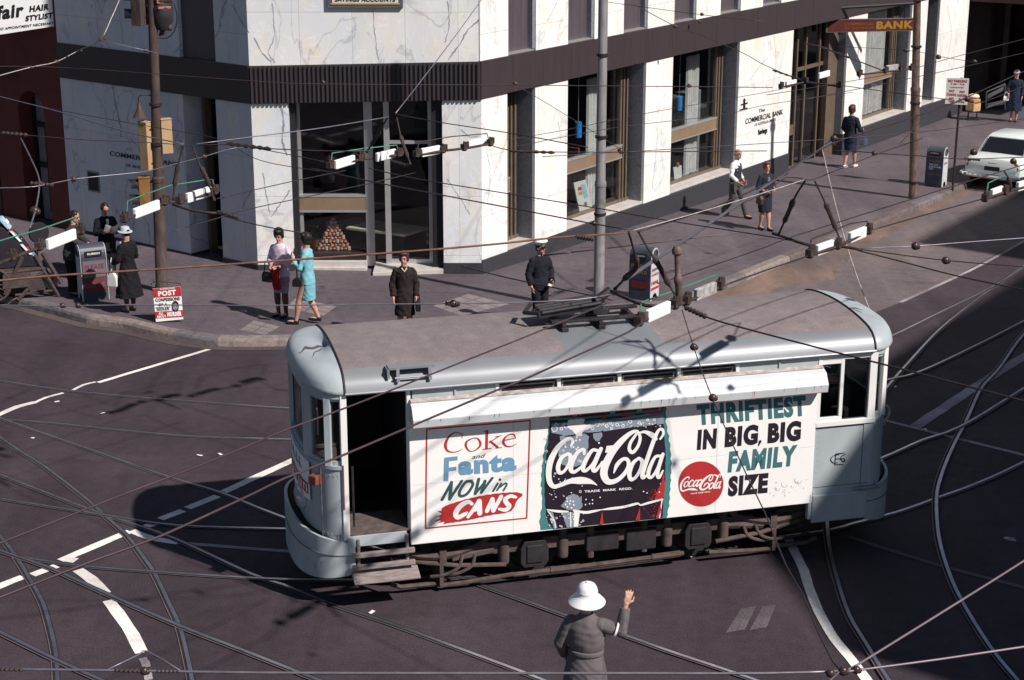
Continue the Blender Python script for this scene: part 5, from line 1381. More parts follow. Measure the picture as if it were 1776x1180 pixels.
# rivets and weathering on the tram's ends
mb = MB(FT)
for sx in (-1, 1):
    for p in np.linspace(-1.5, 1.5, 30):
        (x, y), = endcurve(sx, 0.463, 1.168, [p])
        mb.ell((x, y, 1.80), (.007, .007, .007), 6, 4); mb.ell((x, y, 1.02), (.007, .007, .007), 6, 4)
for z in np.linspace(1.05, 1.82, 10): mb.ell((3.40, -1.172, z), (.007, .006, .007), 6, 4); mb.ell((2.78, -1.172, z), (.007, .006, .007), 6, 4)
mb.build("rivet_row", m_blue_p, tram, smooth=True, fix=False)
m_rust = M("rust_streak_brown", (0.16, 0.10, 0.075), rough=0.9, var=0.4, scale=14)
mb = MB(FT)
for _ in range(26):
    sx = random.choice([-1, -1, 1]); p = random.uniform(-1.45, -0.2); z0 = random.choice([1.86, 1.02, 0.99]); l = random.uniform(.05, .22); w = random.uniform(.004, .012)
    (x, y), = endcurve(sx, 0.465, 1.170, [p]); (x2, y2), = endcurve(sx, 0.465, 1.170, [p + w * 2])
    mb.add([(x, y, z0), (x2, y2, z0), ((x + x2) / 2, (y + y2) / 2, z0 - l)], [(0, 1, 2)])
for _ in range(30):
    x = random.uniform(-2.6, 2.7); l = random.uniform(.02, .09); w = random.uniform(.003, .009)
    mb.add([(x, -1.398, 2.52), (x + w, -1.398, 2.52), (x + w / 2, -1.394 + .0, 2.52 - l)], [(0, 1, 2)])
for _ in range(24):
    p = random.uniform(-1.4, .6); sx = random.choice([-1, 1]); (x, y), = endcurve(sx, 0.617, 1.199, [p]); (x2, y2), = endcurve(sx, 0.617, 1.199, [p + .012]); z0 = random.uniform(.55, .85); l = random.uniform(.03, .12)
    mb.add([(x, y, z0), (x2, y2, z0), (x, y, z0 - l)], [(0, 1, 2)])
mb.build("rust_streak", m_rust, tram, fix=False)
# ================================================================== street furniture
def vplane(P):
    """vertical plane through a standing thing, square to the line of sight: photograph point -> place"""
    P = np.asarray(P, float); n = np.array([-P[0], -P[1], 0.0]); n /= np.linalg.norm(n)
    return lambda x, y: on_plane(x, y, P, n)
m_polebr = M("pole_rusty_brown", (0.062, 0.041, 0.036), rough=0.75, var=0.45, scale=5, stretch=(3, 3, 0.6))
m_polegr = M("pole_grey_paint", (0.20, 0.19, 0.195), rough=0.55, var=0.25, scale=5, stretch=(3, 3, 0.5))
m_poleor = M("pole_flaked_brown", (0.10, 0.064, 0.050), rough=0.8, var=0.55, scale=7, stretch=(2, 2, 0.7))
m_ochre = M("signal_ochre", (0.24, 0.115, 0.03), rough=0.55, var=0.15)
m_creamy = M("signal_cream", (0.42, 0.28, 0.155), rough=0.55, var=0.12)
m_lens = M("signal_lens", (0.05, 0.02, 0.02), rough=0.15)
def pole(px, r0, r1, zsplit, h, mats, label, extra=None, lean=(0, 0)):
    P = gp(*px, PAVE)
    t = thing("pole", label, "pole", P)
    mb = MB(Fr(P, (1, 0, 0), (0, 1, 0), (lean[0], lean[1], 1)))
    mb.mat(0).lathe([(r0 * 1.12, 0), (r0 * 1.12, 0.12), (r0, 0.14), (r0, zsplit), (r0 * 1.08, zsplit + 0.01), (r0 * 1.08, zsplit + 0.09), (r1, zsplit + 0.13), (r1 * 0.9, h)], 18)
    mb.build("shaft", mats[0], t, smooth=True)
    if extra: extra(t, Fr(P, (1, 0, 0), (0, 1, 0), (lean[0], lean[1], 1)))
    return P
def bands(zs, m, r):
    def f(t, F_):
        mb = MB(F_)
        for z in zs: mb.lathe([(r + .002, z - .03), (r + .022, z - .025), (r + .022, z + .025), (r + .002, z + .03)], 16)
        mb.build("clamp_band", m, t, smooth=True)
    return f
PL = pole((281, 505), 0.125, 0.10, 2.3, 8.5, [m_polebr], "rusty brown pole carrying traffic lights beside the red news poster", bands([1.9, 3.1, 3.9], m_iron, 0.11), (0.026, 0))
PM = pole((1038, 543), 0.108, 0.098, 2.6, 9.5, [m_polegr], "grey steel pole on the pavement behind the middle of the tram", bands([2.05, 3.6, 5.2], m_iron, 0.10))
def cap3(t, F_):
    mb = MB(F_); mb.lathe([(0.17, 5.32), (0.17, 5.36), (0.10, 5.48), (0.03, 5.62), (0.04, 5.68), (0.0, 5.74)], 16); mb.build("finial", m_poleor, t, smooth=True)
    mb = MB(F_)
    for z in (0.45, 2.6, 4.1): mb.lathe([(0.125, z - .03), (0.14, z - .025), (0.14, z + .025), (0.125, z + .03)], 16)
    mb.build("clamp_band", m_iron, t, smooth=True)
PR = pole((1584, 344), 0.122, 0.108, 2.9, 5.35, [m_poleor], "flaking brown pole with a pointed cap beside the hanging bank sign", cap3, (-0.048, 0))
# traffic lights on the left pole
vL = vplane(PL)
def signal(px_top, px_bot, w, ang, mat, name, label, visor=True, lenses=3):
    a, b = vL(*px_top), vL(*px_bot)
    H = a[2] - b[2]
    t = thing("traffic_light", label, "traffic light", b)
    fr = rotfr(b, ang)                       # local -y is where the lamps look
    mb = MB(fr); mb.box(-w / 2, w / 2, -0.11, 0.11, 0, H); mb.box(-w / 2 - .015, w / 2 + .015, -0.12, 0.12, H, H + 0.02); mb.build("housing", mat, t, bevel=0.015)
    n = lenses
    for i in range(n):
        z = H * (i + 0.5) / n; r = min(w * 0.46, H / n * 0.45)
        mb = MB(fr); mb.lathe([(r, 0), (r * .9, .02), (0, .03)], 16, (0, -0.112, z), (0, -1, 0)); ln = mb.build("lens", m_lens, t, smooth=True)
        if visor:
            mb = MB(fr); V = []
            for q in np.linspace(-0.3, math.pi + 0.3, 13):
                for y, k in ((-0.11, 1.0), (-0.34 + 0.08 * abs(math.cos(q)), 1.02)): V.append((r * 1.12 * k * math.cos(q), y, z + r * 1.12 * k * math.sin(q)))
            mb.add(V, [(2 * i_, 2 * i_ + 1, 2 * i_ + 3, 2 * i_ + 2) for i_ in range(12)]); mb.build("visor", m_black, ln, smooth='all', fix=False)
    mb = MB(fr); 
    for z in (H * .15, H * .85): mb.tube([(0, 0.1, z), tuple((np.array([PL[0], PL[1], b[2] + z]) - b) @ np.array([fr.ax, fr.ay, fr.az]).T)], 0.022, 6)
    mb.build("bracket", m_iron, t)
signal((254, 212), (256, 296), 0.17, math.radians(-120), m_creamy, "s", "cream signal box on the left side of the rusty pole, lit along one edge", False, 2)
signal((289, 207), (290, 266), 0.16, math.radians(115), m_creamy, "s", "cream signal box on the right side of the rusty pole", False, 2)
signal((250, 308), (253, 362), 0.26, math.radians(-80), m_ochre, "s", "ochre traffic light with black visors low on the rusty pole", True, 2)
# big target board behind the upper signals
t = thing("target_board", "round brown target board behind the signals at the left of the pole top", "board", vL(226, 60))
c = vL(222, 10); mb = MB(Fr(c, (1, 0, 0), (0, 1, 0))); mb.lathe([(0.0, -.01), (0.36, -.01), (0.37, 0), (0.36, .01), (0.0, .01)], 28, (0.25, 0.12, 0.35), (-.5, -1, 0)); mb.build("board", m_polebr, t, smooth=True)
mb = MB(Fr(c, (1, 0, 0), (0, 1, 0))); mb.tube([(0.25, .12, .35), (0.62, .15, .30)], .03, 6); mb.build("bracket", m_iron, t)
signal((238, -50), (243, 44), 0.26, math.radians(-110), m_polebr, "s", "brown traffic light seen from behind at the left of the pole top", True, 3)
# round control drum and target board at the pole top
t = thing("traffic_light", "round dark signal drum in a wire hoop at the top of the rusty pole", "traffic light", vL(280, 50))
c = vL(282, 28)
mb = MB(Fr(c, (1, 0, 0), (0, 1, 0))); mb.lathe([(0.02, -0.30), (0.14, -0.26), (0.21, -0.10), (0.22, 0.16), (0.18, 0.28), (0.21, 0.30), (0.21, 0.33), (0.04, 0.37)], 18); mb.build("drum", m_truckd, t, smooth=True)
mb = MB(Fr(c, (1, 0, 0), (0, 1, 0))); mb.tube([(0.30 * math.cos(a), -0.05, 0.44 * math.sin(a)) for a in np.linspace(0, 6.2832, 25)], 0.014, 6); mb.build("hoop", m_iron, t, smooth=True)
mb = MB(Fr(c, (1, 0, 0), (0, 1, 0))); mb.rbox((0.05, -0.12, 0.18), (0.26, 0.16, 0.05), 0.5, 0.3); mb.rbox((-0.02, -0.1, 0.33), (0.14, 0.2, 0.14), 0.3); mb.build("junction_box", M("rusty_pink_box", (0.30, 0.13, 0.10), rough=0.7, var=0.3), t, bevel=0.01)
mb = MB(Fr(c, (1, 0, 0), (0, 1, 0))); mb.ell((0.14, -0.05, -0.22), (.06, .06, .07), 8, 6); mb.ell((0.03, -0.08, -0.2), (.06, .05, .07), 8, 6); mb.tube([(0, 0, -.2), (-0.05, 0, -0.4)], 0.05, 8); mb.build("terminal", m_polebr, t, smooth=True)
# bell lamp on a goose neck
t = thing("street_lamp", "small bell shaped lamp on a goose neck left of the rusty pole", "lamp", vL(240, 205))
a = vL(241, 178); mb = MB(Fr(a, (1, 0, 0), (0, 1, 0))); mb.lathe([(0.14, -0.30), (0.12, -0.27), (0.05, -0.12), (0.035, -0.02), (0.03, 0.0)], 18); mb.build("lamp_shade", m_polebr, t, smooth=True)
mb = MB(); mb.tube(smooth_line([vL(241, 178), vL(240, 171), vL(243, 166), vL(250, 165), vL(268, 166)], 0.04), 0.014, 6); mb.build("bracket", m_iron, t, smooth=True)

# litter bins with a rounded hood and arched feet
m_bin = M("bin_grey_blue", (0.048, 0.056, 0.075), rough=0.45, var=0.2)
m_binend = M("bin_pale_end", (0.50, 0.51, 0.52), rough=0.5, var=0.15, scale=6)
m_binyel = M("bin_yellow_print", (0.22, 0.17, 0.02)); m_binred = M("bin_red_print", (0.16, 0.022, 0.025)); m_binblue = M("bin_blue_print", (0.035, 0.05, 0.10)); m_binpink = M("bin_pink_print", (0.13, 0.11, 0.14))
def litter_bin(px, ang, label, ads, sc=1.0):
    P = gp(*px, PAVE); fr = rotfr(P, ang, sc)
    t = thing("litter_bin", label, "litter bin", P, 0, "litter bins on the pavement")
    W_, D_ = 0.50, 0.42                      # width along the hood, depth
    prof = [(-D_ / 2, 0), (-D_ / 2 + .09, 0)] + [(-.12 + .12 - 0.115 * math.cos(a), 0.115 * math.sin(a) * 1.0 + .02) for a in np.linspace(0.0, math.pi, 9)] + [(D_ / 2 - .09, 0), (D_ / 2, 0), (D_ / 2 - .02, 0.86)]
    prof += [((D_ / 2 - .02) * math.cos(a), 0.88 + 0.24 * math.sin(a)) for a in np.linspace(0.06, math.pi - 0.06, 13)] + [(-D_ / 2 + .02, 0.86)]
    mb = MB(fr); mb.prism(prof, 'yz', -W_ / 2 + 0.004, W_ / 2 - 0.004); mb.build("body", m_bin, t, bevel=0.006)
    for s_ in (-1, 1):
        mb = MB(fr); lo, hi = sorted((s_ * (W_ / 2 - 0.003), s_ * (W_ / 2 + 0.006)))
        mb.prism([(p[0] * .95, p[1] * 0.985 + .008) for p in prof], 'yz', lo, hi); e = mb.build("end_panel", m_binend, t)
        mb = MB(fr); mb.lathe([(0.10, 0), (0.105, .02), (0.07, .02), (0.065, .004)], 18, (s_ * (W_ / 2 + .006), 0, 0.98), (s_, 0, 0)); mb.build("hood_ring", m_bin, e, smooth=True)
    mb = MB(fr); mb.box(-0.16, 0.16, -D_ / 2 - .004, -D_ / 2 + .03, 0.90, 1.0); mb.build("slot", m_black, t)
    mb = MB(); 
    def FF(u, v, side='front', o=0.0):
        if side == 'front': return fr((-W_ / 2 + W_ * u, -D_ / 2 + 0.02 * v - 0.006 - o, 0.12 + 0.72 * v))
        return fr((W_ / 2 + 0.009 + o, -D_ / 2 + D_ * u, 0.12 + 0.72 * v))
    mats = [m_binyel, m_binred, m_binblue, m_binpink, m_artwhite, m_cokered]
    mb = MB()
    for side, (u0, u1, v0, v1), mi, txt in ads:
        o = 0.003 if txt else 0.0
        mb.mat(mi)
        if txt: put_text(mb, txt, FF(u0, v0, side, .004), FF(u1, v0, side, .004), FF(u0, v1, side, .004), 0.03)
        else: put_poly(mb, [FF(u0, v0, side), FF(u1, v0, side), FF(u1, v1, side), FF(u0, v1, side)])
    mb.mat(4); put_text(mb, "RUBBISH", fr((-.12, -D_ / 2 - .006, .935)), fr((.12, -D_ / 2 - .006, .935)), fr((-.12, -D_ / 2 - .006, .975)), 0.02)
    mb.build("advert_panel", mats, t, fix=False)
angR = math.atan2(RN[1], RN[0])
litter_bin((1116, 517), angR + 0.06, "grey litter bin with an oval badge on its white end, behind the tram roof", [('front', (.06, .94, .45, .98), 2, None), ('front', (.1, .9, .62, .9), 0, "PARK\nHERE"), ('front', (.12, .9, .2, .42), 1, None), ('side', (.1, .9, .30, .40), 5, "DRINK"), ('side', (.08, .92, .14, .22), 5, None), ('side', (.15, .85, .70, .78), 3, None), ('side', (.12, .88, .56, .62), 5, "ALWAYS")])
litter_bin((1622, 322), angR + 0.02, "grey litter bin by the kerb next to the no parking sign", [('front', (.06, .94, .10, .95), 2, None), ('front', (.2, .85, .80, .88), 0, "KEEP"), ('front', (.2, .9, .5, .74), 4, "THE CITY\nCLEAN AND\nTIDY"), ('front', (.15, .9, .28, .36), 0, "THANK YOU"), ('side', (.2, .8, .72, .78), 3, None)])
litter_bin((163, 518), math.radians(28), "dark blue-grey litter bin with a red notice beside the woman in the black coat", [('front', (.06, .94, .5, .96), 3, None), ('front', (.12, .88, .72, .86), 1, "PLEASE"), ('front', (.08, .92, .12, .45), 1, None), ('front', (.14, .86, .22, .34), 3, "USE ME"), ('side', (.1, .9, .2, .9), 3, None), ('side', (.18, .82, .3, .7), 2, "DON'T\nDROP\nLITTER")], 1.04)

# news poster in a wire frame, leaning by the pole
nP = np.array([0.02, -1, 0.16]); nP /= np.linalg.norm(nP)
b0 = gp(270, 558, PAVE + .02)
B_ = lambda x, y, o=0.0: on_plane(x, y, b0 + nP * o, nP)
q = [B_(270.5, 558.5), B_(318, 554), B_(313.5, 497), B_(264.5, 501)]
t = thing("news_poster", "red and white news poster in a wire frame at the rusty pole's foot", "poster", (q[0] + q[1]) / 2)
mb = MB(); mb.hexa([q[0], q[1], q[1] - nP * .015, q[0] - nP * .015, q[3], q[2], q[2] - nP * .015, q[3] - nP * .015]); mb.build("sheet", m_artwhite, t)
mb = MB(); mb.mat(0); A_ = lambda x, y: B_(x, y, .003)
put_poly(mb, [A_(264.7, 501.2), A_(313.4, 497.2), A_(314.8, 514), A_(266, 517)]); put_poly(mb, [A_(268.8, 541), A_(316.9, 538), A_(317.7, 550), A_(270, 553)])
mb.mat(1); A_ = lambda x, y: B_(x, y, .006)
put_text(mb, "POST", A_(274.5, 514.5), A_(305.5, 511.5), A_(273.8, 505.5), 0.05); put_text(mb, "AUSTRALASIAN", A_(277, 503.4), A_(303, 501), A_(277, 500.6), 0.02)
put_text(mb, "ALL", A_(275, 546.5), A_(283.5, 546), A_(275, 541.5), 0.03); put_text(mb, "ABOUT", A_(272, 552), A_(288, 551), A_(272, 547.6), 0.04); put_text(mb, "MURDER", A_(290, 549.5), A_(315, 548), A_(290, 541.5), 0.08)
mb.mat(2)
put_text(mb, "CONFESSIONS", A_(269.5, 524), A_(312, 521), A_(269, 518.2), 0.035); put_text(mb, "OF A", A_(274.5, 531.5), A_(290, 530.5), A_(274.5, 526.5), 0.035); put_text(mb, "'SEEKER'", A_(270.5, 539.5), A_(295, 537.8), A_(270.3, 533), 0.03)
put_poly(mb, [A_(304 + 6.2 * math.cos(a), 531 + 9 * math.sin(a) + (1.5 if math.sin(a) > 0 else 0)) for a in np.linspace(0, 6.2832, 20)[:-1]])
mb.mat(3); A_ = lambda x, y: B_(x, y, .009); put_poly(mb, [A_(304 + 4.2 * math.cos(a), 532.5 + 6 * math.sin(a)) for a in np.linspace(0, 6.2832, 16)[:-1]])
mb.mat(2); A_ = lambda x, y: B_(x, y, .011)
for x in (302, 306): put_poly(mb, [A_(x - 1.2, 531), A_(x + 1.2, 531), A_(x + 1.2, 532.2), A_(x - 1.2, 532.2)])
put_poly(mb, [A_(302, 536), A_(306, 535.8), A_(306, 536.8), A_(302, 537)])
mb.build("printing", [m_cokered, m_artwhite, m_inkb, M("print_grey", (0.30, 0.27, 0.27))], t, fix=False)
mb = MB(); mb.tube([q[0] - nP * .02, q[3] - nP * .02, q[2] - nP * .02, q[1] - nP * .02, q[0] - nP * .02], 0.010, 6); mb.tube([B_(264, 500, -.02), B_(262, 492, -.03), B_(272, 488, -.03), B_(290, 490, -.03), B_(313, 492, -.03), B_(314, 498, -.02)], 0.008, 5); mb.build("wire_frame", m_iron, t)

# parking sign
Ps = gp(1652, 329, PAVE); vS = vplane(Ps)
t = thing("parking_sign", "white no parking sign with red lettering on a thin post", "sign", Ps)
top = vS(1660, 135)[2]
mb = MB(Fr(Ps, (1, 0, 0), (0, 1, 0))); mb.tube([(0, 0, -.05), (0.02, 0.02, top - Ps[2])], 0.033, 8); mb.build("post", m_iron, t, smooth=True)
q = [vS(1639, 180), vS(1678, 182), vS(1681, 136), vS(1642, 135)]; nS2 = np.array([-Ps[0], -Ps[1], 0]); nS2 /= np.linalg.norm(nS2)
q = [p + nS2 * .05 for p in q]
mb = MB(); mb.hexa([q[0], q[1], q[1] - nS2 * .015, q[0] - nS2 * .015, q[3], q[2], q[2] - nS2 * .015, q[3] - nS2 * .015]); mb.build("plate", m_poster, t)
def U(u, v): return (q[0] * (1 - u) + q[1] * u) * (1 - v) + (q[3] * (1 - u) + q[2] * u) * v + nS2 * .004
mb = MB()
for txt, u0, u1, v0, v1 in (("NO PARKING", .08, .92, .84, .95), ("7.30 - 9.0", .2, .8, .74, .81), ("NO", .15, .38, .46, .56), ("NO", .62, .85, .44, .54), ("STANDING", .05, .48, .32, .42), ("PARKING", .53, .95, .30, .40), ("ANY", .15, .40, .19, .27), ("5-6", .6, .85, .18, .26), ("TIME", .15, .42, .06, .15), ("PM", .6, .85, .06, .14)): put_text(mb, txt, U(u0, v0), U(u1, v0), U(u0, v1), 0.04)
put_poly(mb, [U(.2, .66), U(.7, .66), U(.7, .635), U(.2, .635)]); put_poly(mb, [U(.7, .68), U(.8, .65), U(.7, .615)])
mb.build("lettering", M("sign_letter_red", (0.42, 0.06, 0.05)), t, fix=False)
# tan parcels on a small stand, and a white display stand
Pb = gp(1686, 208, PAVE); vB = vplane(Pb)
m_tan = M("parcel_tan", (0.52, 0.33, 0.17), rough=0.8, var=0.2, scale=6); m_pale = M("parcel_cream", (0.66, 0.55, 0.40), rough=0.8, var=0.15)
hb = vB(1688, 162)[2] - Pb[2]
t = thing("mail_trolley", "stack of tan parcels on a small dark stand by the parking sign", "parcel stand", Pb)
mb = MB(Fr(Pb, (1, 0, 0), (0, 1, 0))); mb.box(-.2, .2, -.15, .15, 0.0, 0.04); mb.box(-.17, -.13, -.02, .02, .04, hb * .8); mb.box(.13, .17, -.02, .02, .04, hb * .35); mb.box(-.2, .2, -.18, .18, hb * .3, hb * .33); mb.build("stand", m_black, t, bevel=0.005)
fr = rotfr(Pb, 0.5)
mb = MB(fr); mb.box(-.17, .17, -.2, .2, hb * .335, hb * .66); mb.build("parcel", m_tan, t, bevel=0.03)
mb = MB(fr); mb.box(-.18, .16, -.19, .19, hb * .665, hb * .80); mb.build("parcel", M("parcel_orange", (0.45, 0.20, 0.08), rough=0.8), t, bevel=0.03)
mb = MB(fr); mb.ell((0, 0, hb * .88), (.19, .2, .1), 12, 8); mb.build("parcel", m_pale, t, smooth=True)
Pw = gp(1722, 190, PAVE); vW = vplane(Pw)
t = thing("display_stand", "white panelled stand on the pavement in front of the dark building", "display stand", Pw)
qq = [vW(1710, 188), vW(1744, 176), vW(1744, 146), vW(1711, 160)]
mb = MB()
for a, b in zip(qq, qq[1:] + qq[:1]): mb.tube([a, b], 0.03, 6)
mb.tube([vW(1711, 160), vW(1710, 200)], 0.03, 6); mb.tube([vW(1744, 146), vW(1743, 192)], 0.03, 6); mb.build("frame", m_alu, t)
mb = MB()
back_ = np.array([0.03, 0.05, 0])
for k in ([(1713, 164), (1741, 150), (1739, 158), (1713, 172)], [(1713, 187), (1741, 181), (1739, 174), (1713, 180)]):
    z = [vW(*p) for p in k]; mb.hexa([z[0], z[1], z[1] + back_, z[0] + back_, z[3], z[2], z[2] + back_, z[3] + back_])
mb.build("panel", m_artwhite, t)

# the white car at the kerb, seen from behind
Pc = gp(1717, 333); carA = math.atan2(RU[1], RU[0])
fc = rotfr(Pc, carA)                          # x forward, y left (towards the kerb), z up
m_car = M("car_white", (0.66, 0.71, 0.69), rough=0.22, var=0.03, spec=0.6); m_chrome = M("chrome", (0.75, 0.75, 0.78), rough=0.12, metal=1.0, var=0.05); m_tyre = M("tyre", (0.012, 0.012, 0.013), rough=0.85)
m_carg = M("car_glass", (0.012, 0.014, 0.016), rough=0.06, spec=0.6); m_tail = M("tail_red", (0.25, 0.02, 0.02), rough=0.2); m_amber = M("tail_amber", (0.40, 0.13, 0.03), rough=0.25)
car = thing("parked_car", "white sedan parked at the kerb seen from behind", "car", Pc)
def sec(x, hw, zb, zt, n=20, e=0.35, crown=0.03):
    out = []
    for k in range(n):
        a = 2 * math.pi * k / n; c, s = math.cos(a), math.sin(a)
        y = hw * math.copysign(abs(c) ** e, c); z = (zb + zt) / 2 + (zt - zb) / 2 * math.copysign(abs(s) ** e, s)
        if s > 0: z += crown * (1 - (y / hw) ** 2)
        out.append((x, y, z))
    return out
mb = MB(fc)
mb.loft([sec(x, hw, zb, zt) for x, hw, zb, zt in [(0.0, .70, .50, .80), (0.05, .79, .40, .90), (0.25, .845, .30, .945), (0.9, .86, .26, .965), (1.4, .865, .25, .96), (2.4, .865, .25, .95), (3.2, .86, .27, .95), (3.9, .84, .30, .92), (4.3, .80, .36, .86), (4.42, .70, .48, .76)]], caps=True)
mb.build("body", m_car, car, smooth=True)
ca = [(0.70, .74, .93), (0.98, .67, 1.20), (1.22, .60, 1.385), (1.6, .60, 1.425), (2.1, .60, 1.42), (2.55, .59, 1.39), (2.85, .65, 1.20), (3.2, .73, .93)]
mb = MB(fc)
rings = []
for x, hw, z in ca: rings.append([(x, -hw - .015 * (1.4 - z) * 0, .90), (x, -hw, z - .03), (x, -hw * .9, z), (x, 0, z + .02), (x, hw * .9, z), (x, hw, z - .03), (x, hw, .90)])
mb.loft(rings, closed=False); cabin = mb.build("roof", m_car, car, smooth=True)
mb = MB(fc); mb.hexa([(0.69, -.62, .99), (0.69, .62, .99), (0.82, .62, .99), (0.82, -.62, .99), (1.10, -.53, 1.35), (1.10, .53, 1.35), (1.25, .53, 1.35), (1.25, -.53, 1.35)]); mb.build("rear_window", m_carg, car, bevel=0.02)
mb = MB(fc); mb.tube([(0.685, -.64, .98), (0.685, .64, .98), (1.10, .55, 1.365), (1.10, -.55, 1.365), (0.685, -.64, .98)], 0.012, 6); mb.build("window_trim", m_chrome, car)
for s_ in (-1, 1):
    mb = MB(fc); mb.hexa([(1.05, s_ * .70, .96), (3.0, s_ * .715, .96), (3.0, s_ * .69, .96), (1.05, s_ * .67, .96), (1.32, s_ * .615, 1.34), (2.6, s_ * .61, 1.34), (2.6, s_ * .58, 1.34), (1.32, s_ * .58, 1.34)]); mb.build("side_window", m_carg, car)
    mb = MB(fc); mb.mat(0).lathe([(.09, 0), (.085, .02), (.05, .03), (0, .035)], 16, (0.035, s_ * .66, .70), (-1, 0, 0)); mb.mat(1).lathe([(.06, 0), (.055, .03), (0, .045)], 14, (0.05, s_ * .66, .82), (-1, 0, 0)); mb.build("tail_light", [m_tail, m_amber], car, smooth=True)
    for x in (0.85, 3.5):
        mb = MB(fc); mb.lathe([(0.16, -.07), (.30, -.08), (.325, -.04), (.325, .04), (.30, .08), (.17, .09), (.16, .07)], 24, (x, s_ * .74, .325), (0, s_, 0)); w = mb.build("wheel", m_tyre, car, smooth=True)
        mb = MB(fc); mb.lathe([(.16, .06), (.13, .10), (.05, .11), (0, .11)], 18, (x, s_ * .74, .325), (0, s_, 0)); mb.build("hub_cap", m_chrome, w, smooth=True)
mb = MB(fc); mb.tube(smooth_line([(0.30, -.90, .47), (0.0, -.86, .46), (-0.09, -.5, .455), (-0.10, 0, .455), (-0.09, .5, .455), (0.0, .86, .46), (0.30, .90, .47)], .08), 0.055, 8); mb.build("rear_bumper", m_chrome, car, smooth=True)
mb = MB(fc); mb.hexa([(-0.01, -.22, .60), (-0.01, .22, .60), (.02, .22, .60), (.02, -.22, .60), (-0.005, -.22, .72), (-.005, .22, .72), (.02, .22, .72), (.02, -.22, .72)]); mb.build("number_plate", m_black, car)
mb = MB(fc); mb.box(-.012, .03, -.12, .12, .80, .83); mb.build("boot_handle", m_chrome, car, bevel=0.006)

# news seller's barrow at the left edge
Pn = gp(52, 512, PAVE); fn = rotfr(Pn, math.radians(18))
m_timber = M("dark_timber", (0.060, 0.045, 0.042), rough=0.85, var=0.4, scale=5, stretch=(1, 5, 5)); m_tarp = M("dark_tarpaulin", (0.014, 0.010, 0.016), rough=0.75, var=0.3, scale=3)
t = thing("news_barrow", "dark timber news seller's barrow with coloured magazines at the left edge", "barrow", Pn)
mb = MB(fn)
mb.tube([(-1.1, -.3, .55), (0.35, -.3, .62)], .045, 6); mb.tube([(-1.1, .3, .55), (0.35, .3, .62)], .045, 6)
mb.tube([(0.35, -.3, .62), (-0.25, -.32, .0)], .04, 6); mb.tube([(0.15, -.3, .9), (0.55, -.32, 0.02)], .04, 6); mb.tube([(-.3, -.3, .1), (.5, -.3, .14)], .03, 6); mb.tube([(0.15, .3, .9), (0.55, .32, 0.02)], .04, 6)
mb.box(-1.1, .3, -.33, .33, .60, .66)
mb.build("frame", m_timber, t)
mb = MB(fn)
mb.prism([(-1.3, .66), (.25, .66), (-.02, 1.15), (-.35, 1.5), (-.8, 1.62), (-1.3, 1.5)], 'xz', -.30, .30); mb.build("covered_load", m_tarp, t, bevel=0.05)
mb = MB(fn); mb.rbox((-.25, -.34, .42), (.55, .08, .30), 0.1, .1); mb.rbox((.12, -.33, .30), (.30, .08, .22), -.2, -.3); mb.rbox((-.45, .1, .3), (.9, .5, .45)); mb.tube([(.30, -.36, .95), (.62, -.40, .30)], .05, 6); mb.tube([(-.1, -.36, .9), (-.5, -.38, .15)], .045, 6); mb.build("side_crate", m_timber, t)
mb = MB(fn); mb.lathe([(0.0, -.03), (.2, -.03), (.22, 0), (.2, .03), (0, .03)], 18, (0.28, 0.2, 1.25), (0.3, -1, 0)); mb.tube([(.28, .2, 1.25), (.2, .2, .62)], .02, 6); mb.build("round_rack", m_tarp, t)
mb = MB(fn)
for k in range(12):
    a = 2 * math.pi * k / 12; mb.tube([(-.72, -.38, .36), (-.72 + .33 * math.cos(a), -.38, .36 + .33 * math.sin(a))], .014, 5)
mb.tube([(-.72 + .34 * math.cos(a), -.38, .36 + .34 * math.sin(a)) for a in np.linspace(0, 6.2832, 29)], .028, 7); mb.lathe([(.06, -.05), (.06, .05)], 10, (-.72, -.38, .36), (0, 1, 0)); mb.build("wheel", m_timber, t, smooth=True)
for i, (x, z, m_) in enumerate([(-.42, 1.50, m_postb), (-.36, 1.36, m_postr), (-.26, 1.22, m_artwhite), (-.16, 1.06, m_posty), (-.06, .94, m_artwhite), (0.04, .82, m_artgrey)]):
    mb = MB(fn); mb.rbox((x + .05, -.20 + .05 * (i % 2), z + .10), (.05, .26, .22), 0.2 * (i % 3 - 1), -0.75); o = mb.build("magazine", m_, t)
    mb = MB(fn); mb.rbox((x + .085, -.20 + .05 * (i % 2), z + .12), (.01, .20, .07), 0.2 * (i % 3 - 1), -0.75); mb.build("cover_print", [m_artwhite, m_cokered, m_postb][i % 3], o)
Pf = gp(86, 503, PAVE); vF = vplane(Pf)
c = vF(86, 486)
t = thing("paper_bundle", "crumpled cream and pink paper bundle by the foot of the barrow", "paper", Pf)
mb = MB()
for k in range(9):
    a = rng.normal(0, 1, 3); u_ = np.cross(a, [0, 0, 1.0]); u_ /= np.linalg.norm(u_); w_ = np.cross(u_, a / np.linalg.norm(a)); o_ = c + rng.normal(0, .03, 3) + np.array([(-.07 if k < 5 else .08), 0, 0]); s_ = .10
    mb.mat(0 if k < 5 else 1).add([o_ - u_ * s_ - w_ * s_ * 1.6, o_ + u_ * s_ - w_ * s_ * 1.4, o_ + u_ * s_ * .8 + w_ * s_ * 1.5, o_ - u_ * s_ + w_ * s_ * 1.6], [(0, 1, 2, 3)])
mb.build("sheet", [M("paper_cream", (0.60, 0.53, 0.40)), M("paper_pink", (0.55, 0.25, 0.32))], t, fix=False)
mb = MB(); mb.tube([(c[0], c[1], Pf[2]), (c[0], c[1], c[2])], .05, 6); mb.build("core", m_pale, t)
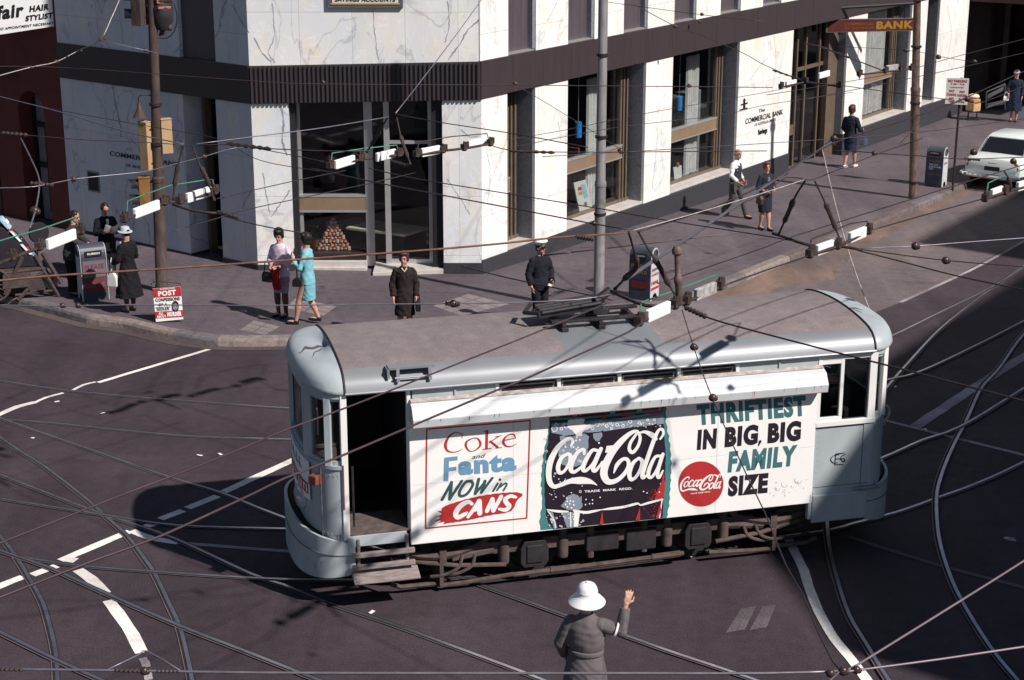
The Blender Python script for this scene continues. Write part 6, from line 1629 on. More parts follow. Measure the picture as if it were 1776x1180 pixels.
# scraps of litter on the road
for i, (x, y) in enumerate([(382, 788), (178, 717), (99, 697), (346, 790), (1012, 1029), (1553, 671), (1605, 745), (1410, 703), (1256, 525), (1194, 965), (645, 1062), (1745, 934), (57, 760)]):
    P = gp(x, y, .012); mb = MB(rotfr(P, random.uniform(0, 6))); s_ = random.uniform(.025, .05)
    mb.add([(-s_, -s_ * .6, 0), (s_, -s_ * .5, .004), (s_ * .8, s_ * .6, .012), (-s_, s_ * .5, .003)], [(0, 1, 2, 3)]); mb.add([(0, 0, -.012), (s_ * .3, 0, -.012), (0, s_ * .3, .004)], [(0, 1, 2)])
    tag(mb.build("paper_scrap", m_poster, fix=False), "tiny pale scrap of litter lying on the road", "litter", "scraps of litter on the road")
# ================================================================== people
def remesh(mb_list, name, mat, parent, voxel, smooth_it=4, wrinkle=0.0, seed=0):
    """closed pieces that overlap are grown together into one continuous skin"""
    me = bpy.data.meshes.new(name)
    V, Fc = [], []
    for mb in mb_list:
        o = len(V); V += [tuple(p) for p in mb.v]; Fc += [[i + o for i in f] for f in mb.f]
    me.from_pydata(V, [], Fc)
    bm = bmesh.new(); bm.from_mesh(me); bmesh.ops.recalc_face_normals(bm, faces=bm.faces); bm.to_mesh(me); bm.free()
    ob = bpy.data.objects.new("tmp_form", me); C.objects.link(ob)
    r = ob.modifiers.new("r", 'REMESH'); r.mode = 'VOXEL'; r.voxel_size = voxel
    s = ob.modifiers.new("s", 'SMOOTH'); s.iterations = smooth_it; s.factor = 0.5
    dg = bpy.context.evaluated_depsgraph_get()
    out = bpy.data.meshes.new_from_object(ob.evaluated_get(dg))
    bpy.data.objects.remove(ob); bpy.data.meshes.remove(me)
    n = len(out.vertices)
    co = np.empty(n * 3); out.vertices.foreach_get("co", co); co = co.reshape(-1, 3)
    if wrinkle:
        no = np.empty(n * 3); out.vertices.foreach_get("normal", no); no = no.reshape(-1, 3)
        q = co - co.mean(0); k = seed * 1.7
        w = np.sin(q[:, 0] * 23 + 9 * np.sin(q[:, 2] * 7 + k) + k) * np.sin(q[:, 2] * 16 + 5 * np.sin(q[:, 0] * 11 + q[:, 1] * 9 + k)) + 0.6 * np.sin(q[:, 1] * 31 + q[:, 2] * 19 + 4 * np.sin(q[:, 0] * 13))
        co = co + no * (w * wrinkle)[:, None]
    L = np.array(WM[parent.name].inverted()); co = co @ L[:3, :3].T + L[:3, 3]
    loc = (co.min(0) + co.max(0)) / 2
    out.vertices.foreach_set("co", (co - loc).ravel()); out.name = name
    out.materials.clear(); out.materials.append(mat)
    out.polygons.foreach_set("use_smooth", [True] * len(out.polygons)); out.update()
    o = bpy.data.objects.new(name, out); C.objects.link(o); o.location = loc; o.parent = parent
    WM[o.name] = WM[parent.name] @ Matrix.Translation(Vector(loc))
    return o
m_skin = M("skin", (0.47, 0.26, 0.19), rough=0.55, var=0.08, scale=20)
m_hairk = M("hair_black", (0.012, 0.009, 0.009), rough=0.5, var=0.4, scale=40); m_hairb = M("hair_brown", (0.055, 0.028, 0.018), rough=0.5, var=0.4, scale=40); m_hairr = M("hair_auburn", (0.11, 0.042, 0.022), rough=0.5, var=0.4, scale=40); m_hairg = M("hair_grey", (0.25, 0.22, 0.20), rough=0.6, var=0.3, scale=40)
m_eye = M("eye_dark", (0.02, 0.012, 0.01), rough=0.3); m_lip = M("lips", (0.33, 0.09, 0.08), rough=0.5)
m_shoe = M("shoe_black", (0.014, 0.012, 0.013), rough=0.35)
m_stock = M("dark_stocking", (0.075, 0.04, 0.035), rough=0.6)
def lerp(a, b, t): return tuple(np.asarray(a) * (1 - t) + np.asarray(b) * t)
class Person:
    def __init__(s, px, head_y, face, label, pose, voxel=0.0095, skin=None, height=None, P=None, legs_only_skin=True):
        s.P = gp(*px, PAVE) if P is None else np.asarray(P, float)
        if height is None:
            lo, hi = 0.8, 2.6
            for _ in range(40):
                m = (lo + hi) / 2
                if project(s.P + np.array([0, 0, m]))[1] > head_y: lo = m
                else: hi = m
            height = lo
        s.h = height; a = math.atan2(face[1], face[0]) - math.pi / 2
        s.fr = rotfr(s.P, a, height); s.vox = voxel; s.pose = pose
        s.t = thing("person", label, "person", s.P)
        p = dict(hipL=(-.052, 0, .51), hipR=(.052, 0, .51), kneeL=(-.052, .012, .285), kneeR=(.052, .012, .285), footL=(-.05, 0, .045), footR=(.05, 0, .045),
                 shL=(-.090, -.005, .782), shR=(.090, -.005, .782), elL=(-.135, -.01, .635), elR=(.135, -.01, .635), wrL=(-.125, .045, .495), wrR=(.125, .045, .495), head=(0, .012, .925), look=0.0, nod=0.0, lean=(0, 0), palmL=None, palmR=None)
        p.update(pose); s.p = p
        s.body(skin or m_skin)
    def B(s): return MB(s.fr)
    def body(s, skin):
        p = s.p; parts = []
        lx, ly = p['lean']
        mb = s.B()
        T = [(.47, .070, .055), (.51, .092, .066), (.55, .094, .066), (.62, .070, .052), (.68, .078, .056), (.74, .092, .060), (.79, .092, .050), (.82, .055, .040), (.845, .031, .032), (.90, .029, .031)]
        rings = []
        for z, w, d in T:
            k = max(0, (z - .5) / .4)
            rings.append([(w * math.cos(a) + lx * k, d * math.sin(a) + ly * k, z) for a in np.linspace(0, 2 * math.pi, 17)[:-1]])
        mb.loft(rings, caps=True); parts.append(mb)
        for q in 'LR':
            mb = s.B(); hp, kn, ft = p['hip' + q], p['knee' + q], p['foot' + q]
            mb.tube([hp, lerp(hp, kn, .5), kn, lerp(kn, ft, .35), lerp(kn, ft, .8), ft], [.054, .045, .034, .036, .022, .021], 12); mb.ell(hp, (.05, .052, .05), 10, 8)
            d = np.array([0, 1.0, 0]) if q + 'toe' not in p else np.array(p[q + 'toe'])
            a = math.atan2(d[0], d[1]); R_ = np.array([[math.cos(a), math.sin(a), 0], [-math.sin(a), math.cos(a), 0], [0, 0, 1]])
            mb.ell(np.array(ft) + R_ @ np.array([0, .042, -.018]), (.024, .070, .024), 10, 8, R_); mb.ell(np.array(ft) + np.array([0, 0, -.015]), (.022, .025, .028), 8, 6)
            parts.append(mb)
            mb = s.B(); sh, el, wr = p['sh' + q], p['el' + q], p['wr' + q]
            sh = (sh[0] + lx * .75, sh[1] + ly * .75, sh[2])
            mb.ell(sh, (.034, .034, .034), 10, 8); mb.tube([sh, lerp(sh, el, .5), el, lerp(el, wr, .35), wr], [.031, .028, .023, .024, .0155], 10)
            parts.append(mb); parts.append(s.hand(q, el, wr))
        mb = s.B(); hc = np.array(p['head']) + np.array([lx, ly, 0]); s.hc = hc
        a = p['look']; nd = p['nod']
        Rz = np.array([[math.cos(a), -math.sin(a), 0], [math.sin(a), math.cos(a), 0], [0, 0, 1]]); Rx = np.array([[1, 0, 0], [0, math.cos(nd), -math.sin(nd)], [0, math.sin(nd), math.cos(nd)]])
        s.HR = Rz @ Rx
        H = lambda x, y, z: hc + s.HR @ np.array([x, y, z]); s.H = H
        mb.ell(H(0, -.004, .016), (.044, .055, .056), 16, 12, s.HR); mb.ell(H(0, .012, -.024), (.034, .040, .044), 14, 10, s.HR)
        mb.tube([H(0, .048, .012), H(0, .062, -.010), H(0, .052, -.016)], [.006, .009, .007], 8)
        for k in (-1, 1): mb.ell(H(k * .044, -.004, -.002), (.006, .012, .018), 8, 6, s.HR)
        mb.ell(H(0, .046, -.056), (.013, .010, .012), 8, 6, s.HR)
        mb.tube([H(0, -.018, -.03), (lx, -.005 + ly, .84)], [.033, .033], 12)
        parts.append(mb)
        b = remesh(parts, "body", skin, s.t, s.vox * .9, 2)
        mb = s.B()
        for k in (-1, 1): mb.mat(0).ell(H(k * .018, .0475, .008), (.0085, .005, .0045), 8, 6, s.HR); mb.mat(2).tube([H(k * .009, .051, .022), H(k * .019, .052, .025), H(k * .029, .045, .021)], .0028, 5)
        mb.mat(1).ell(H(0, .051, -.036), (.015, .005, .0055), 8, 6, s.HR)
        mb.build("face", [m_eye, m_lip, m_hairb], s.t, smooth=True)
    def hand(s, q, el, wr):
        mb = s.B(); el, wr = np.array(el), np.array(wr); d = wr - el; d /= np.linalg.norm(d)
        side = 1 if q == 'R' else -1
        n = s.p.get('palm' + q)
        n = np.array([-side, 0.25, 0.0]) if n is None else np.array(n, float)
        n = n - d * (n @ d); n /= np.linalg.norm(n); u = np.cross(d, n) * 1.0          # across the palm
        fw = s.p.get('fwd' + q)
        if fw is not None:
            d = np.array(fw, float); d /= np.linalg.norm(d); n = n - d * (n @ d); n /= np.linalg.norm(n); u = np.cross(d, n)
        thumb_side = -1 if q == 'R' else 1
        u = u * thumb_side * (1 if q == 'R' else 1)
        if u @ np.array([0, 1.0, 0.2]) < 0: u = -u                                     # thumb side looks forward
        R_ = np.column_stack([u, n, d])
        pc = wr + d * .028
        mb.ell(pc, (.025, .012, .034), 10, 8, R_); mb.tube([wr - d * .01, wr + d * .015], [.0155, .017], 8)
        curl = s.p.get('curl' + q, 0.55); spread = s.p.get('spread' + q, .004)
        for i, (o, L) in enumerate(((.0165, .040), (.0055, .045), (-.0055, .042), (-.0165, .033))):
            b = wr + d * .052 + u * o; c1 = curl * .5; c2 = curl * 1.2
            du = u * (o / .0165) * spread * 8
            p1 = b + (d * math.cos(c1) + n * math.sin(c1) + du) * L * .5; p2 = p1 + (d * math.cos(c2) + n * math.sin(c2) + du) * L * .5
            mb.tube([b - d * .012, b, p1, p2], [.0065, .0062, .0056, .0048], 7)
        tb = wr + d * .018 + u * .020; mb.tube([tb - u * .008, tb + (u * .8 + d * .6 + n * .2) * .022, tb + (u * .7 + d * 1.3 + n * .5) * .030], [.0085, .0072, .0055], 7)
        return mb
    # ---- clothing
    def ring(s, z, w, d, x=0, y=0, n=20, flute=0.0, k=7):
        return [((w * (1 + flute * math.sin(k * a + z * 9))) * math.cos(a) + x, d * (1 + flute * math.sin(k * a + z * 9)) * math.sin(a) + y, z) for a in np.linspace(0, 2 * math.pi, n + 1)[:-1]]
    def cloth(s, name, mat, rings=None, sleeves=None, tubes=(), voxel=None, wrinkle=0.0035, flute=0.0, grow=1.0, sm=4):
        parts = []; lx, ly = s.p['lean']
        if rings:
            mb = s.B(); mb.loft([s.ring(r[0], r[1], r[2], (r[3] if len(r) > 3 else 0) + lx * max(0, (r[0] - .5) / .4), (r[4] if len(r) > 4 else 0) + ly * max(0, (r[0] - .5) / .4), 28, flute if r[0] < .5 else 0) for r in rings], caps=True); parts.append(mb)
        if sleeves:
            end, r0, r1 = sleeves
            for q in 'LR':
                sh, el, wr = s.p['sh' + q], s.p['el' + q], s.p['wr' + q]; sh = (sh[0] + lx * .75, sh[1] + ly * .75, sh[2])
                mb = s.B(); mb.ell(sh, (r0 * .88, r0 * .92, r0 * .84), 10, 8)
                if end <= .5: mb.tube([sh, lerp(sh, el, .3), lerp(sh, el, end * 2)], [r0 * .86, r0 * .92, r0 * .92], 12)
                else: mb.tube([sh, lerp(sh, el, .25), lerp(sh, el, .5), el, lerp(el, wr, (end - .5) * 2)], [r0 * .84, r0 * .90, r0 * .88, (r0 + r1) / 2 * .94, r1], 12)
                if end > .5: mb.ell(el, ((r0 + r1) / 2 * .95,) * 3, 10, 8)
                parts.append(mb)
        for pts, r in tubes:
            mb = s.B(); mb.tube(pts, r, 12); parts.append(mb)
        return remesh(parts, name, mat, s.t, voxel or s.vox * 1.15, sm, wrinkle * s.h / 1.7, len(name) + s.P[0])
    def trousers(s, mat, top=.60, r=(.060, .046, .040)):
        tb = []
        for q in 'LR':
            h, k, f = s.p['hip' + q], s.p['knee' + q], s.p['foot' + q]
            tb.append(([h, lerp(h, k, .5), k, lerp(k, f, .6), (f[0], f[1], f[2] + .012)], [r[0], r[0] * .92, r[1], r[2], r[2] * 1.02]))
        return s.cloth("trousers", mat, [(.47, .075, .062), (.52, .098, .073), (.56, .098, .073), (top, .082, .062)], None, tb, wrinkle=0.004)
    def shoes(s, mat, heel=0.0):
        for q in 'LR':
            f = np.array(s.p['foot' + q]); d = np.array(s.p.get(q + 'toe', (0, 1.0, 0))); a = math.atan2(d[0], d[1]); R_ = np.array([[math.cos(a), math.sin(a), 0], [-math.sin(a), math.cos(a), 0], [0, 0, 1]])
            mb = s.B(); mb.ell(f + R_ @ np.array([0, .046, -.022]), (.029, .078, .023), 12, 8, R_); mb.ell(f + R_ @ np.array([0, -.002, -.014]), (.026, .03, .030), 10, 8, R_)
            parts = [mb]
            if heel: mb = s.B(); mb.tube([f + R_ @ np.array([0, -.014, -.02]), f + R_ @ np.array([0, -.016, -.045])], [.016, .010], 8); parts.append(mb)
            remesh(parts, "shoe", mat, s.t, s.vox * .9, 2)
    def hair(s, mat, big=1.0, style='bouffant'):
        H = s.H; mb = s.B()
        if style == 'bouffant':
            mb.ell(H(0, -.016, .030), (.056 * big, .060 * big, .060 * big), 14, 10, s.HR); mb.ell(H(0, .012, .062), (.046 * big, .042, .030), 12, 8, s.HR); mb.ell(H(0, -.036, -.012), (.046 * big, .036, .044), 12, 8, s.HR)
            for k in (-1, 1): mb.ell(H(k * .040, -.008, .000), (.016, .030, .038), 10, 8, s.HR)
        elif style == 'short':
            mb.ell(H(0, -.012, .024), (.049, .057, .055), 14, 10, s.HR); mb.ell(H(0, -.034, -.008), (.040, .028, .036), 12, 8, s.HR)
        elif style == 'fringe':
            mb.ell(H(0, -.034, -.012), (.043, .030, .028), 12, 8, s.HR)
            for k in (-1, 1): mb.ell(H(k * .041, -.012, .004), (.008, .026, .020), 10, 8, s.HR)
        return remesh([mb], "hair", mat, s.t, s.vox * .8, 2, 0.003, 3)
def fabric(key, col, var=0.14, rough=0.85): return M(key, col, rough=rough, var=var, scale=9, bump=0.15, spec=0.2)
COAT = [(.28, .115, .085), (.36, .110, .082), (.45, .108, .080), (.52, .106, .078), (.60, .090, .066), (.66, .094, .067), (.74, .106, .070), (.785, .104, .062), (.808, .084, .053), (.825, .058, .045), (.840, .038, .039)]
JACKET = [r for r in COAT if r[0] >= .50]
SKIRT = [(.285, .086, .070), (.34, .092, .074), (.42, .102, .078), (.50, .104, .077), (.56, .094, .070), (.61, .078, .058)]

# 1 lilac suit
p = Person((490, 549), 397, (-0.45, -0.9), "woman in a pale lilac suit holding a red cloth, facing the crossing", dict(look=0.25, nod=-0.35, elL=(-.14, .0, .64), elR=(.14, .0, .64), wrL=(-.06, .125, .60), wrR=(.035, .135, .61), palmL=(0, 0, -1), palmR=(0, 0, -1), fwdL=(.9, .5, 0), fwdR=(-.9, .4, -.1)))
p.cloth("jacket", fabric("lilac_cloth", (0.60, 0.49, 0.60)), [(.47, .108, .082)] + JACKET, (.80, .042, .030)); p.cloth("skirt", fabric("lilac_skirt", (0.25, 0.215, 0.35)), SKIRT); p.shoes(m_shoe, 1); p.hair(m_hairk, 1.05)
p.cloth("stockings", m_stock, None, None, [([p.p['knee' + q], lerp(p.p['knee' + q], p.p['foot' + q], .35), lerp(p.p['knee' + q], p.p['foot' + q], .8), p.p['foot' + q]], [.036, .038, .024, .0235]) for q in 'LR'], wrinkle=0, voxel=.008, sm=1)
t = thing("red_cloth", "red cloth hanging from the hands of the woman in lilac", "cloth", p.fr((-.02, .14, .38)))
mb = MB(p.fr); n = 14
mb.add([(-.075 + .15 * i / n * (0.55 + .45 * (1 - j / 8)) - .02, .150 + .022 * math.sin(i * 1.7 + j * .4), .615 - .27 * j / 8 + .01 * math.sin(i)) for j in range(9) for i in range(n + 1)], [(j * (n + 1) + i, j * (n + 1) + i + 1, (j + 1) * (n + 1) + i + 1, (j + 1) * (n + 1) + i) for j in range(8) for i in range(n)])
mb.build("cloth", fabric("red_cloth", (0.36, 0.02, 0.025)), t, smooth='all', fix=False)
def handbag(fr, c, size, mat, label, name="handbag", ang=0.0, handle=0.10, hw=None):
    t = thing(name, label, "bag", fr((c[0], c[1], c[2] - size[2] / 2)))
    mb = MB(fr); x, y, z = size
    ca, sa = math.cos(ang), math.sin(ang)
    R = lambda a, b, cc: (c[0] + a * ca - b * sa, c[1] + a * sa + b * ca, c[2] + cc)
    mb.loft([[R(.5 * x * k * sx, .5 * y * k2 * sy, zz) for sx, sy in ((-1, -1), (1, -1), (1, 1), (-1, 1))] for zz, k, k2 in ((-z * .5, .92, .8), (-z * .42, 1, 1), (z * .2, 1, .9), (z * .5, .86, .35))], caps=True)
    mb.build("bag_body", mat, t, bevel=0.012)
    mb = MB(fr); w = hw or x * .36
    mb.tube([R(-w, 0, z * .46), R(-w * .7, 0, z * .5 + handle * .8), R(0, 0, z * .5 + handle), R(w * .7, 0, z * .5 + handle * .8), R(w, 0, z * .46)], .006, 6); mb.build("handle", mat, t, smooth=True)
handbag(p.fr, (.135, .06, .455), (.12, .07, .115), m_shoe, "dark handbag on the arm of the woman in lilac", handle=.12)
# 2 cyan suit, walking
p = Person((536, 562), 405, (-0.93, 0.10), "woman in a turquoise suit walking past with one hand raised to her face", dict(footL=(-.045, .13, .045), kneeL=(-.05, .085, .285), footR=(.045, -.10, .065), kneeR=(.05, .00, .285), elR=(.13, .04, .645), wrR=(.075, .14, .745), elL=(-.13, .05, .65), wrL=(-.05, .15, .72), palmL=(0, -1, 0), palmR=(0, -1, 0), fwdL=(.2, .1, 1), fwdR=(-.1, .1, 1), look=0.1))
p.cloth("jacket", fabric("turquoise_cloth", (0.19, 0.44, 0.50)), [(.455, .108, .084)] + JACKET, (.82, .043, .031)); p.cloth("skirt", fabric("turquoise_skirt", (0.175, 0.42, 0.48)), [(.275, .088, .080), (.33, .092, .08), (.42, .102, .08), (.50, .104, .077), (.56, .094, .070), (.61, .078, .058)], flute=.03); p.shoes(m_shoe, 1); p.hair(m_hairk, 1.06)
handbag(p.fr, (-.14, .08, .50), (.04, .11, .10), m_shoe, "small black handbag held by the woman in turquoise", handle=.10)
# 3 dark coat
p = Person((703, 588), 437, (0.10, -1.0), "woman in a dark brown coat standing at the kerb behind the tram roof", dict(look=-0.25, nod=-.12))
p.cloth("coat", fabric("dark_brown_coat", (0.024, 0.017, 0.016)), COAT, (.96, .047, .034), wrinkle=.005); p.shoes(m_shoe, 1); p.hair(m_hairb, 1.04)
p.cloth("collar", fabric("pale_scarf", (0.55, 0.45, 0.30)), None, None, [([(-.03, .045, .83), (0, .062, .79), (.03, .045, .83)], .012)], voxel=.008)
handbag(p.fr, (-.145, .05, .405), (.055, .14, .13), m_shoe, "black handbag at the side of the woman in the dark brown coat", handle=.07)
# 4 policeman in white cap
m_navy = fabric("police_navy", (0.014, 0.014, 0.022))
p = Person((936, 566), 419, (0.45, -0.9), "policeman in a dark uniform and white topped cap behind the tram roof", dict(look=0.35, elL=(-.15, -.02, .64), wrL=(-.11, .08, .545), elR=(.15, .0, .63), wrR=(.135, .05, .50)))
p.cloth("tunic", m_navy, [(.44, .104, .080)] + [(r[0], r[1] * 1.07, r[2] * 1.08) for r in JACKET], (.95, .050, .036)); p.trousers(m_navy); p.shoes(m_shoe); p.hair(m_hairk, 1, 'short')
mb = p.B(); mb.mat(0).lathe([(.050, .030), (.052, .052), (.076, .068), (.084, .082), (.078, .096), (.05, .104), (.0, .106)], 22, p.hc + np.array([0, -.004, .0])); 
mb.mat(1).lathe([(.0505, .028), (.0515, .052)], 22, p.hc + np.array([0, -.004, 0])); mb.ell(p.H(0, .060, .026), (.038, .030, .005), 12, 6, p.HR); mb.build("cap", [m_artwhite, m_shoe], p.t, smooth=True)
t = thing("torch", "small dark flashlight with a white end in the policeman's hand", "torch", p.fr((-.10, .14, .50)))
mb = MB(p.fr); mb.mat(0).tube([(-.13, .09, .545), (-.06, .13, .52)], .022, 10); mb.mat(1).tube([(-.06, .13, .52), (-.045, .14, .50)], [.022, .026], 10); mb.build("case", [m_shoe, m_artwhite], t, smooth=True)
# 5 man in waistcoat, striding
p = Person((1273, 377), 258, (0.75, -0.65), "bald man in a dark waistcoat and white shirt striding along the pavement", dict(footL=(-.045, .17, .045), kneeL=(-.05, .10, .28), footR=(.045, -.16, .075), kneeR=(.05, -.01, .275), elL=(-.14, -.04, .64), wrL=(-.13, .05, .53), elR=(.14, .02, .63), wrR=(.10, .12, .54), look=-.2, lean=(0, .02)))
p.cloth("shirt", fabric("white_shirt", (0.72, 0.72, 0.72), .05), [r for r in JACKET if r[0] >= .6], (.92, .042, .028)); p.cloth("waistcoat", fabric("dark_waistcoat", (0.035, 0.035, 0.045)), [(.53, .103, .078), (.60, .098, .072), (.66, .098, .071), (.73, .104, .073), (.775, .085, .068), (.80, .06, .06)]); p.trousers(fabric("grey_trousers", (0.075, 0.068, 0.072))); p.shoes(m_shoe); p.hair(m_hairg, 1, 'fringe')
# 6 woman beside him
p = Person((1325, 399), 281, (0.45, -0.9), "auburn haired woman in a black dress and cardigan carrying a brown handbag", dict(footL=(-.04, .06, .045), footR=(.04, -.05, .05), elL=(-.13, .0, .64), wrL=(-.07, .11, .62), elR=(.135, -.01, .635), wrR=(.09, .10, .60), look=-.35))
p.cloth("dress", fabric("black_dress", (0.022, 0.024, 0.034)), [(.27, .100, .078)] + COAT[1:], (.82, .043, .032), flute=.03); p.shoes(m_shoe, 1); p.hair(m_hairr, 1.05)
p.cloth("blouse", fabric("grey_blouse", (0.16, 0.17, 0.21)), None, None, [([(0, .052, .79), (0, .066, .70)], [.026, .022])], voxel=.009)
handbag(p.fr, (.14, .07, .47), (.06, .13, .13), M("brown_leather", (0.05, 0.022, 0.018), rough=0.45), "dark brown handbag carried by the auburn haired woman", handle=.10)
# 7 walking away
p = Person((1472, 292), 183, (RU[0], RU[1]), "woman in navy walking away up the pavement with a shiny bag", dict(footL=(-.045, -.07, .05), kneeL=(-.05, .0, .28), footR=(.05, .10, .045), kneeR=(.05, .06, .28), elR=(.15, .0, .63), wrR=(.15, .10, .60), elL=(-.14, .02, .63), wrL=(-.11, .10, .55)))
p.cloth("jacket", fabric("navy_jacket", (0.016, 0.020, 0.034)), [(.43, .112, .086)] + JACKET, (.9, .046, .033)); p.cloth("skirt", fabric("navy_skirt", (0.020, 0.030, 0.075)), SKIRT, flute=.02); p.shoes(m_artwhite, 1); p.hair(m_hairb, 1.03)
handbag(p.fr, (.20, .07, .45), (.08, .15, .14), M("glossy_bag", (0.06, 0.07, 0.12), rough=0.18, spec=.7), "shiny dark bag on the arm of the woman walking away", handle=.10)
# 8 far right
p = Person((1757, 211), 122, (-0.25, -1.0), "woman in a full dark blue coat and pale hat at the right edge", dict(look=.2, wrR=(.13, .08, .55), elR=(.14, .0, .64)))
p.cloth("coat", fabric("dark_blue_coat", (0.016, 0.024, 0.050)), [(.22, .150, .125), (.30, .142, .118), (.40, .13, .10), (.50, .115, .085)] + COAT[4:], (.95, .048, .035), flute=.06); p.shoes(m_shoe, 1); p.hair(m_hairb)
mb = p.B(); mb.lathe([(.066, .025), (.062, .032), (.052, .036), (.052, .06), (.04, .075), (.0, .080)], 20, p.hc); mb.build("hat", fabric("lavender_hat", (0.40, 0.38, 0.50)), p.t, smooth=True)
handbag(p.fr, (.17, .10, .46), (.10, .06, .09), m_artwhite, "small white handbag held by the woman in the full blue coat", handle=.08)
# 9 black coat with hat and white bag
p = Person((227, 541), 394, (-0.75, 0.55), "woman in a long black coat and pale hat seen from behind at the kerb", dict(elL=(-.14, .0, .64), wrL=(-.12, .11, .58), elR=(.14, .02, .64), wrR=(.08, .13, .62), nod=-.2))
p.cloth("coat", fabric("black_coat", (0.009, 0.008, 0.011)), [(.19, .175, .135), (.28, .158, .122), (.38, .138, .105), (.48, .118, .088)] + COAT[3:], (.95, .048, .035), flute=.05, wrinkle=.005); p.shoes(m_shoe, 1); p.hair(m_hairk, .95, 'short')
p.cloth("scarf", fabric("blue_grey_scarf", (0.22, 0.25, 0.36)), None, None, [([(-.07, .045, .80), (-.085, .062, .72), (-.09, .068, .66)], .016), ([(.0, .055, .83), (-.06, .05, .81)], .016)], voxel=.009)
mb = p.B(); mb.lathe([(.085, .020), (.082, .028), (.056, .034), (.055, .055), (.045, .078), (.0, .086)], 22, p.hc, p.HR @ np.array([0, -.25, 1.0])); mb.build("hat", fabric("pale_grey_hat", (0.42, 0.46, 0.50)), p.t, smooth=True)
p.cloth("stockings", m_stock, None, None, [([p.p['knee' + q], lerp(p.p['knee' + q], p.p['foot' + q], .35), lerp(p.p['knee' + q], p.p['foot' + q], .8), p.p['foot' + q]], [.036, .038, .024, .0235]) for q in 'LR'], wrinkle=0, voxel=.008, sm=1)
handbag(p.fr, (-.15, .10, .40), (.05, .13, .17), fabric("white_bag_cloth", (0.70, 0.69, 0.66), .08), "white cloth shopping bag hanging from the arm of the woman in the black coat", "shopping_bag", 0.3, .17)
# 10 man reading by the wall, 11 man leaning over the bin
m_suit = fabric("black_suit", (0.010, 0.009, 0.013))
p = Person((190, 492), 352, (0.55, -0.75), "dark haired man in a black suit looking down behind the litter bin", dict(look=.0, nod=-.45, elL=(-.14, .0, .64), wrL=(-.07, .12, .66), elR=(.14, .02, .65), wrR=(.06, .15, .68), palmL=(0, -1, 0), palmR=(0, -1, 0)))
p.cloth("jacket", m_suit, [(.42, .108, .085)] + [(r[0], r[1] * 1.08, r[2] * 1.08) for r in JACKET], (.92, .050, .036)); p.trousers(m_suit); p.shoes(m_shoe); p.hair(m_hairk, 1.0, 'short')
p.cloth("shirt_front", fabric("white_shirt", (0.7, 0.7, 0.7)), None, None, [([(0, .055, .81), (0, .072, .74)], [.02, .014])], voxel=.009)
t = thing("newspaper", "folded white newspaper in the hands of the man in the black suit", "newspaper", p.fr((0, .17, .66)))
mb = MB(p.fr); mb.add([(-.09, .15, .69), (.0, .19, .66), (.09, .16, .70), (-.09, .21, .78), (.0, .24, .75), (.09, .22, .79)], [(0, 1, 4, 3), (1, 2, 5, 4)]); mb.build("sheet", m_poster, t, fix=False)
p = Person((128, 512), 365, (0.9, -0.2), "man in a dark jacket leaning toward the litter bin with an outstretched arm", dict(lean=(0, .07), nod=-.3, elR=(.12, .13, .67), wrR=(.06, .25, .60), elL=(-.12, .10, .65), wrL=(-.04, .22, .60), palmR=(0, 0, -1), palmL=(0, 0, 1)))
p.cloth("jacket", fabric("grey_tweed", (0.035, 0.032, 0.036)), [(.43, .108, .085)] + [(r[0], r[1] * 1.08, r[2] * 1.08) for r in JACKET], (.9, .050, .036)); p.trousers(m_suit); p.shoes(m_shoe); p.hair(m_hairk, 1.0, 'short')
# 12 traffic policeman in the foreground
def foot_below(x, y, h):
    """standing place whose head top at height h shows at the photograph point"""
    return at_z(x, y, h) * np.array([1, 1, 0])
hP = foot_below(1018, 1006, 1.90)
p = Person(None, None, (0.28, 1.0), "traffic policeman in a grey coat and white sun helmet raising his right arm", dict(elR=(.205, .02, .745), wrR=(.222, .06, .895), elL=(-.155, -.01, .635), wrL=(-.145, .07, .52), palmR=(-.5, .9, .2), fwdR=(.25, .25, 1), curlR=.42, spreadR=.025, look=.15, nod=-.1, footL=(-.06, 0, .045), footR=(.06, .02, .045)), voxel=.0072, P=hP, height=1.80)
m_greycoat = fabric("grey_coat", (0.125, 0.108, 0.112), .10)
p.cloth("coat", m_greycoat, [(.40, .135, .10), (.46, .128, .096), (.52, .118, .09), (.575, .103, .079), (.60, .097, .074), (.615, .099, .075), (.63, .106, .080), (.66, .113, .083), (.70, .117, .083), (.75, .116, .080), (.785, .108, .068), (.808, .086, .058), (.826, .058, .049), (.838, .042, .044), (.852, .040, .042)], (.95, .050, .033), wrinkle=.0026, flute=.02)
p.cloth("belt", m_greycoat, [(.588, .107, .083), (.594, .110, .086), (.612, .110, .086), (.618, .107, .083)], wrinkle=0, voxel=.007, sm=1)
p.trousers(fabric("grey_coat_trousers", (0.08, 0.07, 0.075))); p.shoes(m_shoe); p.hair(m_hairb, 1, 'short')
mb = p.B(); e = np.array(p.p['elR']); s0 = np.array(p.p['shR']); m0 = lerp(s0, e, .70); m1 = lerp(s0, e, .80); mb.tube([m0, m1], [.0515, .050], 14); mb.build("arm_band", m_artwhite, p.t, smooth=True)
ax = p.HR @ np.array([0.02, -.16, 1.0])
mb = p.B(); mb.lathe([(.108, -.024), (.110, -.018), (.090, .004), (.070, .022), (.062, .032), (.062, .046), (.058, .072), (.046, .092), (.024, .104), (.010, .106), (.010, .112), (.0, .113)], 32, p.hc + np.array([0, -.004, .008]), ax)
mb.build("sun_helmet", M("helmet_white", (0.80, 0.80, 0.79), rough=0.5, var=0.03), p.t, smooth=True)
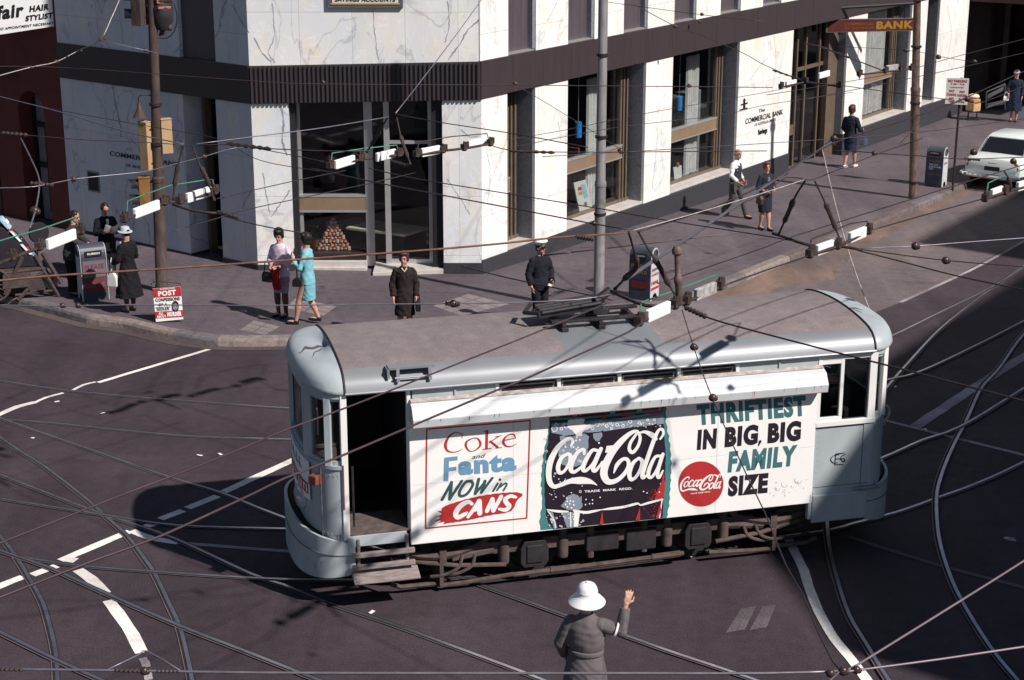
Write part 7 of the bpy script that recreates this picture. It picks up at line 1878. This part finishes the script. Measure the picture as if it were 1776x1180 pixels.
mb = p.B(); mb.lathe([(.0615, .040), (.0625, .044), (.0625, .054), (.0612, .058)], 32, p.hc + np.array([0, -.004, .008]), ax); mb.build("helmet_band", m_artwhite, p.t, smooth=True)
# ================================================================== overhead wires of the crossing, about 5 m up
m_wire = M("wire_dark_bronze", (0.055, 0.040, 0.045), rough=0.5, metal=0.4, var=0.3, scale=3)
m_wirep = M("wire_copper_pink", (0.10, 0.066, 0.075), rough=0.45, metal=0.5, var=0.25, scale=2)
m_wirer = M("rope_rusty_orange", (0.145, 0.068, 0.045), rough=0.8, var=0.4, scale=14)
m_wireg = M("wire_grey_steel", (0.20, 0.19, 0.235), rough=0.4, metal=0.5, var=0.3, scale=6)
m_wireq = M("wire_pale_mauve", (0.22, 0.17, 0.19), rough=0.5, metal=0.3, var=0.2, scale=3)
m_cast = M("casting_brown", (0.042, 0.027, 0.024), rough=0.75, var=0.5, scale=14, bump=0.5)
m_porc = M("insulator_brown", (0.045, 0.024, 0.022), rough=0.35, var=0.25, scale=9)
m_green = M("guard_rod_green", (0.055, 0.19, 0.135), rough=0.5, var=0.25, scale=6)
m_blk = M("white_block_paint", (0.78, 0.79, 0.78), rough=0.6, var=0.08, scale=12)
m_blkg = M("greyed_block_paint", (0.34, 0.33, 0.32), rough=0.8, var=0.5, scale=12)
WZ = 4.8
def over(top, beam):
    """height of a hanger's top that stands straight over its beam"""
    y = at_z(beam[0], beam[1], WZ)[1]; lo, hi = WZ, 8.0
    for _ in range(40):
        m = (lo + hi) / 2
        if at_z(top[0], top[1], m)[1] > y: lo = m
        else: hi = m
    return lo
TOPS = [((1090, 402), (1180, 528)), ((1108, 403), (1180, 528)), ((1397, 313), (1452, 428)), ((1413, 314), (1452, 428)), ((318, 252), (300, 351)), ((334, 253), (300, 351)), ((672, 204), (636, 272)), ((688, 200), (700, 274)), ((1742, 298), (1742, 334))]
TOPS = [(t, over(t, b)) for t, b in TOPS]
def wp(p, z=WZ): return at_z(p[0], p[1], z if len(p) < 3 else p[2])
def wire(label, pts, r=0.008, mat=None, lumps=(), bars=(), z=WZ):
    for e in (pts[0], pts[-1]):
        for t_, h_ in TOPS:
            if math.hypot(e[0] - t_[0], e[1] - t_[1]) < 14: z = h_
    P = [wp(p, z) for p in pts]
    mb = MB(); L = smooth_line(P, 0.35) if len(P) > 2 else smooth_line(P, 1.0)
    mb.tube(L, r * 0.8, 6)
    o = mb.build("overhead_wire", mat or m_wire, smooth='all', at=L[len(L) // 2])
    tag(o, label, "overhead wire", "overhead tram wires")
    for l in lumps:
        c = wp(l[:2], z); k = (l[2] if len(l) > 2 else 0.055) * 0.62 + 0.008
        mb = MB(); mb.ell(c, (k, k * .9, k), 12, 8); mb.ell(c + np.array([k * .7, 0, -.2 * k]), (k * .6, k * .6, k * .7), 8, 6); mb.build("ball_insulator", m_porc, o, smooth=True)
    for a, b, k in bars:
        A, Bq = wp(a, z), wp(b, z); n = 7
        mb = MB(); mb.tube([A + (Bq - A) * t for t in np.linspace(0, 1, 13)], [k * .62 * (.45 + .55 * ((i % 2) == 1)) for i in range(13)], 8); mb.build("strain_insulator", m_cast, o, smooth=True)
    return o
wire("pink copper contact wire crossing in front of the bank's dark band", [(-40, 115), (117, 118), (441, 141), (560, 146), (885, 148), (1130, 150), (1340, 152)], .010, m_wirep, [(560, 143, .05), (893, 145, .06), (1195, 149, .05)])
wire("knotted rope wire climbing out of the top left", [(-40, 142), (53, 117), (96, 108), (138, 87), (173, 70, 5.7), (192, 34, 6.0), (207, 0, 6.2), (225, -45, 6.4)], .012, m_dirty, [(53, 117, .05), (97, 107, .055), (139, 88, .05), (173, 69, .045)])
wire("short wire from the knotted rope to the rusty pole", [(173, 70, 5.7), (254, 88, 5.5), (275, 93, 5.4)], .009, m_wireg, [(252, 87, .06)])
wire("pale span wire sloping down from the left edge to the hanger before the rusty pole", [(-40, 158), (102, 194), (220, 229), (318, 250)], .010, m_wireg)
wire("pale span wire rising from the left hanger to the corner window hanger", [(341, 250), (450, 236), (560, 222), (674, 203)], .010, m_wireg)
wire("steep pale stay crossing the bank's corner to the top", [(686, 197), (740, 128, 5.8), (790, 62, 6.1), (835, 0, 6.4), (862, -38, 6.5)], .010, m_wireg)
wire("dark span wire from the corner window hanger to the first pier", [(686, 198), (760, 212), (890, 232), (1020, 256)], .009)
wire("thin dark wire passing behind the cream signal boxes", [(60, 182), (127, 196), (250, 218), (376, 241), (450, 278), (554, 297)], .007)
wire("thin brown wire level with the cream signal boxes", [(0, 232), (48, 235), (150, 243), (267, 248), (318, 252)], .007, m_wirep, (), [((2, 231), (48, 235), .05)])
wire("drooping wire with a ball above the barrow", [(36, 240), (52, 272), (66, 304), (68, 325), (62, 362), (52, 395)], .014, m_wireg, [(60, 366, .085), (68, 318, .05)], [((52, 318), (92, 322), .05)])
wire("pale wire crossing behind the lower ochre signal", [(-40, 327), (60, 324), (127, 311), (234, 300), (264, 295), (353, 272), (407, 257), (447, 258)], .009, m_wireg, [(127, 311, .05), (353, 272, .05)])
wire("dark pull-off wire with a long fitting in front of the shaded pier", [(341, 252), (400, 251), (447, 257), (567, 262), (640, 262)], .009, None, (), [((395, 249), (470, 259), .05)])
wire("dark wire from the long fitting down to the corner window breaker", [(447, 258), (500, 268), (562, 281)], .008)
wire("dark wire sloping from the corner breaker to the roof hangers", [(540, 292), (643, 315), (768, 339), (880, 360), (1027, 388), (1088, 398)], .009, None, [(1030, 388, .03)])
wire("second dark wire sloping across the pavement behind the trolley pole", [(640, 292), (700, 306), (768, 318), (880, 336), (1033, 361), (1165, 384), (1330, 410), (1405, 424)], .009)
wire("dark wire rising from the left breaker past the lilac woman", [(300, 402), (400, 372), (440, 361), (540, 340), (643, 318), (720, 300)], .008)
wire("short dark wire across the left marble pier", [(376, 345), (440, 330), (511, 314), (600, 296)], .008)
wire("dark wire falling across the shaded pier to the turquoise woman", [(376, 371), (410, 381), (440, 389), (480, 397), (524, 404)], .009, None, (), [((376, 368), (415, 380), .05)])
wire("rusty orange rope sweeping across the pavement in front of the people", [(-60, 493), (0, 487), (85, 479), (290, 466), (450, 455), (633, 442), (765, 432), (877, 422), (966, 412), (1032, 408), (1083, 404)], .013, m_wirer, (), [((1000, 410), (1030, 415), .05)])
wire("bluish level wire with two eyelets along the left kerb", [(-60, 528), (105, 531), (220, 529), (450, 530), (640, 528), (778, 527), (890, 525), (1000, 520), (1060, 511)], .008, m_wireg, [(108, 530, .035), (135, 530, .035), (786, 527, .055)], [((772, 527), (798, 528), .05)])
wire("short dark wire from the policeman to the trolley base", [(800, 462), (880, 482), (960, 499), (1027, 513), (1062, 521)], .009)
wire("thin wire from the left road rising over the tram's front roof", [(-60, 965), (0, 942), (114, 897), (229, 852), (351, 806), (450, 765), (503, 743), (620, 700), (814, 623), (890, 593), (954, 567), (1053, 526)], .010, m_wirep)
wire("contact wire passing over the tram's doorway to the roof breaker", [(-60, 1058), (0, 1036), (169, 970), (281, 929), (440, 856), (491, 831), (592, 791), (712, 740), (862, 677), (905, 660), (1000, 617), (1088, 577), (1112, 561)], .012, m_wirep)
wire("thick dark wire from the roof breaker over the tram's right end", [(1185, 530), (1230, 552), (1326, 579), (1468, 616), (1555, 638), (1776, 696), (1840, 714)], .011, None, (), [((1188, 533), (1225, 550), .05)])
wire("stay with two black balls falling from the roof breaker over the slogan", [(1183, 538), (1203, 602), (1235, 690), (1300, 835), (1326, 888), (1363, 980), (1394, 1034), (1414, 1085), (1445, 1149), (1462, 1163)], .007, None, [(1203, 602, .045), (1236, 690, .045)])
wire("pale wrapped span wire along the bottom edge", [(-60, 1160), (0, 1161), (200, 1163), (450, 1167), (760, 1168), (1060, 1168), (1326, 1168), (1462, 1164)], .010, m_wireg, [(250, 1164, .03), (1462, 1164, .035), (1440, 1168, .03), (1485, 1162, .03)], [((-10, 1161), (40, 1162), .022), ((198, 1163), (245, 1165), .022), ((270, 1164), (312, 1165), .02)])
wire("small triangle of wire over the end of the white line", [(186, 1162), (240, 1136), (256, 1130), (312, 1163)], .006, m_wireg)
wire("pink wire fanning to the right edge, upper of the bottom right pair", [(1466, 1163), (1489, 1152), (1668, 1041), (1776, 973), (1850, 925)], .009, m_wireq)
wire("pink wire fanning to the right edge, lower of the bottom right pair", [(1470, 1165), (1492, 1162), (1628, 1144), (1776, 1122), (1850, 1111)], .009, m_wireq)
wire("short stay dropping out of the bottom edge at the junction", [(1455, 1166), (1438, 1182), (1420, 1200)], .008, m_wireg)
wire("thin stay from the contact wire's clamp to the pavement side", [(893, 147), (931, 169), (1000, 211), (1068, 254), (1110, 290)], .006)
wire("contact wire with a long fitting leaving the corner breaker", [(850, 252), (890, 262), (966, 264), (1068, 264), (1330, 262)], .009, None, [(1076, 262, .06)], [((885, 262), (962, 265), .045)])
wire("thin wire rising across the side street piers, upper one", [(880, 243), (984, 225), (1120, 197), (1330, 160), (1380, 148)], .006)
wire("thin wire rising across the side street piers, middle one", [(880, 257), (1065, 222), (1250, 200), (1330, 182), (1480, 160)], .006)
wire("thin wire rising across the side street piers, lowest one", [(940, 272), (1115, 262), (1326, 249), (1580, 231), (1776, 206)], .007)
wire("high thin wire from the steel pole along the dark band", [(1040, 2, 6.1), (1218, 26, 6.0), (1330, 38, 5.9)], .007, None, [(1217, 25, .06)])
wire("sloping wire crossing the dark band to the doorway", [(1100, 8, 5.9), (1172, 46, 5.7), (1218, 62, 5.6), (1292, 94), (1326, 113), (1395, 140), (1470, 150), (1580, 165), (1655, 174)], .009, None, [(1171, 46, .065), (1213, 38, .05)], [((1340, 122), (1400, 142), .035)])
wire("heavy bar wire in front of the bank doorway", [(1395, 76), (1423, 81), (1480, 103), (1537, 125)], .016, None, (), [((1425, 82), (1475, 101), .04)])
wire("wire rising past the hanging sign to the upper right", [(1330, 165), (1440, 147), (1560, 125), (1660, 98), (1776, 68)], .008, None, [(1572, 88, .05), (1628, 98, .05)])
wire("wire running behind the pointed pole to the right edge", [(1400, 172), (1560, 140), (1690, 112), (1776, 92)], .008)
wire("thin wire from the bank doorway along the side street", [(1440, 80), (1575, 88), (1628, 98), (1690, 108)], .007, None, [(1570, 87, .07), (1627, 99, .07), (1690, 107, .06)])
wire("contact wire carrying the tram's trolley wheel", [(1106, 402), (1220, 366), (1330, 318), (1443, 250), (1580, 205), (1669, 172), (1776, 124)], .010, None, [(1446, 240, .06)])
wire("span wire of the triangular hanger at the kerb", [(1290, 352), (1326, 335), (1364, 308), (1397, 312), (1412, 311), (1445, 298), (1520, 268), (1600, 240)], .008)
wire("level wire with a round fitting before the litter bin", [(1445, 262), (1480, 262), (1517, 266), (1600, 271), (1669, 276), (1776, 273)], .009, None, [(1516, 266, .05), (1688, 264, .07), (1757, 280, .06)], [((1672, 275), (1700, 278), .035)])
wire("wire over the car with a drooping loop", [(1560, 250), (1620, 188), (1655, 180), (1675, 172), (1692, 180), (1720, 172), (1776, 150)], .009, None, [(1677, 172, .07)])
wire("wire with one black ball rising to the right edge", [(1489, 431), (1540, 429), (1590, 427), (1680, 420), (1776, 413), (1830, 409)], .007, m_wireg, [(1587, 427, .065)])
wire("wire with one black ball falling to the right edge", [(1494, 433), (1560, 442), (1641, 452), (1776, 463), (1830, 467)], .008, None, [(1640, 452, .06)])
wire("lowest dark wire falling from the kerb breaker to the right edge", [(1489, 435), (1560, 453), (1656, 478), (1776, 503), (1840, 517)], .010)
wire("contact wire between the roof breaker and the kerb breaker", [(1248, 498), (1320, 472), (1402, 444)], .011)
wire("contact wire from the kerb breaker toward the white car", [(1506, 401), (1600, 374), (1716, 342)], .011)
wire("dark wire along the kerb stones", [(1140, 492), (1185, 478), (1330, 428), (1374, 411), (1580, 346), (1702, 308), (1776, 286)], .009)
wire("thin stay from the roof hanger to the bank's sill", [(1098, 400), (1200, 372), (1330, 333), (1395, 312)], .006, m_dirty)
wire("dark link from the trolley base to the roof breaker", [(1060, 505), (1085, 517), (1120, 530), (1165, 532)], .024, m_cast)
wire("dark link between the kerb hangers", [(1340, 405), (1365, 413), (1405, 426), (1460, 428), (1495, 434)], .022, m_cast)
wire("dark link under the left breaker", [(300, 355), (335, 366), (375, 370)], .020, m_cast)

def breaker(label, beam, blocks, rod, hangers=(), rodmat=None, k=1.0, posts=()):
    """a section insulator: painted blocks between castings, a guard rod above, hung from its stays"""
    P = [wp(p) for p in beam]
    t = thing("section_insulator", label, "insulator", sum(P) / len(P), 0, "section insulators in the tram wires")
    mb = MB(); mb.tube(P, .020 * k, 7)
    for i, p in enumerate(P):
        q = P[i + 1] - p if i + 1 < len(P) else p - P[i - 1]
        a = math.atan2(q[1], q[0])
        mb.rbox(p + np.array([0, 0, .03]), (.10 * k, .07 * k, .085 * k), a + .2); mb.rbox(p + q / np.linalg.norm(q) * .05 + np.array([0, 0, .05]), (.05, .05, .09), a - .3); mb.ell(p + np.array([0, 0, -.01]), (.05 * k, .045 * k, .03 * k), 8, 6)
        mb.tube([p + np.array([0, 0, .05]), p + np.array([0, 0, .11])], .018, 6)
    mb.build("casting", m_cast, t, smooth=True)
    for i, (a, b) in enumerate(blocks):
        A, Bq = wp(a[:2]), wp(b[:2]); d = Bq - A; L = np.linalg.norm(d); d /= L; n = np.cross([0, 0, 1.0], d); n /= np.linalg.norm(n)
        mb = MB(Fr(A + np.array([0, 0, .012]), d, n)); mb.box(0, L, -.026 * k, .026 * k, -.055 * k, .075 * k); mb.build("block", m_blkg if (len(a) > 2) else m_blk, t, bevel=0.012)
    if rod:
        R_ = [wp(p, WZ) + np.array([0, 0, 0.0]) for p in rod]
        z0 = [0.05] + [0.0] * (len(R_) - 2) + [0.05]
        mb = MB(); mb.tube(R_, .009 * k, 6); mb.build("guard_rod", rodmat or m_green, t, smooth=True)
    for h in hangers:
        zt = over(h[0], beam[len(beam) // 2]); yy = [p[1] for p in h]
        H = [wp(p, WZ + (zt - WZ) * (h[-1][1] - p[1]) / (h[-1][1] - h[0][1])) for p in h]; L = smooth_line(H, .06); n = len(L)
        mb = MB(); mb.tube(L, [.010 + (.026 if .38 < i / n < .46 else .017 if .46 <= i / n < .68 else .024 if .68 <= i / n < .75 else .014 if .9 < i / n < .97 else .002) for i in range(n)], 8); mb.build("hanger", m_cast, t, smooth=True)
    for a, b in posts:
        A, Bq = wp(a, over(a, b)), wp(b); mb = MB(); L = [A + (Bq - A) * u for u in (0, .06, .12, .16, .5, .54, .62, .66, .9, 1)]
        mb.tube(L, [.03, .055, .055, .032, .032, .048, .048, .038, .038, .02], 10); mb.build("post_insulator", M("post_insulator_brown", (0.12, 0.085, 0.075), rough=0.6, var=0.4, scale=10), t, smooth=True)
    return t
breaker("white blocked insulator with a green guard at the left edge above the barrow", [(-30, 470), (20, 448), (68, 430), (140, 402)], [((82, 428), (130, 409))], [(-40, 430), (30, 409), (70, 398), (131, 377), (136, 394)])
breaker("white blocked insulator with a green guard in front of the rusty pole", [(215, 382), (285, 352), (312, 350), (372, 334)], [((233, 374), (275, 358)), ((324, 347), (365, 334))], [(220, 370), (221, 349), (295, 322), (353, 313), (369, 312), (371, 328)], [[(318, 252), (312, 275), (305, 305), (300, 348)], [(334, 253), (345, 283), (357, 306), (372, 348)]])
breaker("white blocked insulator with a green guard before the corner window", [(572, 290), (625, 277), (692, 269)], [((581, 289), (614, 279)), ((653, 276), (685, 268))], [(574, 284), (576, 266), (630, 258), (688, 252), (692, 268)], [[(672, 204), (655, 234), (636, 264)], [(688, 204), (696, 240), (712, 286)]])
breaker("white blocked insulator with a brown guard before the right marble pier", [(722, 270), (768, 262), (805, 258), (850, 250)], [((731, 268), (762, 262)), ((812, 254), (842, 248))], [(724, 262), (726, 247), (785, 237), (845, 232), (848, 246)], (), m_cast)
breaker("large insulator with a green guard hanging over the tram roof, one block peeling", [(1108, 560), (1170, 531), (1190, 524), (1248, 498)], [((1122, 553), (1160, 536)), ((1206, 516, 1), (1240, 502))], [(1110, 550), (1112, 525), (1180, 501), (1243, 477), (1246, 498)], [[(1090, 402), (1098, 430), (1104, 462), (1085, 482), (1066, 502)], [(1108, 403), (1122, 428), (1142, 460), (1158, 490), (1176, 520)]], None, 1.0, [((1174, 427), (1178, 528))])
breaker("white blocked insulator with a brown guard over the kerb, under a triangular hanger", [(1404, 443), (1452, 428), (1506, 402)], [((1416, 438), (1444, 428)), ((1473, 416), (1500, 405))], [(1405, 436), (1407, 415), (1440, 402), (1475, 388), (1504, 384), (1505, 402)], [[(1397, 313), (1380, 340), (1366, 372), (1350, 408)], [(1413, 314), (1428, 345), (1442, 378), (1460, 424)]], m_cast)
breaker("white blocked insulator with a green guard beside the white car", [(1708, 346), (1742, 334), (1800, 318)], [((1719, 340), (1738, 333)), ((1764, 327), (1790, 320))], [(1711, 338), (1714, 318), (1740, 305), (1790, 290)], [[(1742, 298), (1750, 312), (1752, 332)]])
breaker("small grey-white insulator before the wide lettered pier", [(1354, 152), (1395, 143), (1455, 150)], [((1363, 149), (1380, 145)), ((1420, 134), (1438, 129))], None, (), None, .9)
breaker("small grey insulator below the hanging bank sign", [(1490, 130), (1535, 125), (1562, 122), (1580, 120)], [((1537, 121, 1), (1557, 118))], None, (), None, .9)
